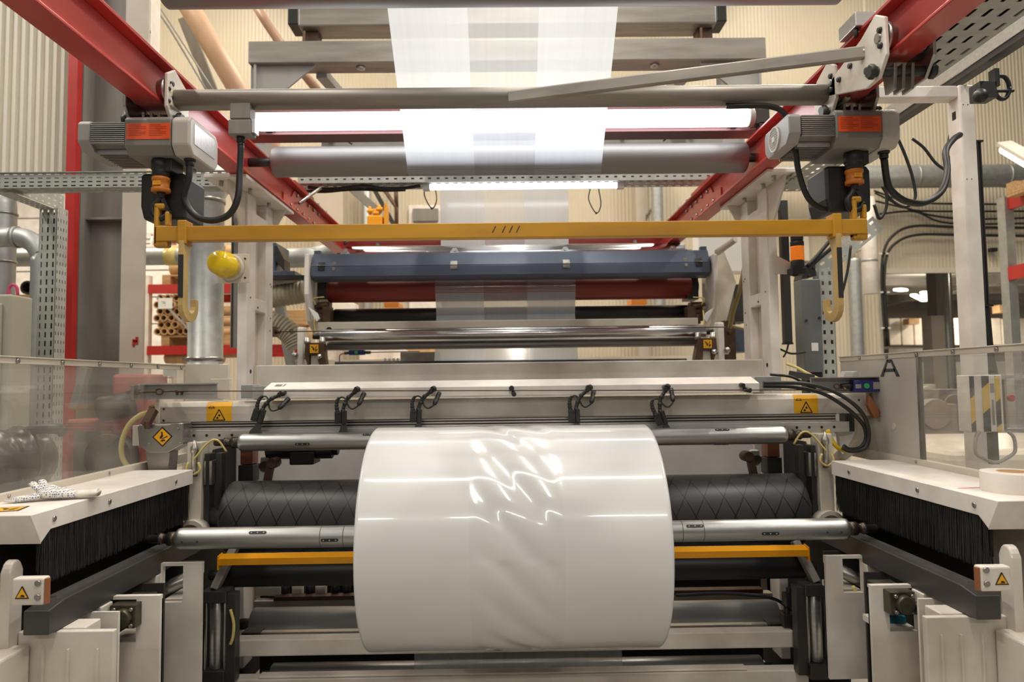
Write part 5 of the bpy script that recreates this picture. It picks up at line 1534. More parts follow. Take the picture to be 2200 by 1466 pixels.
# right side clutter behind the unit
t = thing('grey_motor_box', 'dark grey control box between the coating unit and the right white post', 'box', tuple(at(1590, 700, 4.8)))
q0, q1 = at(1562, 620, 4.9), at(1620, 690, 4.9)
mb = MB(); mb.box(q0.x + .05, q1.x, 4.9, 5.2, q1.z, q0.z + .03); mb.build('upper_body', DARK, t, bevel=.006)
mb = MB(); q0, q1 = at(1572, 705, 4.8), at(1620, 756, 4.8); mb.box(q0.x, q1.x, 4.8, 5.1, q1.z, q0.z); mb.build('lower_body', BLUEG, t, bevel=.006)
mb = MB(); q0 = at(1565, 740, 4.7); mb.box(q0.x - .03, q0.x + .05, 4.7, 4.8, q0.z - .15, q0.z + .16)
for zz in (-.02, .08): bolt(mb, (q0.x + .01, 4.7, q0.z + zz), (0, -1, 0), .014, .012, 8)
mb.build('bracket', BROWN, t)
mb = MB(); mb.tube([at(1601, 505, 4.2), at(1601, 560, 4.2), at(1590, 620, 4.2), at(1575, 670, 4.25), at(1568, 705, 4.3)], .014, 10, 6); tag(mb.build('yellow_brown_hose', mat('ochre_hose', (0.30, 0.22, 0.08), .45)), 'ochre coloured hose hanging beside the right white post', 'hose')
mb = MB(); mb.tube([at(1570, 700, 4.4), at(1600, 708, 4.4), at(1640, 722, 4.45)], .009, 10, 6); tag(mb.build('thin_hose', mat('ochre_thin_hose', (0.30, 0.22, 0.08), .45)), 'thin ochre hose crossing behind the right white post', 'hose')
mb = MB(); q0, q1 = at(1500, 502, 6.2), at(1610, 560, 6.2); mb.box(q0.x, q1.x, 6.2, 6.4, q1.z - .1, q0.z); tag(mb.build('white_cabinet', PAPER, bevel=.01), 'white cabinet face behind the right end of the coating unit', 'cabinet')

# ------------------------------------------------------------------ trunking right of the right post
q0, q1 = at(1722, 600, 4.1), at(1770, 800, 4.1)
t = thing('cable_duct', 'grey upright sheet metal cable trunk with small white label beside perforated tray', 'trunking', (q0.x, 4.1, q1.z))
mb = MB(); mb.box(q0.x, q1.x, 4.1, 4.22, q1.z, q0.z); mb.build('cover', mat('grey_green_sheet', (0.20, 0.215, 0.215), .3, .4), t, bevel=.004)
mb = MB(); q = at(1750, 745, 4.099); mb.box(q.x - .018, q.x + .022, 4.098, 4.0995, q.z - .026, q.z + .022); mb.build('paper_label', PAPER, t)
mb = MB()
for pp in ((1732, 689), (1760, 683), (1738, 592), (1748, 575)): q = at(pp[0], pp[1], 4.1); mb.cyl((q.x, 4.1, q.z), (q.x, 4.092, q.z), .008, 10)
mb.build('screws', DARK, t)
mb = MB(); mb.prism([(q0.x, q0.z), (q1.x - .02, q0.z + .02), (q1.x - .03, q0.z + .12), (q0.x + .02, q0.z + .08)], 'y', 4.1, 4.22); mb.build('cable_inlet', BLACK, t, bevel=.003)
mb = MB(); mb.box(q0.x + .02, q1.x, 4.12, 4.2, q1.z - .15, q1.z); mb.build('socket_block', BLACK, t)
t = thing('cable_tray', 'upright perforated tray on the right side of the grey cable trunk', 'cable tray', (q1.x, 4.12, q1.z))
mb = MB(); slots(mb, 17, 2, 1.0, .085, (q1.x + .002, 4.12, q1.z - .38), (0, 0, 1), (1, 0, 0), .4, .17); mb.build('front_wall', TRAYM, t, solid=.002)
mb = MB(); mb.box(q1.x + .002, q1.x + .087, 4.2, 4.205, q1.z - .38, q1.z + .62); mb.box(q1.x + .085, q1.x + .088, 4.12, 4.2, q1.z - .38, q1.z + .62); mb.build('rear_wall', TRAYM, t)
t = thing('cable_tray', 'slanting perforated tray rising to the right behind the yellow lifting bar', 'cable tray', tuple(at(1790, 540, 4.2)))
p0, p1 = at(1748, 570, 4.15), at(1835, 498, 4.15)
d = (p1 - p0); L = d.length + .2; d.normalize(); v = Vector((d.z, 0, -d.x))
mb = MB(); slots(mb, 8, 2, L, .10, p0 - d * .05, d, v, .45, .15); mb.build('front_wall', TRAYM, t, solid=.002)
mb = MB(); mb.tube([at(1735, 580, 4.12), at(1755, 560, 4.12), at(1790, 530, 4.12)], .012, 10, 5); mb.tube([at(1735, 572, 4.1), at(1760, 545, 4.1), at(1785, 515, 4.1)], .012, 10, 5); mb.build('cable', RUBBER, t)
mb = MB(); mb.tube([at(1828, 528, 4.0), at(1822, 575, 4.0), at(1812, 620, 4.0), at(1800, 660, 4.0)], .008, 8, 6); tag(mb.build('thin_cable', RUBBER), 'thin dark cable hanging beside the right yellow hook', 'cable')
t = thing('perforated_plate', 'small perforated tray running back under the right red beam', 'cable tray', tuple(at(1720, 360, 3.6)))
mb = MB(); slots(mb, 10, 3, .6, .16, (1.40, 3.0, 2.58), (0, 1, 0), (1, 0, 0), .5, .14); mb.build('tray_floor', TRAYM, t, solid=.002)

# ================================================================== FILM ROLL ON ITS SHAFT
YA, ZA, RA = 2.53, 1.057, .383
ra = at(757, 1130, YA - RA).x
rb = at(1449, 1120, YA - RA).x


def plastic(name, col, rough, mid0, mid1):
    m = bpy.data.materials.new(name)
    m.use_nodes = True
    nt = m.node_tree
    b = nt.nodes['Principled BSDF']
    b.inputs['Roughness'].default_value = rough
    b.inputs['Subsurface Weight'].default_value = 0.0
    b.inputs['Coat Weight'].default_value = 0.6
    b.inputs['Coat Roughness'].default_value = 0.05
    tc = nt.nodes.new('ShaderNodeTexCoord')
    mp = nt.nodes.new('ShaderNodeMapping'); mp.inputs['Scale'].default_value = (1.2, 0.5, 7)
    nt.links.new(tc.outputs['Object'], mp.inputs[0])
    n = nt.nodes.new('ShaderNodeTexNoise'); n.inputs['Scale'].default_value = 2.5; n.inputs['Detail'].default_value = 3
    nt.links.new(mp.outputs[0], n.inputs['Vector'])
    r = nt.nodes.new('ShaderNodeValToRGB')
    r.color_ramp.elements[0].position = .35; r.color_ramp.elements[1].position = .65
    r.color_ramp.elements[0].color = tuple(x * .97 for x in col) + (1,)
    r.color_ramp.elements[1].color = tuple(col) + (1,)
    nt.links.new(n.outputs['Fac'], r.inputs[0])
    sx = nt.nodes.new('ShaderNodeSeparateXYZ'); nt.links.new(tc.outputs['Object'], sx.inputs[0])
    a = nt.nodes.new('ShaderNodeMath'); a.operation = 'GREATER_THAN'; a.inputs[1].default_value = mid0; nt.links.new(sx.outputs[0], a.inputs[0])
    c = nt.nodes.new('ShaderNodeMath'); c.operation = 'LESS_THAN'; c.inputs[1].default_value = mid1; nt.links.new(sx.outputs[0], c.inputs[0])
    mu = nt.nodes.new('ShaderNodeMath'); mu.operation = 'MULTIPLY'; nt.links.new(a.outputs[0], mu.inputs[0]); nt.links.new(c.outputs[0], mu.inputs[1])
    mx = nt.nodes.new('ShaderNodeMix'); mx.data_type = 'RGBA'
    sc = nt.nodes.new('ShaderNodeMath'); sc.operation = 'MULTIPLY'; sc.inputs[1].default_value = .5; nt.links.new(mu.outputs[0], sc.inputs[0])
    nt.links.new(sc.outputs[0], mx.inputs[0]); nt.links.new(r.outputs[0], mx.inputs[6])
    mx.inputs[7].default_value = tuple(x * .93 for x in col) + (1,)
    nt.links.new(mx.outputs[2], b.inputs['Base Color'])
    return m


ROLLP = plastic('white_film_roll', (0.81, 0.805, 0.795), .20, -.115, .175)
roll = thing('film_roll', 'big glossy white roll of plastic film with a wrinkled middle band, on the winding shaft', 'film roll', ((ra + rb) / 2, YA, ZA - RA))


def bumpf(x, th):
    """wrinkles in the slack middle lane"""
    m0, m1 = -.115, .175
    t = (x - m0) / (m1 - m0)
    if t <= 0 or t >= 1:
        return 0.0
    w = math.sin(PI * t) ** .7
    d = -RA * th
    p = x / .150 - d / .175 + .18 * math.sin(2.1 * th + 1.0)
    h = math.sin(2 * PI * p) + .14 * math.sin(4 * PI * p + 1.1 + 1.2 * math.sin(2.3 * th)) + .4 * math.sin(2 * PI * (x / .24 - d / .40) + .5)
    return w * .0024 * h - .0022 * w


mb = MB()
NT, NX = 220, 150
L = rb - ra
cr = .012
xs = []
for i in range(NX + 1):
    xs.append((ra + cr + (L - 2 * cr) * i / NX, 0.0))
prof = [(ra + cr - cr * math.cos(k * PI / 10), -cr + cr * math.sin(k * PI / 10)) for k in range(5)] + xs + [(rb - cr + cr * math.sin(k * PI / 10), -cr + cr * math.cos(k * PI / 10)) for k in range(1, 6)]
n = len(prof)
for x, dr in prof:
    for k in range(NT):
        th = 2 * PI * k / NT
        e = .0006 * math.sin(2 * th + x * 2) + .0008 * math.sin(x * 9 + 1)
        r = RA + dr + bumpf(x, th) + e
        mb.v.append((x, YA - r * math.cos(th), ZA + r * math.sin(th)))
for i in range(n - 1):
    for k in range(NT):
        k2 = (k + 1) % NT
        mb.face([i * NT + k, i * NT + k2, (i + 1) * NT + k2, (i + 1) * NT + k], True)
mb.build('film_layers', ROLLP, roll)
for nm, xa in (('side_face', ra), ('side_face', rb)):
    mb = MB()
    rings = [RA - .012, .30, .20, .12, .052]
    b = len(mb.v)
    for r in rings:
        for k in range(72): mb.v.append((xa, YA + r * math.cos(2 * PI * k / 72), ZA + r * math.sin(2 * PI * k / 72)))
    for i in range(len(rings) - 1):
        for k in range(72):
            k2 = (k + 1) % 72
            mb.face([i * 72 + k, i * 72 + k2, (i + 1) * 72 + k2, (i + 1) * 72 + k])
    mb.build(nm, ROLLP, roll)
mb = MB(); mb.ring((ra - .004, YA, ZA), (rb + .004, YA, ZA), .053, .0385, 40); mb.build('core', KRAFT, roll, label='cardboard core')


def air_shaft(name, label, x0, x1, Y, z, r, pads, cat='shaft', tip=(.02, .012), mm=SHAFTM):
    t = thing(name, label, cat, ((x0 + x1) / 2, Y, z - r))
    mb = MB(); e = .012
    mb.lathe([(0, r * .72), (e * .5, r * .93), (e * 1.6, r), (x1 - x0 - e * 1.6, r), (x1 - x0 - e * .5, r * .93), (x1 - x0, r * .72)], (x0, Y, z), (1, 0, 0), 44); mb.build('tube', mm, t)
    for s, xe in ((-1, x0), (1, x1)):
        mb = MB(); mb.lathe([(0, r * .66), (.03, r * .64), (.03, r * .45), (.05, r * .45), (.052, r * .55), (.062, r * .55), (.064, r * .4), (.10, r * .38), (.105, r * .3)], (xe, Y, z), (s, 0, 0), 24); mb.build('journal', JOURN, t)
    for px_, th in pads:
        mb = MB()
        d = Vector((0, -math.cos(th), math.sin(th)))
        v = Vector((0, math.sin(th), math.cos(th)))
        hw, hh = .031, .0055
        poly = [(hw - hh + hh * math.cos(-PI / 2 + k * PI / 6), hh * math.sin(-PI / 2 + k * PI / 6)) for k in range(7)] + [(-hw + hh + hh * math.cos(PI / 2 + k * PI / 6), hh * math.sin(PI / 2 + k * PI / 6)) for k in range(7)]
        mb.oprism(poly, Vector((px_, Y, z)) + d * (r - .002), (1, 0, 0), v, d * .0035)
        k_ = mb.build('clamping_pad', BLACK, t)
        mb = MB()
        for dx in (-.0215, 0, .0215):
            p = Vector((px_ + dx, Y, z)) + d * (r + .0012); mb.cyl(p, p + d * .0012, .0026, 10)
        mb.build('screw', LGREY, k_)
    return t


Y = YA
a, b = at(380, 1150, Y), at(1821, 1127, Y)
rs = .0375
pads = [(at(552, 1130, Y - rs).x, math.radians(38)), (at(708, 1152, Y - rs).x, math.radians(-8)), (at(1494, 1117, Y - rs).x, math.radians(38)), (at(1655, 1138, Y - rs).x, math.radians(-8))]
sh = air_shaft('winding_shaft', 'long steel expanding shaft through the big film roll, black clamping pads along it', a.x, b.x, Y, ZA, rs, pads)
mb = MB()
for px, yy in ((391, 1154), (423, 1154), (1778, 1135), (1808, 1135)): q = at(px, yy, Y - rs); mb.cyl((q.x, Y - rs + .001, ZA - .004), (q.x, Y - rs - .0008, ZA - .004), .004, 10)
mb.build('set_screws', DARK, sh)
mb = MB()
for px in (692, 741, 1463, 1508): q = at(px, 1150, Y); mb.ring((q.x - .0012, Y, ZA), (q.x + .0012, Y, ZA), rs + .0004, rs - .002, 40)
mb.build('scribed_rings', mat('brown_grease', (0.16, .10, .05), .5), sh)
Y2 = 2.99
a, b = at(514, 948, Y2), at(1689, 938, Y2)
z2 = (a.z + b.z) / 2
pads = [(at(655, 958, Y2).x, math.radians(-12)), (at(797, 946, Y2).x, math.radians(48)), (at(1548, 928, Y2).x, math.radians(48)), (at(1548, 959, Y2).x, math.radians(-72))]
air_shaft('spare_shaft', 'spare steel expanding shaft lying behind the top of the film roll', a.x, b.x, Y2, z2, .037, pads)

# ------------------------------------------------------------------ contact drum with diamond tread
YD, ZD, RD = 3.055, 1.034, .151


def tread():
    m = mat('black_tread_rubber', (0.040, 0.040, 0.041), .40, var=.1)
    nt = m.node_tree; b = nt.nodes['Principled BSDF']
    tc = nt.nodes.new('ShaderNodeTexCoord'); sx = nt.nodes.new('ShaderNodeSeparateXYZ'); nt.links.new(tc.outputs['Object'], sx.inputs[0])

    def mth(op, a, c=None):
        x = nt.nodes.new('ShaderNodeMath'); x.operation = op
        for i, v in enumerate((a, c)):
            if v is None: continue
            if isinstance(v, (int, float)): x.inputs[i].default_value = v
            else: nt.links.new(v, x.inputs[i])
        return x.outputs[0]
    th = mth('ARCTAN2', mth('SUBTRACT', sx.outputs[2], ZD), mth('SUBTRACT', sx.outputs[1], YD))
    u = mth('MULTIPLY', sx.outputs[0], 1 / .082)
    w = mth('MULTIPLY', th, 6 / (2 * PI))
    g1 = mth('ABSOLUTE', mth('SUBTRACT', mth('FRACT', mth('ADD', u, w)), .5))
    g2 = mth('ABSOLUTE', mth('SUBTRACT', mth('FRACT', mth('SUBTRACT', u, w)), .5))
    g = mth('LESS_THAN', mth('MINIMUM', g1, g2), .026)
    bp = nt.nodes.new('ShaderNodeBump'); bp.inputs['Strength'].default_value = .8; bp.inputs['Distance'].default_value = .004; bp.invert = True
    nt.links.new(g, bp.inputs['Height']); nt.links.new(bp.outputs[0], b.inputs['Normal'])
    mx = nt.nodes.new('ShaderNodeMix'); mx.data_type = 'RGBA'
    src = b.inputs['Base Color'].links[0].from_socket
    nt.links.new(g, mx.inputs[0]); nt.links.new(src, mx.inputs[6]); mx.inputs[7].default_value = (.006, .006, .006, 1)
    nt.links.new(mx.outputs[2], b.inputs['Base Color'])
    return m


a, b = at(483, 1100, YD - .05), at(1727, 1085, YD - .05)
dr = thing('contact_drum', 'large black rubber drum with diamond grooves behind the film roll', 'drum', ((a.x + b.x) / 2, YD, ZD - RD))
mb = MB(); mb.lathe([(0, RD - .03), (.008, RD - .008), (.02, RD), (b.x - a.x - .02, RD), (b.x - a.x - .008, RD - .008), (b.x - a.x, RD - .03)], (a.x, YD, ZD), (1, 0, 0), 72); mb.build('rubber_cover', tread(), dr)
mb = MB(); mb.cyl((a.x - .07, YD, ZD), (a.x, YD, ZD), .05, 24); mb.build('journal', DARK, dr)
mb = MB(); mb.cyl((b.x, YD, ZD), (b.x + .07, YD, ZD), .05, 24); mb.build('journal', DARK, dr)
# darker roller just above and behind it
a, b = at(575, 1045, 3.3), at(1650, 1035, 3.3)
roller('black_roller', 'slim black roller just behind the top of the diamond grooved drum', 'roller', 3.32, (a.z + b.z) / 2 - .015, .035, a.x, b.x, BLACK, .015, .05)
# glossy grey sheet behind
q0, q1 = at(560, 958, 3.55), at(1640, 1050, 3.55)
mb = MB(); mb.oprism([(0, 0), (q1.x - q0.x, 0), (q1.x - q0.x, .46), (0, .46)], (q0.x, 3.52, q1.z - .10), (1, 0, 0), (0, .22, .42), (0, .01, -.005))
tag(mb.build('grey_sheet', mat('glossy_grey_sheet', (0.36, 0.34, 0.32), .22), bevel=.001), 'smooth grey guard sheet behind the spare shaft and the film roll', 'guard sheet')
# dark electric motor under the spare shaft
t = thing('small_motor', 'black small motor hanging under the spare shaft at left', 'motor', tuple(at(650, 975, 3.25)))
q = at(650, 970, 3.25)
mb = MB(); mb.cyl((q.x - .16, 3.25, q.z + .01), (q.x + .14, 3.25, q.z + .01), .045, 24); mb.cyl((q.x + .14, 3.25, q.z + .01), (q.x + .165, 3.25, q.z + .01), .03, 20); mb.build('housing', BLACK, t)
mb = MB(); mb.box(q.x - .04, q.x + .07, 3.18, 3.3, q.z - .055, q.z); mb.build('terminal_box', BLACK, t, bevel=.006)

# ------------------------------------------------------------------ sticker beam, slitter rail and sensor channel
Y = 3.10
x0, x1, _ = span(345, 885, 1858, 873, Y)
zt, zb = at(1084, 855, Y).z, at(1084, 899, Y).z
t = thing('front_beam', 'thick white front beam with two yellow warning stickers', 'beam', (0, Y, zb))
mb = MB(); mb.prism([(Y, zb), (Y, zt - .022), (Y + .012, zt - .004), (Y + .03, zt), (Y + .13, zt), (Y + .13, zb)], 'x', x0, x1); mb.build('box_section', WHITE2, t, bevel=.002)
for s, xe in ((-1, x0), (1, x1)):
    mb = MB(); mb.box(xe, xe + s * .018, Y - .012, Y + .16, zb - .01, zt + .03); mb.build('end_plate', CREAM, t, bevel=.004)
for px, w in ((471, .11), (1732, .108)):
    q = at(px, 882, Y)
    mb = MB(); mb.box(q.x - w / 2, q.x + w / 2, Y - .0012, Y - .0004, zb + .004, zt - .022); mb.oprism([(-w / 2, 0), (w / 2, 0), (w / 2, .022), (-w / 2, .022)], (q.x, Y - .0008, zt - .022), (1, 0, 0), (0, .012, .018), (0, -.0006, .0004))
    st = mb.build('sticker', SIGNY, t, label='yellow warning sticker')
    mb = MB(); c = Vector((q.x, Y - .0013, zb + .008)); W = .052
    for p, r_ in (((-W / 2, 0), (W / 2, 0)), ((W / 2, 0), (0, W * .9)), ((0, W * .9), (-W / 2, 0))):
        mb.beam((c.x + p[0], c.y, c.z + p[1]), (c.x + r_[0], c.y, c.z + r_[1]), .0008, .0045, (0, 0, 1) if abs(p[1] - r_[1]) < 1e-6 else (1, 0, 0))
    for dx, dz in ((-.007, .010), (.001, .021)):
        mb.oprism([(.0050 * math.cos(i * PI / 6), .0050 * math.sin(i * PI / 6)) for i in range(12)], (c.x + dx, c.y, c.z + dz), (1, 0, 0), (0, 0, 1), (0, -.0004, 0))
    mb.beam((q.x - w * .42, c.y, zt - .028), (q.x - w * .42 + .026, c.y, zt - .028), .0006, .003); mb.beam((q.x - w * .42, c.y, zt - .028), (q.x - w * .42 + .010, c.y, zt - .02), .0006, .0022, (1, 0, 0)); mb.beam((q.x - w * .42 + .026, c.y, zt - .028), (q.x - w * .42 + .018, c.y, zt - .02), .0006, .0022, (1, 0, 0))
    mb.build('pictogram', SIGNK, st)
mb = MB()
for px in (352, 1846): q = at(px, 880, Y); mb.cyl((q.x, Y, zt - .03), (q.x, Y - .002, zt - .03), .005, 10); mb.cyl((q.x, Y, zb + .01), (q.x, Y - .002, zb + .01), .005, 10)
mb.build('screws', DARK, t)
# slitter guide: grooved extrusion with drilled rail
Ys = 3.06
x0, x1, _ = span(402, 928, 1822, 914, Ys)
za, zb_, zc_ = at(1084, 899, Ys).z, at(1084, 915, Ys).z, at(1084, 938, Ys).z
t = thing('slitter_rail', 'long aluminium slitter guide with grooves and a row of drilled holes behind the film roll', 'rail', (0, Ys, zc_))
mb = MB()
hh = za - zb_
mb.prism([(Ys + .06, zb_), (Ys, zb_), (Ys, zb_ + hh * .22), (Ys + .008, zb_ + hh * .26), (Ys + .008, zb_ + hh * .40), (Ys, zb_ + hh * .44), (Ys, zb_ + hh * .58), (Ys + .008, zb_ + hh * .62), (Ys + .008, zb_ + hh * .78), (Ys, zb_ + hh * .82), (Ys, za), (Ys + .06, za)], 'x', x0 - .02, x1 - .05)
mb.build('grooved_extrusion', ALU, t)
mb = MB(); mb.box(x0, x1, Ys - .012, Ys + .02, zc_, zb_ - .001); mb.build('drilled_rail', ALU, t, bevel=.0015)
mb = MB(); k = 0; xx = x0 + .035
while xx < x1 - .02:
    mb.cyl((xx, Ys - .0115, (zc_ + zb_) / 2 - .001), (xx, Ys - .0128, (zc_ + zb_) / 2 - .001), .0062, 14); xx += .0545
mb.build('holes', VOID, t)
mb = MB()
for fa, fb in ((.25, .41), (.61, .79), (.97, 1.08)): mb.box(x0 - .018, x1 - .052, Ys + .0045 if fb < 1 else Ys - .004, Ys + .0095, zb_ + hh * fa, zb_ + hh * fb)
mb.build('groove_shade_strips', JOURN, t)  # dark strips laid in the grooves in place of their shade
mb = MB(); mb.box(x0 - .03, x0, Ys - .02, Ys + .05, zc_ - .01, za - .005); mb.build('end_block', BLACK, t, bevel=.003)
mb = MB(); mb.box(x1 - .01, x1 + .03, Ys + .0, Ys + .06, zc_, za + .0); mb.build('end_block', BLACK, t, bevel=.003)
# sensor channel
Yc = 3.04
x0, x1, _ = span(566, 850, 1632, 838, Yc)
zf0, zf1 = at(1084, 850, Yc).z, at(1084, 830, Yc).z
t = thing('sensor_channel', 'long white sensor channel carrying the hanging black sensors', 'channel', (0, Yc, zf0))
mb = MB(); mb.prism([(Yc, zf0), (Yc, zf1), (Yc + .10, zf1 + .028), (Yc + .115, zf1 + .028), (Yc + .115, zf0)], 'x', x0, x1); mb.build('channel', WHITE, t, bevel=.002)
mb = MB(); mb.box(x0 - .06, x0, Yc + .03, Yc + .059, zf0, zf1 + .015); mb.box(x0 - .12, x0 - .05, Yc + .06, Yc + .09, zf0 - .0, zf1 + .02); mb.build('end_bracket', GALV, t, bevel=.002)
mb = MB(); mb.box(x1, x1 + .12, Yc + .06, Yc + .09, zf0 + .01, zf1 + .028); mb.build('end_bracket', GALV, t, bevel=.002)
q = at(588, 829, Yc + .05)
mb = MB()
for k in range(5): mb.box(x0 + .035 + k * .0065, x0 + .040 + k * .0065, Yc + .04, Yc + .07, zf1 + .0125, zf1 + .0128)
mb.oprism([(0, 0), (.028, 0), (.028, .03), (0, .03)], (x0 + .034, Yc + .04, zf1 + .0118), (1, 0, 0), (0, .1, .028), (0, -.0002, .0006)); mb.oprism([(0, 0), (.006, 0), (.006, .035), (0, .035)], (x0 + .07, Yc + .04, zf1 + .0118), (1, 0, 0), (0, .1, .028), (0, -.0002, .0006))
mb.build('printed_code', COLG, t)
mb = MB()
q = at(1099, 836, Yc); mb.cyl((q.x, Yc, zf1 - .008), (q.x, Yc - .03, zf1 - .01), .011, 14); mb.build('spare_plug', BLACK, t)
mb = MB(); mb.cyl((q.x + .008, Yc, zf0 + .01), (q.x + .01, Yc - .03, zf0 + .004), .010, 14); mb.build('spare_plug', BLACK, t)
mb = MB(); q = at(1592, 833, Yc); mb.cyl((q.x, Yc, zf1 - .008), (q.x, Yc - .03, zf1 - .01), .010, 14); mb.build('spare_plug', BLACK, t)
mb = MB(); mb.cyl((q.x + .015, Yc, zf0 + .016), (q.x + .03, Yc - .03, zf0 + .008), .011, 14); mb.build('spare_plug', BLACK, t)
# left grey arm with turnbuckle, pull wire
q0, q1 = at(296, 826, Yc), at(462, 857, Yc)
t = thing('switch_arm', 'grey sheet arm with eye bolt holding the pull wire at left', 'bracket', (q0.x, Yc, q1.z))
mb = MB(); mb.box(q0.x, q1.x, Yc + .02, Yc + .026, q1.z, q0.z); mb.box(q0.x, q1.x, Yc + .0, Yc + .026, q0.z - .003, q0.z + .002); mb.build('sheet', LGREY, t)
mb = MB(); mb.box(q0.x - .022, q0.x - .006, Yc - .02, Yc + .03, q1.z, q0.z - .003); mb.build('end_bracket', STEEL, t, bevel=.002)
zc = (q0.z + q1.z) / 2
mb = MB(); mb.cyl((q0.x - .05, Yc, zc), (q0.x + .08, Yc, zc), .0055, 10); mb.cyl((q0.x - .045, Yc, zc), (q0.x - .03, Yc, zc), .011, 6); mb.cyl((q0.x - .005, Yc, zc), (q0.x + .008, Yc, zc), .013, 6)
mb.tube([(q0.x + .094 + .016 * math.cos(k * PI / 6), Yc, zc + .012 * math.sin(k * PI / 6)) for k in range(13)], .0035, 8, 2); mb.build('eye_bolt', BROWN, t)
mb = MB()
for dx in (.17, .19): mb.cbox((q0.x + dx, Yc, zc), .012, .012, .012); mb.cyl((q0.x + dx, Yc, zc - .006), (q0.x + dx, Yc, zc - .016), .005, 8)
mb.build('wire_clamp', DARK, t)
p1 = at(1815, 838, Yc - .02)
mb = MB(); mb.tube([(q0.x + .106, Yc, zc), (q0.x + .15, Yc, zc + .002), (q0.x + .22, Yc - .01, zc + .001)], .004, 8, 3); mb.cyl((q0.x + .20, Yc - .012, zc + .001), (p1.x, Yc - .03, p1.z), .0024, 8)
tag(mb.build('pull_wire', BROWN), 'thin reddish pull wire stretched in front of the white sensor channel', 'wire')
mb = MB(); q = at(478, 836, Yc + .1); mb.box(q.x - .045, q.x + .04, Yc + .08, Yc + .1, q.z - .045, q.z + .045); mb.box(q.x - .01, q.x + .03, Yc + .085, Yc + .105, q.z + .0455, q.z + .11); tag(mb.build('cream_bracket', CREAM, bevel=.002), 'small cream bracket plate left of the sensor channel', 'bracket')
# right arm with blue switch
q0, q1 = at(1748, 812, Yc), at(1902, 844, Yc)
t = thing('cord_switch', 'blue cord pull switch with green button on a grey arm at right', 'switch', (q0.x, Yc, q1.z))
mb = MB(); mb.box(q0.x, q1.x, Yc + .03, Yc + .036, q1.z, q0.z); mb.box(q0.x - .0, q1.x + .02, Yc - .01, Yc + .036, q0.z - .002, q0.z + .002); mb.build('arm', LGREY, t)
sx0, sx1 = at(1822, 826, Yc).x, at(1902, 826, Yc).x
zc = (q0.z + q1.z) / 2 - .004
mb = MB(); mb.box(sx0 + .02, sx1, Yc - .01, Yc + .03, zc - .026, zc + .026); mb.build('switch_body', BLUE, t, bevel=.004)
mb = MB(); mb.lathe([(0, .010), (.02, .013), (.05, .015)], (sx0 - .028, Yc + .01, zc), (1, 0, 0), 16); mb.lathe([(0, .02), (.02, .018), (.045, .003)], (sx1, Yc + .01, zc), (1, 0, 0), 16); mb.build('cord_boot', BLACK, t)
mb = MB(); mb.cyl((sx0 + .075, Yc - .008, zc), (sx0 + .075, Yc - .016, zc), .012, 20); mb.build('button', GREEN, t, label='green button')
mb = MB(); mb.box(sx0 + .027, sx0 + .052, Yc - .0108, Yc - .0098, zc - .010, zc + .008); mb.box(sx0 + .105, sx0 + .135, Yc - .0108, Yc - .0098, zc - .014, zc + .016); mb.build('type_plate', LGREY, t)
mb = MB(); mb.cyl((p1.x, Yc - .03, p1.z), (sx0 - .02, Yc + .01, zc), .005, 8); mb.tube([(sx0 - .05 + .012 * math.cos(k * PI / 6), Yc, zc + .01 * math.sin(k * PI / 6)) for k in range(13)], .003, 8, 2); mb.build('ring_pull', BROWN, t)
mb = MB(); q = at(1825, 804, Yc + .1); mb.prism([(q.x - .04, q.z - .02), (q.x + .04, q.z - .02), (q.x + .028, q.z + .012), (q.x - .028, q.z + .012)], 'y', Yc + .08, Yc + .12); tag(mb.build('white_guard_cap', PAPER, bevel=.003), 'small white cap plate above the blue cord switch arm', 'cap')

# ------------------------------------------------------------------ hanging sensors
Yn = 3.0


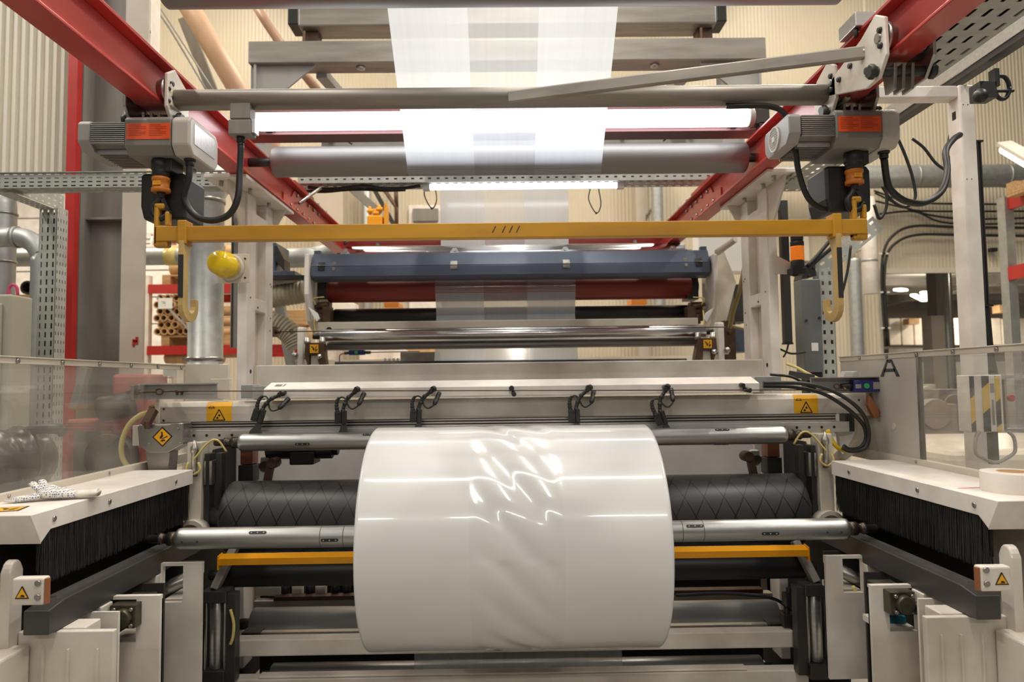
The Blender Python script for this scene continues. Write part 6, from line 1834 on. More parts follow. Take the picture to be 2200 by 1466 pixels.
def sensor():
    p = at(766, 838, Yn)
    k = Yn / F
    t = thing('hanging_sensor', '', 'sensor', tuple(p), 'sensors hanging from the white channel')

    def P(px, py, dy=0): return at(px, py, Yn + dy)
    mb = MB(); mb.cyl(P(770, 836, .04), P(762, 841, -.01), .010, 12); mb.cyl(P(764, 838, -.012), P(770, 836, -.0), .013, 12); mb.build('clamp', BLACK, t)
    mb = MB()
    path = [(762, 843), (755, 849), (749, 854), (744, 861), (741, 868), (738, 876), (737, 883)]
    for i, (x, y) in enumerate(path):
        mb.ball(P(x, y), .0105 if i % 2 == 0 else .0085, 12)
    for (xa, ya), (xb, yb) in zip(path, path[1:]): mb.cyl(P(xa, ya), P(xb, yb), .0078, 10)
    mb.build('jointed_arm', BLACK, t)
    c0, c1 = P(720, 885), P(743, 911)
    mb = MB(); mb.box(c0.x, c1.x - .017, Yn - .012, Yn + .012, c1.z, c0.z); mb.box(c1.x - .015, c1.x + .002, Yn - .014, Yn + .014, c1.z, c0.z + .004); blk = mb.build('connector_block', BLACK, t, bevel=.002)
    mb = MB()
    for yy in (890, 906): q = P(730, yy); mb.cyl((q.x, Yn - .0118, q.z), (q.x, Yn - .0128, q.z), .0035, 10)
    mb.build('screw', VOID, blk)
    mb = MB(); mb.tube([P(725, 886), P(723, 872), P(725, 860), P(729, 855.5)], lambda s: .009 - .003 * s + .0012 * math.sin(s * 40), 12, 8); mb.tube([P(729, 855.5), P(736, 854), P(742, 858), P(746, 867), P(751, 876), P(758, 879), P(767, 874), P(771, 869)], .0034, 8, 6); mb.build('cable', RUBBER, t)
    mb = MB(); d0, d1 = P(770, 871), P(780, 850, .03); mb.lathe([(0, .006), (.008, .010), (.030, .0115), (.031, .009), (.05, .010), (.065, .010)], d0, d1 - d0, 16); mb.build('plug', BLACK, t)
    mb = MB()
    q = P(738, 935)
    s_ = k
    mb.prism([(q.x + a * s_, q.z - b * s_) for a, b in ((-4, -23), (5, -23), (7, -15), (8, -10), (13, -4), (13, 14), (11, 19), (-10, 19), (-13, 14), (-13, -2), (-8, -10), (-7, -15))], 'y', Yn - .006, Yn + .006); mb.build('paddle', RAILM, t, bevel=.0015)
    return t


s0 = sensor()
s0['label'] = 'hanging black sensor with paddle just left of the film roll'
for (px, py, ang, lb) in ((605, 846, 17, 'leftmost hanging black sensor, its paddle tilted out to the left'), (930, 837, 3, 'hanging black sensor over the left half of the film roll, paddle hidden'),
                          (1265, 834, -1, 'hanging black sensor over the right half of the film roll, paddle hidden'), (1432, 833, -17, 'rightmost hanging black sensor, paddle just right of the film roll')):
    dup(s0, at(px, py, Yn) - Vector(s0.location), lb, (0, math.radians(ang), 0))

# ------------------------------------------------------------------ beam ends
q0, q1 = at(300, 912, 3.0), at(398, 972, 3.0)
g = thing('knife_gearbox', 'grey metal end box with yellow cut-hand sign at the left end of the slitter', 'gearbox', ((q0.x + q1.x) / 2, 3.0, q1.z))
mb = MB(); w, h = q1.x - q0.x, q0.z - q1.z
mb.prism([(q0.x, q0.z - .01), (q0.x + .01, q1.z + .035), (q0.x + .05, q1.z), (q0.x + .13, q1.z), (q1.x, q1.z + .035), (q1.x, q0.z + .005), (q0.x + .12, q0.z), (q0.x + .01, q0.z)], 'y', 2.98, 3.08); mb.build('cover', STEEL, g, bevel=.004)
mb = MB(); mb.box(q0.x - .03, q0.x, 3.0, 3.08, q1.z + .03, q0.z - .005); mb.build('side_flange', CREAM, g, bevel=.002)
mb = MB(); mb.box(q0.x - .04, q0.x - .03, 3.01, 3.06, q1.z + .05, q0.z - .02); mb.build('cable_strip', BLACK, g)
c = at(349, 939, 2.979)
uu = Vector((.70, 0, -.66)).normalized()
diamond_sign(g, c, uu, (-uu.z, 0, uu.x), .030, (0, -1, 0))
mb = MB()
for pp in ((381, 922), (386, 954), (320, 955)): q = at(pp[0], pp[1], 2.978); mb.cyl((q.x, 2.98, q.z), (q.x, 2.975, q.z), .006, 10)
mb.build('screws', STEEL, g)
mb = MB(); a, b = at(322, 968, 3.04), at(374, 1012, 3.04); mb.prism([(a.x, q1.z + .01), (b.x, q1.z + .01), (b.x - .01, b.z - .05), (a.x + .025, b.z - .05)], 'y', 3.0, 3.08); mb.build('support_leg', STEEL, g, bevel=.002)
mb = MB(); p0, p1 = at(331, 880, 3.0), at(312, 915, 2.97); mb.beam(p0, p1, .03, .035, (0, 1, 0)); mb.ball(at(326, 876, 3.0), .012); mb.cyl(at(316, 905, 2.96), at(316, 922, 2.96), .012, 10)
tag(mb.build('clamp_lever', BROWN, bevel=.004), 'brown clamping lever leaning on the left end box', 'lever')
mb = MB(); mb.tube([at(328, 884, 3.08), at(300, 893, 3.07), at(276, 915, 3.06), at(262, 950, 3.05), at(262, 980, 3.05), at(275, 1003, 3.05), at(290, 1014, 3.05)], .0105, 12, 8)
tag(mb.build('air_hose', HOSE), 'pale yellow air hose curving down in front of the left clear guard', 'hose')
# right end
t = thing('beam_end_bracket', 'white curved end bracket at the right end of the front beam', 'bracket', tuple(at(1840, 970, 3.1)))
q = at(1852, 880, 3.12)
zz0, zz1 = at(1850, 850, 3.12).z, at(1850, 1000, 3.12).z
mb = MB(); mb.prism([(q.x, zz0), (q.x + .055, zz0 - .01), (q.x + .05, zz0 - .14), (q.x + .03, zz0 - .22), (q.x - .10, zz1 - .0), (q.x - .15, zz1), (q.x - .02, zz0 - .2)], 'y', 3.14, 3.2); mb.build('plate', CREAM, t, bevel=.004)
mb = MB(); a, b = at(1796, 922, 3.12), at(1836, 975, 3.12); mb.prism([(a.x, a.z), (b.x, a.z), (b.x - .01, a.z - .03), (a.x + .02, b.z), (a.x + .01, b.z)], 'y', 3.1, 3.13); mb.build('white_plate', PAPER, t, bevel=.002)
mb = MB(); a, b = at(1760, 952, 3.15), at(1784, 972, 3.15); mb.box(a.x, b.x, 3.13, 3.2, b.z, a.z); mb.build('small_block', PAPER, t, bevel=.002)
t = thing('clamp_lever', 'orange brown clamping lever with spring at the right end of the front beam', 'lever', tuple(at(1868, 870, 3.05)))
mb = MB(); o = at(1862, 851, 3.05)
k = 3.05 / F
mb.prism([(o.x + a * k, o.z - b * k) for a, b in ((0, 0), (4, 0), (10, 12), (21, 30), (22, 42), (16, 49), (10, 46), (2, 30), (-2, 20))], 'y', 3.03, 3.06); mb.build('lever_plate', COPPER, t, bevel=.003)
mb = MB(); p = at(1886, 892, 3.04); mb.cyl(at(1882, 893, 3.04), at(1900, 890, 3.04), .004, 8)
for i in range(4): mb.ring((p.x + i * .006, 3.04, p.z), (p.x + i * .006 + .003, 3.04, p.z), .009, .006, 14)
mb.build('spring', STEEL, t)
for i, ps in enumerate(([(1640, 823), (1720, 824), (1775, 835), (1820, 858), (1850, 885), (1864, 915), (1866, 945), (1856, 965), (1830, 970), (1810, 963)],
                        [(1640, 830), (1705, 832), (1765, 845), (1812, 872), (1842, 898), (1858, 920), (1860, 945), (1848, 962), (1825, 966), (1812, 958)],
                        [(1655, 805), (1700, 810), (1730, 826), (1752, 836)])):
    mb = MB(); mb.tube([at(x, y, 2.98 + .02 * i) for x, y in ps], .0085 if i < 2 else .006, 10, 7)
    tag(mb.build('black_cable', RUBBER), ('outer black cable arching over the right end of the front beam', 'inner black cable arching over the right end of the front beam', 'short black cable dropping behind the right grey switch arm')[i], 'cable')
mb = MB(); mb.tube([at(1778, 924, 3.02), at(1786, 945, 3.02), at(1800, 962, 3.02), at(1820, 970, 3.02)], .0095, 12, 7); tag(mb.build('yellow_hose', YELP), 'bright yellow hose piece below the right end of the slitter rail', 'hose')
mb = MB(); mb.tube([at(1690, 782, 3.5), at(1712, 790, 3.45), at(1730, 800, 3.4), at(1760, 815, 3.3)], .007, 10, 6); tag(mb.build('yellow_tube', HOSE), 'thin yellow tube running down right of the right white post', 'tube')
mb = MB(); mb.beam(at(1695, 803, 3.3), at(1750, 812, 3.25), .04, .03); tag(mb.build('dark_bracket_arm', RAILM, bevel=.003), 'dark short arm behind the right cable bundle', 'bracket')

# ================================================================== SIDE TABLES WITH BRUSHES AND CLEAR GUARDS
ZTAB = 1.6 - .347
XG = {-1: 1.56, 1: 1.63}
XI_T = {-1: 1.30, 1: 1.362}
Y0T, Y1T = 1.94, 2.93


def table(s, nm, other):
    xi, xo = XI_T[s], XG[s] - .005
    t = thing('side_table', 'white sheet metal side table with black brush skirt, %s%s' % (nm, other), 'table', (s * (xi + xo) / 2, 2.4, ZTAB - .05), 'side tables')
    mb = MB()
    mb.box(s * xi, s * xo, Y0T, Y1T, ZTAB - .006, ZTAB); mb.build('top', WHITE, t, bevel=.003)
    mb = MB()
    mb.prism([(Y0T - .002, ZTAB - .001), (Y1T, ZTAB - .001), (Y1T, ZTAB - .058), (Y0T + .085, ZTAB - .055), (Y0T + .045, ZTAB - .085)], 'x', s * (xi - .003), s * (xi + .002))
    mb.box(s * xi, s * xo, Y1T - .003, Y1T, ZTAB - .058, ZTAB - .001)
    mb.build('inner_fascia', WHITE, t, bevel=.001)
    mb = MB(); mb.oprism([(0, 0), (xo - xi + .02, 0), (xo - xi + .02, .098), (0, .098)], (s * (xi - .001), Y0T, ZTAB - .001), (s, 0, 0), (0, .045, -.085), (0, .003, 0)); mb.build('front_fascia', WHITE, t)
    for yy in (Y0T + .10, 2.32, 2.78):
        mb = MB(); bolt(mb, (s * (xi - .003), yy, ZTAB - .028), (-s, 0, 0), .008, .004, 12); mb.build('rivet', STEEL, t)
    # brush
    mb = MB(); mb.box(s * (xi + .006), s * (xi + .018), Y0T + .06, Y1T, ZTAB - .060, ZTAB - .045); mb.build('brush_holder', BLACK, t)
    mb = MB()
    rnd = random.Random(5 + s)
    N = 2600
    for k in range(N):
        y = Y0T + .06 + (Y1T - Y0T - .07) * (k + rnd.random()) / N
        x = s * (xi + .006 + rnd.random() * .010)
        ln = .145 + rnd.uniform(-.014, .006)
        dy, dx = rnd.uniform(-.008, .008), rnd.uniform(-.006, .006)
        w = .0011
        zt = ZTAB - .060
        b = mb.pts([(x, y - w, zt), (x, y + w, zt), (x + dx, y + dy + w * .6, zt - ln), (x + dx, y + dy - w * .6, zt - ln), (x + s * .0015, y, zt)])
        mb.face([b, b + 1, b + 2, b + 3]); mb.face([b + 4, b + 1, b + 2]); mb.face([b + 4, b, b + 3])
    mb.build('brush_bristles', BRISTLE, t)
    mb = MB(); mb.box(s * (xi + .02), s * (xi + .026), Y0T + .07, Y1T, ZTAB - .17, ZTAB - .05); mb.build('brush_backing', VOID, t)
    mb = MB(); mb.box(s * (xi + .03), s * xo, Y1T - .03, Y1T - .01, .5, ZTAB - .01); mb.box(s * (xi + .17), s * (xi + .18), Y0T + .05 if s < 0 else 2.32, Y1T - .031, .5, ZTAB - .01); mb.build('support', VOID, t)  # dark panels added to blacken the space behind the brush
    if s > 0:
        mb = MB(); mb.box(xi + .17, xi + .18, Y0T + .05, 2.315, .5, ZTAB - .01); mb.build('lower_panel', CREAM, t)
    return t


tl = table(-1, 'left', ', with glove on it')
tr = table(1, 'right', ', with tape roll on it')
# yellow hand sticker flat on the left table
c = Vector((at(38, 1081, 2.0).x, 2.02, ZTAB + .0004))
cc = at(30, 1081, 2.03)
diamond_sign(tl, (-1.425, 2.035, ZTAB + .0003), (1, .25, 0), (-.25, 1, 0), .040, (0, 0, 1))
mb = MB(); mb.oprism([(0, 0), (.06, .006), (.115, .004), (.118, .014), (.06, .013), (.01, .006)], (1.388, 2.16, ZTAB + .0002), (1, 0, 0), (0, 1, 0), (0, 0, .0006)); mb.build('pink_mark', PINK, tr, label='pink streak on the table top')
# tape roll
tp = thing('tape_roll', 'white adhesive tape roll lying flat on the right table', 'tape', (1.505, 2.09, ZTAB))
mb = MB(); mb.ring((1.52, 2.10, ZTAB), (1.52, 2.10, ZTAB + .058), .085, .042, 56); mb.build('tape', WHITE, tp, bevel=.001)
mb = MB(); mb.ring((1.52, 2.10, ZTAB), (1.52, 2.10, ZTAB + .059), .0425, .038, 40); mb.build('core', KRAFT, tp)
# glove


def glove_mat():
    m = mat('dotted_glove', (0.72, 0.68, 0.60), .9, var=.06, scale=60, bump=.5)
    nt = m.node_tree; b = nt.nodes['Principled BSDF']
    tc = nt.nodes.new('ShaderNodeTexCoord')
    v = nt.nodes.new('ShaderNodeTexVoronoi'); v.inputs['Scale'].default_value = 150; v.inputs['Randomness'].default_value = 0.15
    nt.links.new(tc.outputs['Object'], v.inputs['Vector'])
    c = nt.nodes.new('ShaderNodeMath'); c.operation = 'LESS_THAN'; c.inputs[1].default_value = .36; nt.links.new(v.outputs['Distance'], c.inputs[0])
    mx = nt.nodes.new('ShaderNodeMix'); mx.data_type = 'RGBA'
    src = b.inputs['Base Color'].links[0].from_socket
    nt.links.new(c.outputs[0], mx.inputs[0]); nt.links.new(src, mx.inputs[6]); mx.inputs[7].default_value = (.05, .12, .33, 1)
    nt.links.new(mx.outputs[2], b.inputs['Base Color'])
    return m


gv = thing('work_glove', 'white knitted work glove with blue dots lying on the left table', 'glove', (-1.40, 2.22, ZTAB))


def G(px, py, h=.012):
    """point h above the table top under pixel (px, py)"""
    lo, hi = 1.5, 3.2
    for _ in range(40):
        m_ = (lo + hi) / 2
        if at(px, py, m_).z > ZTAB + h: lo = m_
        else: hi = m_
        if at(px, py, lo).z < ZTAB + h: break
    p = at(px, py, (lo + hi) / 2); return Vector((p.x, p.y, ZTAB + h))


def flat_tube(mb, pts, radii, n=16, squash=.42):
    P = [Vector(p) for p in pts]
    m = len(P); base = len(mb.v)
    for i, q in enumerate(P):
        d = (P[min(i + 1, m - 1)] - P[max(i - 1, 0)]).normalized()
        sd = d.cross(Vector((0, 0, 1))).normalized(); up = sd.cross(d).normalized()
        for k in range(n):
            th = 2 * PI * k / n
            mb.v.append(tuple(q + sd * math.cos(th) * radii[i] + up * math.sin(th) * radii[i] * squash))
    for i in range(m - 1):
        for k in range(n):
            k2 = (k + 1) % n; mb.face([base + i * n + k, base + i * n + k2, base + (i + 1) * n + k2, base + (i + 1) * n + k], True)
    mb.face([base + k for k in range(n)][::-1]); mb.face([base + (m - 1) * n + k for k in range(n)])


GM = glove_mat()
gb = Vector((-1.395, 2.20, ZTAB))
ux, uy = Vector((.97, .24, 0)), Vector((-.24, .97, 0))


def g(a, b, h): return gb + ux * a + uy * b + Vector((0, 0, h))


mb = MB(); flat_tube(mb, [g(-.045, 0, .018), g(-.02, .0, .022), g(.0, .004, .018), g(.02, -.002, .021), g(.05, -.002, .015), g(.062, -.002, .015)], [.030, .040, .037, .038, .027, .025]); mb.build('palm', GM, gv)
mb = MB(); flat_tube(mb, [g(.058, -.002, .016), g(.075, -.002, .015), g(.095, -.001, .015), g(.112, .0, .016), g(.118, 0, .016), g(.114, 0, .016), g(.095, 0, .015)], [.026, .024, .026, .029, .028, .022, .018], squash=.42); mb.build('cuff', COTTON, gv)
fing = [[g(-.035, -.024, .016), g(-.065, -.032, .012), g(-.10, -.036, .009), g(-.125, -.034, .008)],
        [g(-.04, -.008, .018), g(-.07, -.012, .013), g(-.10, -.014, .010), g(-.118, -.010, .008)],
        [g(-.038, .008, .022), g(-.058, .012, .038), g(-.072, .020, .050), g(-.082, .030, .046)],
        [g(-.03, .022, .022), g(-.045, .032, .040), g(-.055, .045, .052), g(-.062, .06, .045)],
        [g(.0, .026, .020), g(-.015, .045, .028), g(-.035, .055, .034), g(-.05, .058, .028)]]
for i, f_ in enumerate(fing):
    mb = MB(); flat_tube(mb, f_, [.014, .013, .0118, .007], 12, .6); mb.build('thumb' if i == 4 else 'finger', GM, gv)

# clear guards
for s, nm in ((-1, 'left'), (1, 'right')):
    xg = XG[s]
    zt = 1.6 + .098
    t = thing('clear_guard', 'scuffed clear plastic guard panel with bolted white top strip, %s side' % nm, 'guard', (s * xg, 2.6, ZTAB), 'clear guards')
    y0, y1 = 1.6, 3.42 if s < 0 else 3.38
    yp = y1 if s < 0 else 2.74
    mb = MB(); mb.box(s * xg, s * (xg + .005), y0, yp, ZTAB - .04, zt - .01); mb.build('clear_pane', PANE, t)
    mb = MB(); mb.box(s * (xg - .004), s * (xg + .012), y0, y1, zt - .022, zt); mb.box(s * (xg - .010), s * (xg + .018), y0, y1, zt - .002, zt + .002); mb.build('top_strip', CREAM, t, bevel=.002)
    mb = MB(); mb.box(s * (xg - .02), s * (xg + .008), y0, y1, ZTAB - .02, ZTAB + .022); mb.build('foot_strip', CREAM, t, bevel=.002)
    mb = MB()
    for px in ((45, 140, 219, 286, 343, 393) if s < 0 else (1851, 1910, 1975, 2055, 2150)):
        Yb_ = abs((xg - .004) / ((px - 1085) / F))
        bolt(mb, (s * (xg - .004), Yb_, zt - .012), (-s, 0, 0), .0085, .006, 12)
    for yy in (2.2, 2.75): bolt(mb, (s * (xg - .02), yy, ZTAB + .012), (-s, 0, 0), .006, .004, 10)
    mb.build('bolts', STEEL, t)
    if s > 0:
        mb = MB(); mb.box(xg, xg + .005, 2.74, y1, ZTAB - .02, zt - .01); mb.build('grey_panel', mat('grey_guard_panel', (0.56, 0.52, 0.46), .4), t, label='opaque grey panel')
        mb = MB(); mb.box(xg - .006, xg + .01, 2.73, 2.745, ZTAB, zt - .01); mb.build('divider', STEEL, t)
        mb = MB(); yl, zl = 2.945, zt - .098
        for pp in ([(.075, 0), (.048, 0), (.006, .072), (.020, .072)], [(-.075, 0), (-.048, 0), (-.006, .072), (-.020, .072)], [(.045, .020), (-.045, .020), (-.038, .034), (.038, .034)], [(.02, .072), (-.02, .072), (-.006, .058), (.006, .058)]):
            mb.prism([(yl + a_, zl + b_) for a_, b_ in pp], 'x', xg - .0012, xg + .001)
        mb.build('letter', mat('letter_grey', (0.05, .05, .055), .5), t)
        mb = MB(); mb.cyl((xg, 2.93, ZTAB + .14), (xg - .003, 2.93, ZTAB + .14), .014, 20); mb.build('round_plug', CREAM, t)
q0, q1 = at(398, 783, 3.46), at(470, 830, 3.46)
mb = MB(); mb.box(q0.x, q1.x, 3.46, 3.465, q1.z - .4, q0.z); tag(mb.build('cream_end_panel', CREAM, bevel=.001), 'cream end panel behind the left grey switch arm', 'panel')
mb = MB(); q0 = at(365, 800, 3.6); mb.box(q0.x - .035, q0.x + .035, 3.6, 3.602, q0.z - .02, q0.z + .02); tag(mb.build('paper_label', PAPER), 'white paper label seen through the left guard near its far end', 'label')

# striped boxes with handle frame behind the right guard
t = thing('striped_terminal', 'grey operator box with yellow and black hazard stripes behind the right clear guard', 'operator box', tuple(at(2115, 930, 2.85)))
STR = bpy.data.materials.new('hazard_stripes'); STR.use_nodes = True
nt = STR.node_tree; b_ = nt.nodes['Principled BSDF']
tc = nt.nodes.new('ShaderNodeTexCoord'); wv = nt.nodes.new('ShaderNodeTexWave'); wv.wave_type = 'BANDS'; wv.bands_direction = 'DIAGONAL'; wv.inputs['Scale'].default_value = 2.6
cr_ = nt.nodes.new('ShaderNodeValToRGB'); cr_.color_ramp.interpolation = 'CONSTANT'; cr_.color_ramp.elements[1].position = .5
cr_.color_ramp.elements[0].color = (.02, .02, .02, 1); cr_.color_ramp.elements[1].color = (.75, .48, .01, 1)
mpn = nt.nodes.new('ShaderNodeMapping'); mpn.inputs['Rotation'].default_value = (0, 0, 0); mpn.inputs['Scale'].default_value = (-1, 0, 1.2)
nt.links.new(tc.outputs['Object'], mpn.inputs[0]); nt.links.new(mpn.outputs[0], wv.inputs['Vector']); nt.links.new(wv.outputs['Fac'], cr_.inputs[0]); nt.links.new(cr_.outputs[0], b_.inputs['Base Color'])
zt, zb = at(2115, 806, 2.8).z, at(2115, 930, 2.8).z
xa = at(2084, 860, 2.8).x; xb = at(2155, 860, 2.8).x
mb = MB(); mb.box(xa, xb, 2.80, 2.88, zb, zt); mb.build('body', WHITE, t, bevel=.004)
for x0_, x1_ in ((xa + .001, xa + .018), (xa + .05, xa + .078), (xb - .03, xb - .012)):
    mb = MB(); mb.box(x0_, x1_, 2.797, 2.80, zb + .004, zt - .004); mb.build('hazard_tape', STR, t, label='yellow and black hazard tape')
mb = MB(); mb.box(xa + .085, xa + .098, 2.796, 2.80, zt - .07, zt - .035); mb.box(xa + .088, xa + .094, 2.796, 2.80, zb + .03, zt - .1); mb.build('key_strip', COLG, t)
mb = MB(); mb.box(xb + .005, xb + .03, 2.83, 2.9, zb + .01, zt - .02); mb.build('side_strip', BROWN, t)
mb = MB(); mb.box(xb - .01, xb + .16, 2.84, 2.86, zt - .015, zt - .003); mb.box(xb - .01, xb + .16, 2.84, 2.86, zb + .0, zb + .012); mb.build('arm', ALU, t)
mb = MB(); mb.cyl((xb + .06, 2.845, (zt + zb) / 2 + .02), (xb + .06, 2.83, (zt + zb) / 2 + .02), .014, 18); mb.build('red_button', REDB, t, label='red round button')
mb = MB()
hp = [at(x, y, 2.8) for x, y in ((2105, 927), (2097, 940), (2096, 972), (2112, 985), (2140, 994), (2168, 982), (2181, 968), (2178, 940), (2165, 927))]
mb.tube(hp, .007, 10, 4); mb.build('handle_frame', LGREY, t)
mb = MB(); q = at(2138, 955, 2.8); mb.box(q.x - .012, q.x + .014, 2.80, 2.83, q.z - .08, q.z + .05); mb.build('handle_grip', DARK, t)
# wrapped stack on the floor behind the right guard
q = at(2090, 955, 5.2)
mb = MB(); mb.box(q.x - .55, q.x + 1.2, 4.6, 6.0, .14, q.z + .02)
tag(mb.build('wrapped_stack', WRAP, bevel=.07, seg=3), 'low pale stack in shiny stretch wrap behind the right guard', 'stack')
for k, (px, py, w, h, m_, lb) in enumerate(((2010, 890, .4, .30, mat('dull_brown_part', (0.27, .22, .20), .5), 'brown machine part blurred behind the right guard'), (2050, 870, .3, .5, COLG, 'grey machine part blurred behind the right guard'), (1990, 845, .2, .3, CREAM, 'cream box blurred behind the right guard'))):
    q = at(px, py, 6.4 + k * .4); mb = MB(); mb.box(q.x - w / 2, q.x + w / 2, 6.4 + k * .4, 6.8 + k * .4, q.z - h, q.z + h * .3); mb.cyl((q.x, 6.38 + k * .4, q.z), (q.x, 6.5 + k * .4, q.z), w * .35, 18)
    tag(mb.build('machine_part', m_, bevel=.04), lb, 'machine part')

# ================================================================== LOWER SIDE FRAMES
XR = {-1: (1.229, 1.297), 1: (1.271, 1.338)}
XF = {-1: 1.10, 1: 1.18}


def side_frame(s, nm):
    xr0, xr1 = XR[s]
    t = thing('shaft_rail', 'dark grey sloping-ended rail under the %s brush skirt, carrying the shaft end' % nm, 'rail', (s * 1.25, 2.4, .95), 'shaft rails')
    zt, zb = 1.6 - .586, 1.6 - .662
    mb = MB()
    mb.prism([(1.92, zb), (2.86, zb), (2.86, zt), (1.99, zt), (1.92, zt - .012)], 'x', s * xr0, s * xr1); mb.build('rail_body', RAILM, t, bevel=.003)
    mb = MB(); mb.box(s * (xr0 + .03), s * (xr0 + .05), 2.0, 2.86, zt, zt + .006); mb.build('running_strip', STEEL, t)
    # machine frame: three thin upright plates stepping back, with cut-outs
    xf = XF[s]
    t = thing('lower_framework', 'white lower machine frame of stepped upright plates with cut-outs, %s side' % nm, 'frame', (s * (xf + .15), 2.4, 0), 'lower machine frames')

    def xat(px, Y): return abs(at(px, 1300, Y).x)

    def zat(px, py, Y): return at(px, py, Y).z
    if s < 0:
        cols = [('front_plate', 1.96, 245, 40, None, .02), ('middle_plate', 2.25, 350, 195, (240, 300, 1285, 1376), .02), ('rear_plate', 2.55, 438, 320, (354, 398, 1214, 1292), .02)]
    else:
        cols = [('front_plate', 1.96, 1988, 2175, None, .02), ('middle_plate', 2.25, 1865, 2020, (1903, 1962, 1261, 1353), .02), ('rear_plate', 2.55, 1772, 1885, (1808, 1850, 1198, 1271), at(1800, 1455, 2.55).z)]
    for cn, y0, pa, pb, hole, zbot in cols:
        xa, xb = xat(pa, y0), xat(pb, y0)
        ztop = zb - .004
        mb = MB()
        if hole:
            ha, hb = sorted((xat(hole[0], y0), xat(hole[1], y0)))
            zh1, zh0 = zat(hole[0], hole[2], y0), zat(hole[0], hole[3], y0)
            us = [xa, ha, hb, xb]; vs = [zbot, zh0, zh1, ztop]
            vs[3] = max(vs[3], zh1 + .01)
            mb.grid(us, vs, lambda u, v: (s * u, y0, v), lambda i, j: i == 1 and j == 1)
            o = mb.build(cn, WHITE2, t, solid=-.02 if s < 0 else .02)
        else:
            mb.box(s * xa, s * xb, y0, y0 + .02, zbot, ztop); o = mb.build(cn, WHITE2, t, bevel=.003)
        mb = MB(); mb.box(s * (xa + .075), s * xb, y0 + .16, y0 + .17, zbot, ztop); mb.build('rear_web', DARK if hole else WHITE2, o)  # coloured dark behind cut-outs to stand for the shade inside
        if hole:
            mb = MB(); mb.box(s * (ha - .0), s * (hb + .01), y0 + .021, y0 + .15, zh0 - .02, zh0); mb.build('shelf', WHITE2, o)
            mb = MB(); mb.box(s * (xa + .0), s * (xa + .022), y0 - .006, y0, zbot, ztop); mb.build('edge_strip', CREAM, o)
    mb = MB(); mb.box(s * (xr0 + .07), s * (xr1 + .14), 1.62, 1.955, .02, zb - .035); mb.build('front_box', WHITE2, t, bevel=.006)
    mb = MB()
    zt0 = 1.6 - .50
    mb.prism([(1.925, .02), (1.975, .02), (1.975, zt0)] + [(1.95 + .025 * math.cos(k * PI / 8), zt0 + .032 * math.sin(k * PI / 8)) for k in range(9)] + [(1.925, zt0)], 'x', s * abs(at(46 if s < 0 else 2152, 1250, 1.97).x), s * (abs(at(46 if s < 0 else 2152, 1250, 1.97).x) + .026)); mb.build('end_stop_plate', WHITE2, t, bevel=.005)
    mb = MB(); mb.box(s * (xr0 - .005), s * (xr1), 2.16, 2.22, zb - .05, zb - .002); mb.box(s * (xr0 + .0), s * (xr1 + .02), 2.5, 2.54, zb - .05, zb - .002); mb.box(s * (xr0 - .06), s * (xr1), 1.985, 2.06, zb - .04, zb - .002); mb.build('rail_seat', WHITE2, t, bevel=.003)
    mb = MB()
    for px in ((213, 97, 150) if s < 0 else (2018, 2105, 2060)):
        xx = xat(px, 1.955); mb.box(s * xx, s * (xx + .004), 1.952, 1.96, .05, zb - .05)
    mb.build('weld_rib', WHITE2, t)
    mb = MB()
    for py in ((1436, 1453) if s < 0 else (1404, 1421)):
        q = at(58 if s < 0 else 2145, py, 1.62 if False else 1.8); mb.cyl((s * (xr0 + .072), 1.80, q.z), (s * (xr0 + .0685), 1.80, q.z), .006, 12)
    mb.build('screw_holes', VOID, t)
    bl = thing('stop_block', 'white stop block with small warning triangle at the front end of the %s rail' % nm, 'block', (s * (xr0 + .04), 1.9, zt), 'stop blocks')
    x0b, x1b = (abs(at(93, 1275, 1.885).x), abs(at(25, 1275, 1.885).x)) if s < 0 else (at(2108, 1245, 1.885).x, at(2174, 1245, 1.885).x)
    zbk = zat(60 if s < 0 else 2140, 1302 if s < 0 else 1272, 1.885); zbt = zat(60 if s < 0 else 2140, 1243 if s < 0 else 1218, 1.885)
    mb = MB(); mb.box(s * x0b, s * x1b, 1.885, 1.915, zbk, zbt); mb.build('block', WHITE2, bl, bevel=.005)
    mb = MB(); mb.box(s * (x0b - .009), s * (x0b - .0005), 1.888, 1.900, zbk + .003, zbt - .003); mb.build('bronze_pad', COPPER, bl)
    mb = MB()
    for zz in (.022, .058): mb.cyl((s * (x0b + .014), 1.885, zbk + zz), (s * (x0b + .014), 1.880, zbk + zz), .008, 16)
    mb.build('screw', STEEL, bl)
    tri_sign(bl, (s * (x0b + .055), 1.8845, zbk + .018), (1, 0, 0), (0, 0, 1), .037, (0, -1, 0), 'hand')
    # gear cover poking out of the middle cut-out
    pc = at(268, 1325, 2.2) if s < 0 else at(1938, 1296, 2.2)
    xc, zc = pc.x, pc.z
    gc = thing('gear_pump', 'oily dark cast gear cover poking out of the %s frame cut-out' % nm, 'gear cover', (xc, 2.2, zc), 'gear covers')
    mb = MB(); mb.box(xc - .042, xc + .036, 2.19, 2.33, zc - .034, zc + .036); mb.cyl((xc, 2.17, zc), (xc, 2.2, zc), .028, 20); mb.build('housing', mat('oily_cast_%s' % nm, (0.06, .055, .035), .35, .4, var=.4, scale=25), gc, bevel=.010)
    mb = MB(); mb.cyl((xc + s * .03, 2.19, zc - .012), (xc + s * .062, 2.185, zc - .014), .020, 18); mb.cyl((xc + s * .06, 2.185, zc - .014), (xc + s * .07, 2.184, zc - .014), .014, 14); mb.build('side_boss', DARK, gc)
    mb = MB()
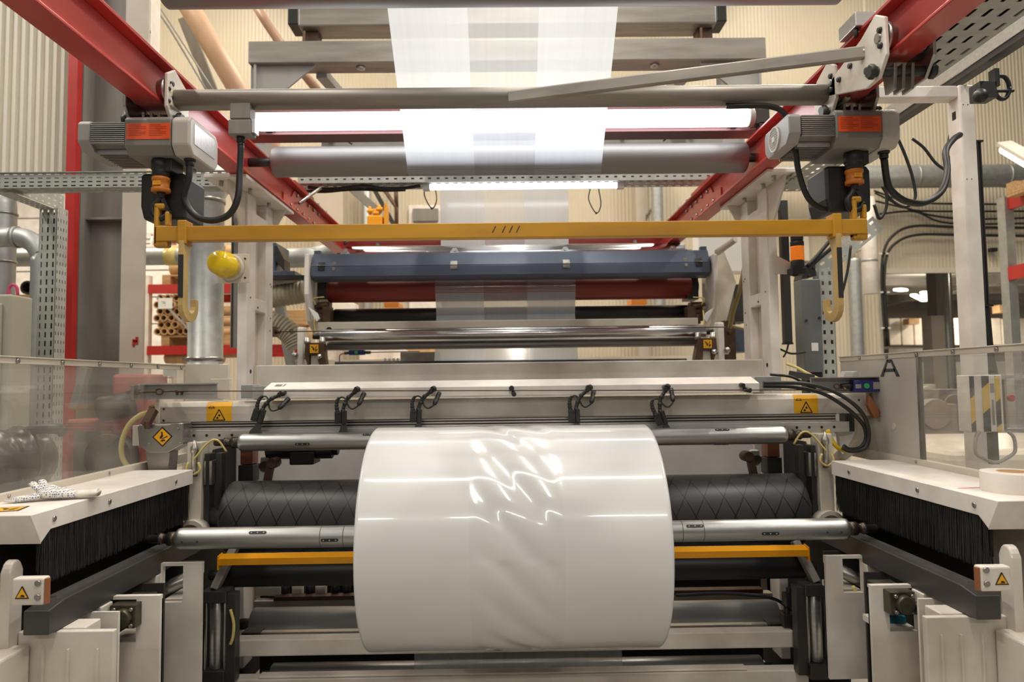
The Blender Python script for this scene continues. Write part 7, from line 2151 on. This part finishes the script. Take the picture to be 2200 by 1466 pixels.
    for dx, dz in ((-.026, .024), (.026, .024), (.026, -.024), (-.026, -.024)): mb.cyl((xc + dx, 2.19, zc + dz), (xc + dx, 2.182, zc + dz), .006, 10)
    mb.build('screw', STEEL, gc)
    pr = at(378, 1252, 2.6) if s < 0 else at(1828, 1235, 2.6)
    mb = MB(); mb.cyl((pr.x + s * .10, 2.60, pr.z - .05), (pr.x - s * .06, 2.66, pr.z + .02), .024, 18); tag(mb.build('cross_shaft', STEEL), 'steel rod showing through the rear cut-out of the %s machine frame' % nm, 'rod')
    return t


side_frame(-1, 'left')
side_frame(1, 'right')
mb = MB(); a, b = at(1846, 1325, 2.5), at(1866, 1450, 2.5); mb.box(a.x, b.x + .05, 2.56, 2.62, b.z, a.z); mb.prism([(2.56, a.z), (2.62, a.z), (2.59, a.z + .02)], 'x', a.x, b.x + .05)
tag(mb.build('teal_box', TEAL), 'teal green box wedged between the right frame columns', 'box')
mb = MB(); mb.tube([at(1833, 1260, 2.55), at(1845, 1290, 2.55), at(1854, 1325, 2.56)], .006, 8, 5); tag(mb.build('thin_tube', HOSE), 'thin tube running down to the teal box', 'tube')
mb = MB(); a = at(1925, 1345, 2.33); mb.box(a.x - .035, a.x + .02, 2.30, 2.34, a.z - .0, a.z + .04); tag(mb.build('blue_part', mat('bright_blue', (0.01, .16, .26), .4), bevel=.004), 'bright blue part low in the right frame cut-out', 'part')

# dark side panels added to blacken the inside, and upright slides behind the drum
for s, nm in ((-1, 'left'), (1, 'right')):
    def P(px, py, Y):
        return at(px, py, Y)
    xs0 = 1.30 if s < 0 else 1.345
    mb = MB(); mb.prism([(2.95, .05), (4.2, .05), (4.2, 1.30), (3.3, 1.30), (2.95, .9)], 'x', s * (xs0 + .06), s * (xs0 + .07)); tag(mb.build('side_shade_panel', VOID), 'dark panel added to darken the machine inside on the %s' % nm, 'panel', 'added dark side panels')
    t = thing('slide_column', 'white upright slide column with dark guide rails, %s of the diamond grooved drum' % nm, 'column', (s * xs0, 3.0, .8), 'slide columns')
    t['kind'] = 'thing'
    zt, zb2 = 1.6 - .24, 1.6 - .62
    mb = MB(); mb.box(s * (xs0 - .015), s * (xs0 + .045), 2.98, 3.06, zb2, zt); mb.build('upright', CREAM, t, bevel=.003)
    mb = MB(); mb.box(s * (xs0 - .04), s * (xs0 - .02), 3.0, 3.06, zb2, zt - .05); mb.box(s * (xs0 - .085), s * (xs0 - .06), 3.02, 3.06, zb2, zt - .05); mb.build('guide_rail', DARK, t, bevel=.002)
    mb = MB(); mb.box(s * (xs0 - .055), s * (xs0 - .045), 2.99, 3.05, zt - .18, zt - .08); mb.box(s * (xs0 - .03), s * (xs0 - .022), 2.99, 3.0, zt - .18, zt - .08); mb.build('polished_edge', STEEL, t)
    mb = MB(); mb.lathe([(0, .004), (.02, .009), (.03, .016), (.05, .016), (.052, .012), (.12, .012), (.125, .014), (.15, .014)], (s * (xs0 + .005), 2.96, zt + .01), (0, 0, -1), 16); mb.build('air_cylinder', STEEL, t)
    hs = MB()
    c0 = Vector((s * (xs0 + .005), 2.95, zt - .10))
    hs.tube([c0 + Vector((.0, 0, .03)), c0 + Vector((-s * .06, 0, .10)), c0 + Vector((-s * .10, 0, .11)), c0 + Vector((-s * .13, .02, .06))], .004, 8, 7)
    hs.tube([c0 + Vector((.02 * s, 0, .02)), c0 + Vector((.028 * s, 0, -.01)), c0 + Vector((0.0, 0, -.03)), c0 + Vector((-.028 * s, 0, -.01)), c0 + Vector((-.02 * s, 0, .02))], .005, 8, 5)
    hs.build('yellow_air_tube', HOSE, t)
    mb = MB(); mb.ring((s * (xs0 + .01), 2.94, zb2 + .0), (s * (xs0 + .01), 3.0, zb2 + .0), .062, .045, 30); mb.build('bearing_ring', CREAM, t)
    mb = MB(); mb.lathe([(0, .045), (.08, .045)], (s * (xs0 + .01), 2.99, zb2), (0, 1, 0), 24); mb.build('bearing_hole', VOID, t)
    # energy chain and blocks
    xk = xs0 - .13
    t2 = thing('actuator', 'copper brown actuator with black block and toggle arm, %s end of the drum' % nm, 'actuator', (s * xk, 3.2, 1.2), 'drum actuators')
    mb = MB(); mb.box(s * (xk - .02), s * (xk + .035), 3.2, 3.28, zt - .12, zt - .045); mb.build('copper_coil', COPPER, t2, bevel=.003)
    mb = MB(); mb.box(s * (xk - .025), s * (xk + .04), 3.19, 3.28, zt - .20, zt - .122); mb.build('block', BLACK, t2, bevel=.003)
    mb = MB(); mb.box(s * (xk - .03), s * (xk + .04), 3.24, 3.3, zt - .34, zt - .20); mb.build('white_bracket', CREAM, t2, bevel=.003)
    mb = MB(); xx = s * (xk - .07); mb.prism([(xx - .035, zt - .33), (xx + .035, zt - .33), (xx + .025, zt - .2), (xx + .02, zt - .09), (xx - .02, zt - .09), (xx - .03, zt - .2)], 'y', 3.22, 3.25); mb.build('cheek_plate', PAPER, t2, bevel=.006)
    mb = MB(); mb.cyl((xx, 3.22, zt - .13), (xx, 3.20, zt - .13), .022, 20); mb.build('pivot_disc', BROWN, t2)
    mb = MB(); xa = s * (xk - .12); mb.beam((xa, 3.16, zt - .10), (xa + s * .03, 3.16, zt - .26), .03, .035, (0, 1, 0)); mb.cyl((xa + s * .03, 3.13, zt - .26), (xa + s * .03, 3.2, zt - .26), .022, 18); mb.cyl((xa - s * .01, 3.13, zt - .11), (xa - s * .01, 3.2, zt - .11), .024, 18); mb.build('toggle_arm', BROWN, t2, bevel=.003)
    mb = MB()
    for k in range(14): mb.box(s * (xs0 - .098), s * (xs0 - .090), 2.99, 3.01, zt - .17 - k * .014, zt - .163 - k * .014)
    mb.build('chain_links', BLACK, t2)

# ================================================================== LOWER ROLLERS AND BARS
Y = 2.83
x0, x1, _ = span(470, 1200, 1736, 1183, Y)
zt, zm, zb = at(1084, 1182, Y + .03).z, at(1084, 1192, Y).z, at(1084, 1206, Y).z
t = thing('yellow_guard_bar', 'orange yellow angle bar below the winding shaft', 'bar', (0, Y, zb))
mb = MB(); mb.prism([(Y, zb), (Y, zm), (Y + .04, zt), (Y + .04, zt - .004), (Y + .006, zm - .004), (Y + .006, zb)], 'x', x0, x1); mb.build('angle', YELB, t)
mb = MB(); mb.prism([(Y - .004, zb - .018), (Y - .004, zm + .01), (Y + .04, zt + .004), (Y + .04, zb - .01)], 'x', x0 - .005, x0); mb.build('end_tab', YELB, t)
mb = MB(); mb.prism([(Y - .004, zb - .018), (Y - .004, zm + .01), (Y + .04, zt + .004), (Y + .04, zb - .01)], 'x', x1, x1 + .005); mb.build('end_tab', YELB, t)
Y = 2.98
z, r = roller_fit(Y, 1203, 1250)
x0, x1, _ = span(468, 1235, 1735, 1220, Y - .04)
roller('black_roller', 'black rubber roller directly under the yellow angle bar', 'roller', Y, z, r + .006, x0, x1, RUBBER, .02, .05)
Y = 3.28
z, r = roller_fit(Y, 1297, 1368)
x0, x1, _ = span(535, 1335, 1676, 1325, Y - .05)
roller('guide_roller', 'wide dull silver roller low under the film roll', 'roller', Y, z, r, x0, x1, SATIN, .025, .06)
Y = 3.05
x0, x1, _ = span(560, 1362, 1650, 1350, Y)
zq = at(1084, 1358, Y).z
t = thing('scraper_bar', 'thin grey double bar with black end clamps under the silver roller', 'bar', (0, Y, zq))
mb = MB(); mb.box(x0, x1, Y, Y + .03, zq + .002, zq + .014); mb.box(x0, x1, Y - .01, Y + .02, zq - .012, zq - .002); mb.build('bars', ALU, t, bevel=.001)
for xa, xb in ((x0 - .075, x0), (x1, x1 + .085)):
    mb = MB(); mb.box(xa, xb, Y - .02, Y + .05, zq - .028, zq + .02); mb.build('end_clamp', BLACK, t, bevel=.003)
Y = 2.93
x0, x1, _ = span(497, 1392, 1707, 1378, Y)
zt, zb = at(1084, 1366, Y).z, at(1084, 1403, Y).z
t = thing('lower_cross_bar', 'white cross bar with two small warning triangles just below the film roll', 'bar', (0, Y, zb))
mb = MB(); mb.box(x0, x1, Y, Y + .06, zb, zt); mb.build('bar', WHITE2, t, bevel=.006)
for px, kd in ((1067, 'hand'), (1144, 'flash')):
    q = at(px, 1397, Y); tri_sign(t, (q.x, Y - .0004, zb + .010), (1, 0, 0), (0, 0, 1), .046, (0, -1, 0), kd)
Y = 3.3
z, r = roller_fit(Y, 1416, 1470)
x0, x1, _ = span(578, 1440, 1642, 1430, Y - .04)
roller('guide_roller', 'lowest silver roller at the bottom edge with film wrapped in its middle', 'roller', Y, z, r, x0, x1, SATIN, .02, .05)
mb = MB(); web(mb, [(YD + .02, ZD - RD - .02), (YD + .25, .62), (Y - .004 - r * .95, z + r * .5), (Y - r - .003, z), (Y - r * .8, z - r * .7)], FX0 + .04, FX1 + .03)
tag(mb.build('lower_film', film_mat('lower_white_film', .35, .30, -.12, .16)), 'grey translucent film running over the lowest roller', 'film')
Y = 2.9
x0, x1, _ = span(500, 1465, 1738, 1448, Y)
zt = at(1084, 1451, Y).z
mb = MB(); mb.box(x0, x1, Y, Y + .06, zt - .08, zt); mb.box(x0 + .1, x1 - .25, Y - .0, Y + .05, zt, zt + .01)
tag(mb.build('bottom_cross_bar', WHITE2, bevel=.005), 'white cross bar cut by the bottom edge', 'bar')
Y = 3.45
x0, x1, _ = span(545, 1285, 1660, 1275, Y)
z1_, z2_ = at(1084, 1284, Y).z, at(1084, 1303, Y).z
t = thing('inner_cross_bar', 'beige inner cross bar above the wide silver roller', 'bar', (0, Y, z2_))
mb = MB(); mb.box(x0, x1, Y, Y + .05, z2_, z1_); mb.build('bar', CREAM, t, bevel=.003)
mb = MB(); mb.box(x0 + .1, x1 - .05, Y - .01, Y + .04, z1_ + .004, z1_ + .022); mb.build('brown_strip', BROWN, t)
mb = MB(); mb.box(x0, x0 + .12, Y + .02, Y + .05, z1_ + .02, z1_ + .07); mb.build('plate', CREAM, t)
q0, q1 = at(1450, 1246, 3.9), at(1655, 1268, 3.9)
mb = MB(); mb.box(q0.x - .3, q1.x - .02, 4.0, 4.05, q1.z - .05, q0.z + .05); tag(mb.build('pale_sheet', PAPER), 'pale sheet seen through the gap under the right half of the black roller', 'sheet')
mb = MB(); mb.prism([(q0.x + .31, q0.z + .04), (q0.x + .35, q0.z + .04), (q0.x + .375, q1.z), (q0.x + .34, q1.z)], 'y', 3.985, 3.995); tag(mb.build('orange_strip', YELB), 'short orange strip on the pale sheet in the lower gap', 'strip')
t = thing('white_fittings', 'row of dark and pale fittings under the left half of the black roller', 'fittings', tuple(at(640, 1268, 3.5)))
mb = MB()
for px in (590, 640, 690):
    mb = MB(); q = at(px, 1268, 3.52); mb.cbox((q.x, 3.52, q.z), .05, .04, .05); mb.build('block', CREAM, t, bevel=.003)
mb = MB()
for px in (613, 665, 720, 745):
    mb = MB(); q = at(px, 1268, 3.5); mb.cyl((q.x, 3.5, q.z - .025), (q.x, 3.5, q.z + .03), .02, 14); mb.build('plug', BLACK, t)
# dark panel and sheet added to blacken the machine base
mb = MB(); mb.box(-1.30, 1.34, 3.75, 3.8, .05, .56); tag(mb.build('base_shade_panel', VOID), 'dark panel added behind the lowest roller to blacken the machine base', 'panel')
mb = MB(); mb.box(-1.30, 1.34, 2.75, 3.75, .02, .05); tag(mb.build('base_shade_sheet', VOID), 'black sheet added on the floor to darken the machine base', 'pan')
mb = MB()
q = at(1560, 1320, 3.2)
mb.tube([at(1452, 1280, 3.15), at(1560, 1276, 3.15), at(1655, 1285, 3.12), at(1695, 1310, 3.1), at(1708, 1340, 3.1)], .007, 10, 7); tag(mb.build('black_cable', RUBBER), 'black cable arching over the right end of the silver roller', 'cable')
for s, px, py0, py1 in ((-1, 467, 1290, 1435), (1, 1748, 1275, 1420)):
    Y = 2.88
    q0, q1 = at(px, py0, Y), at(px, py1, Y)
    t = thing('pneumatic_cylinder', 'upright pneumatic cylinder with dark end blocks, %s lower corner' % ('left' if s < 0 else 'right'), 'cylinder', (q0.x, Y, q1.z), 'pneumatic cylinders')
    mb = MB(); mb.cyl((q0.x, Y, q1.z), (q0.x, Y, q0.z), .027, 28); mb.build('barrel', ALU, t)
    mb = MB(); mb.box(q0.x - .05, q0.x + .05, Y - .04, Y + .04, q0.z, q0.z + .045); mb.build('top_block', RAILM, t, bevel=.003)
    mb = MB(); mb.box(q0.x - .04, q0.x + .045, Y - .04, Y + .04, q1.z - .06, q1.z); mb.build('bottom_block', RAILM, t, bevel=.003)
    mb = MB()
    for dx in (-.036, .038): mb.cyl((q0.x + dx, Y - .02, q1.z), (q0.x + dx, Y - .02, q0.z), .006, 10)
    mb.build('tie_rod', STEEL, t)
    mb = MB(); mb.box(q0.x - s * .06 - .02, q0.x - s * .06 + .02, Y - .02, Y + .03, q1.z - .05, q0.z + .03); mb.build('rear_profile', RAILM, t, bevel=.002)
    mb = MB(); mb.beam((q0.x + s * .01, Y, q0.z + .045), (q0.x - s * .05, Y + .05, q0.z + .20), .03, .05, (0, 1, 0)); mb.build('lever_arm', COLG, t, bevel=.003)
mb = MB(); mb.tube([at(495, 1310, 2.85), at(502, 1340, 2.85), at(500, 1370, 2.85), at(495, 1385, 2.85)], .006, 10, 6); tag(mb.build('yellow_tube', HOSE), 'short yellow tube beside the left pneumatic cylinder', 'tube')
for k, (px, py) in enumerate(((1705, 1292), (1700, 1335))):
    q = at(px, py, 2.95); mb = MB(); mb.box(q.x - .03, q.x + .035, 2.95, 3.0, q.z - .025, q.z + .025); mb.cyl((q.x - .01, 2.97, q.z + .02), (q.x - .01, 2.97, q.z + .05), .012, 12); tag(mb.build('black_valve', BLACK, bevel=.003), ('upper' if k == 0 else 'lower') + ' black valve beside the right pneumatic cylinder', 'valve')
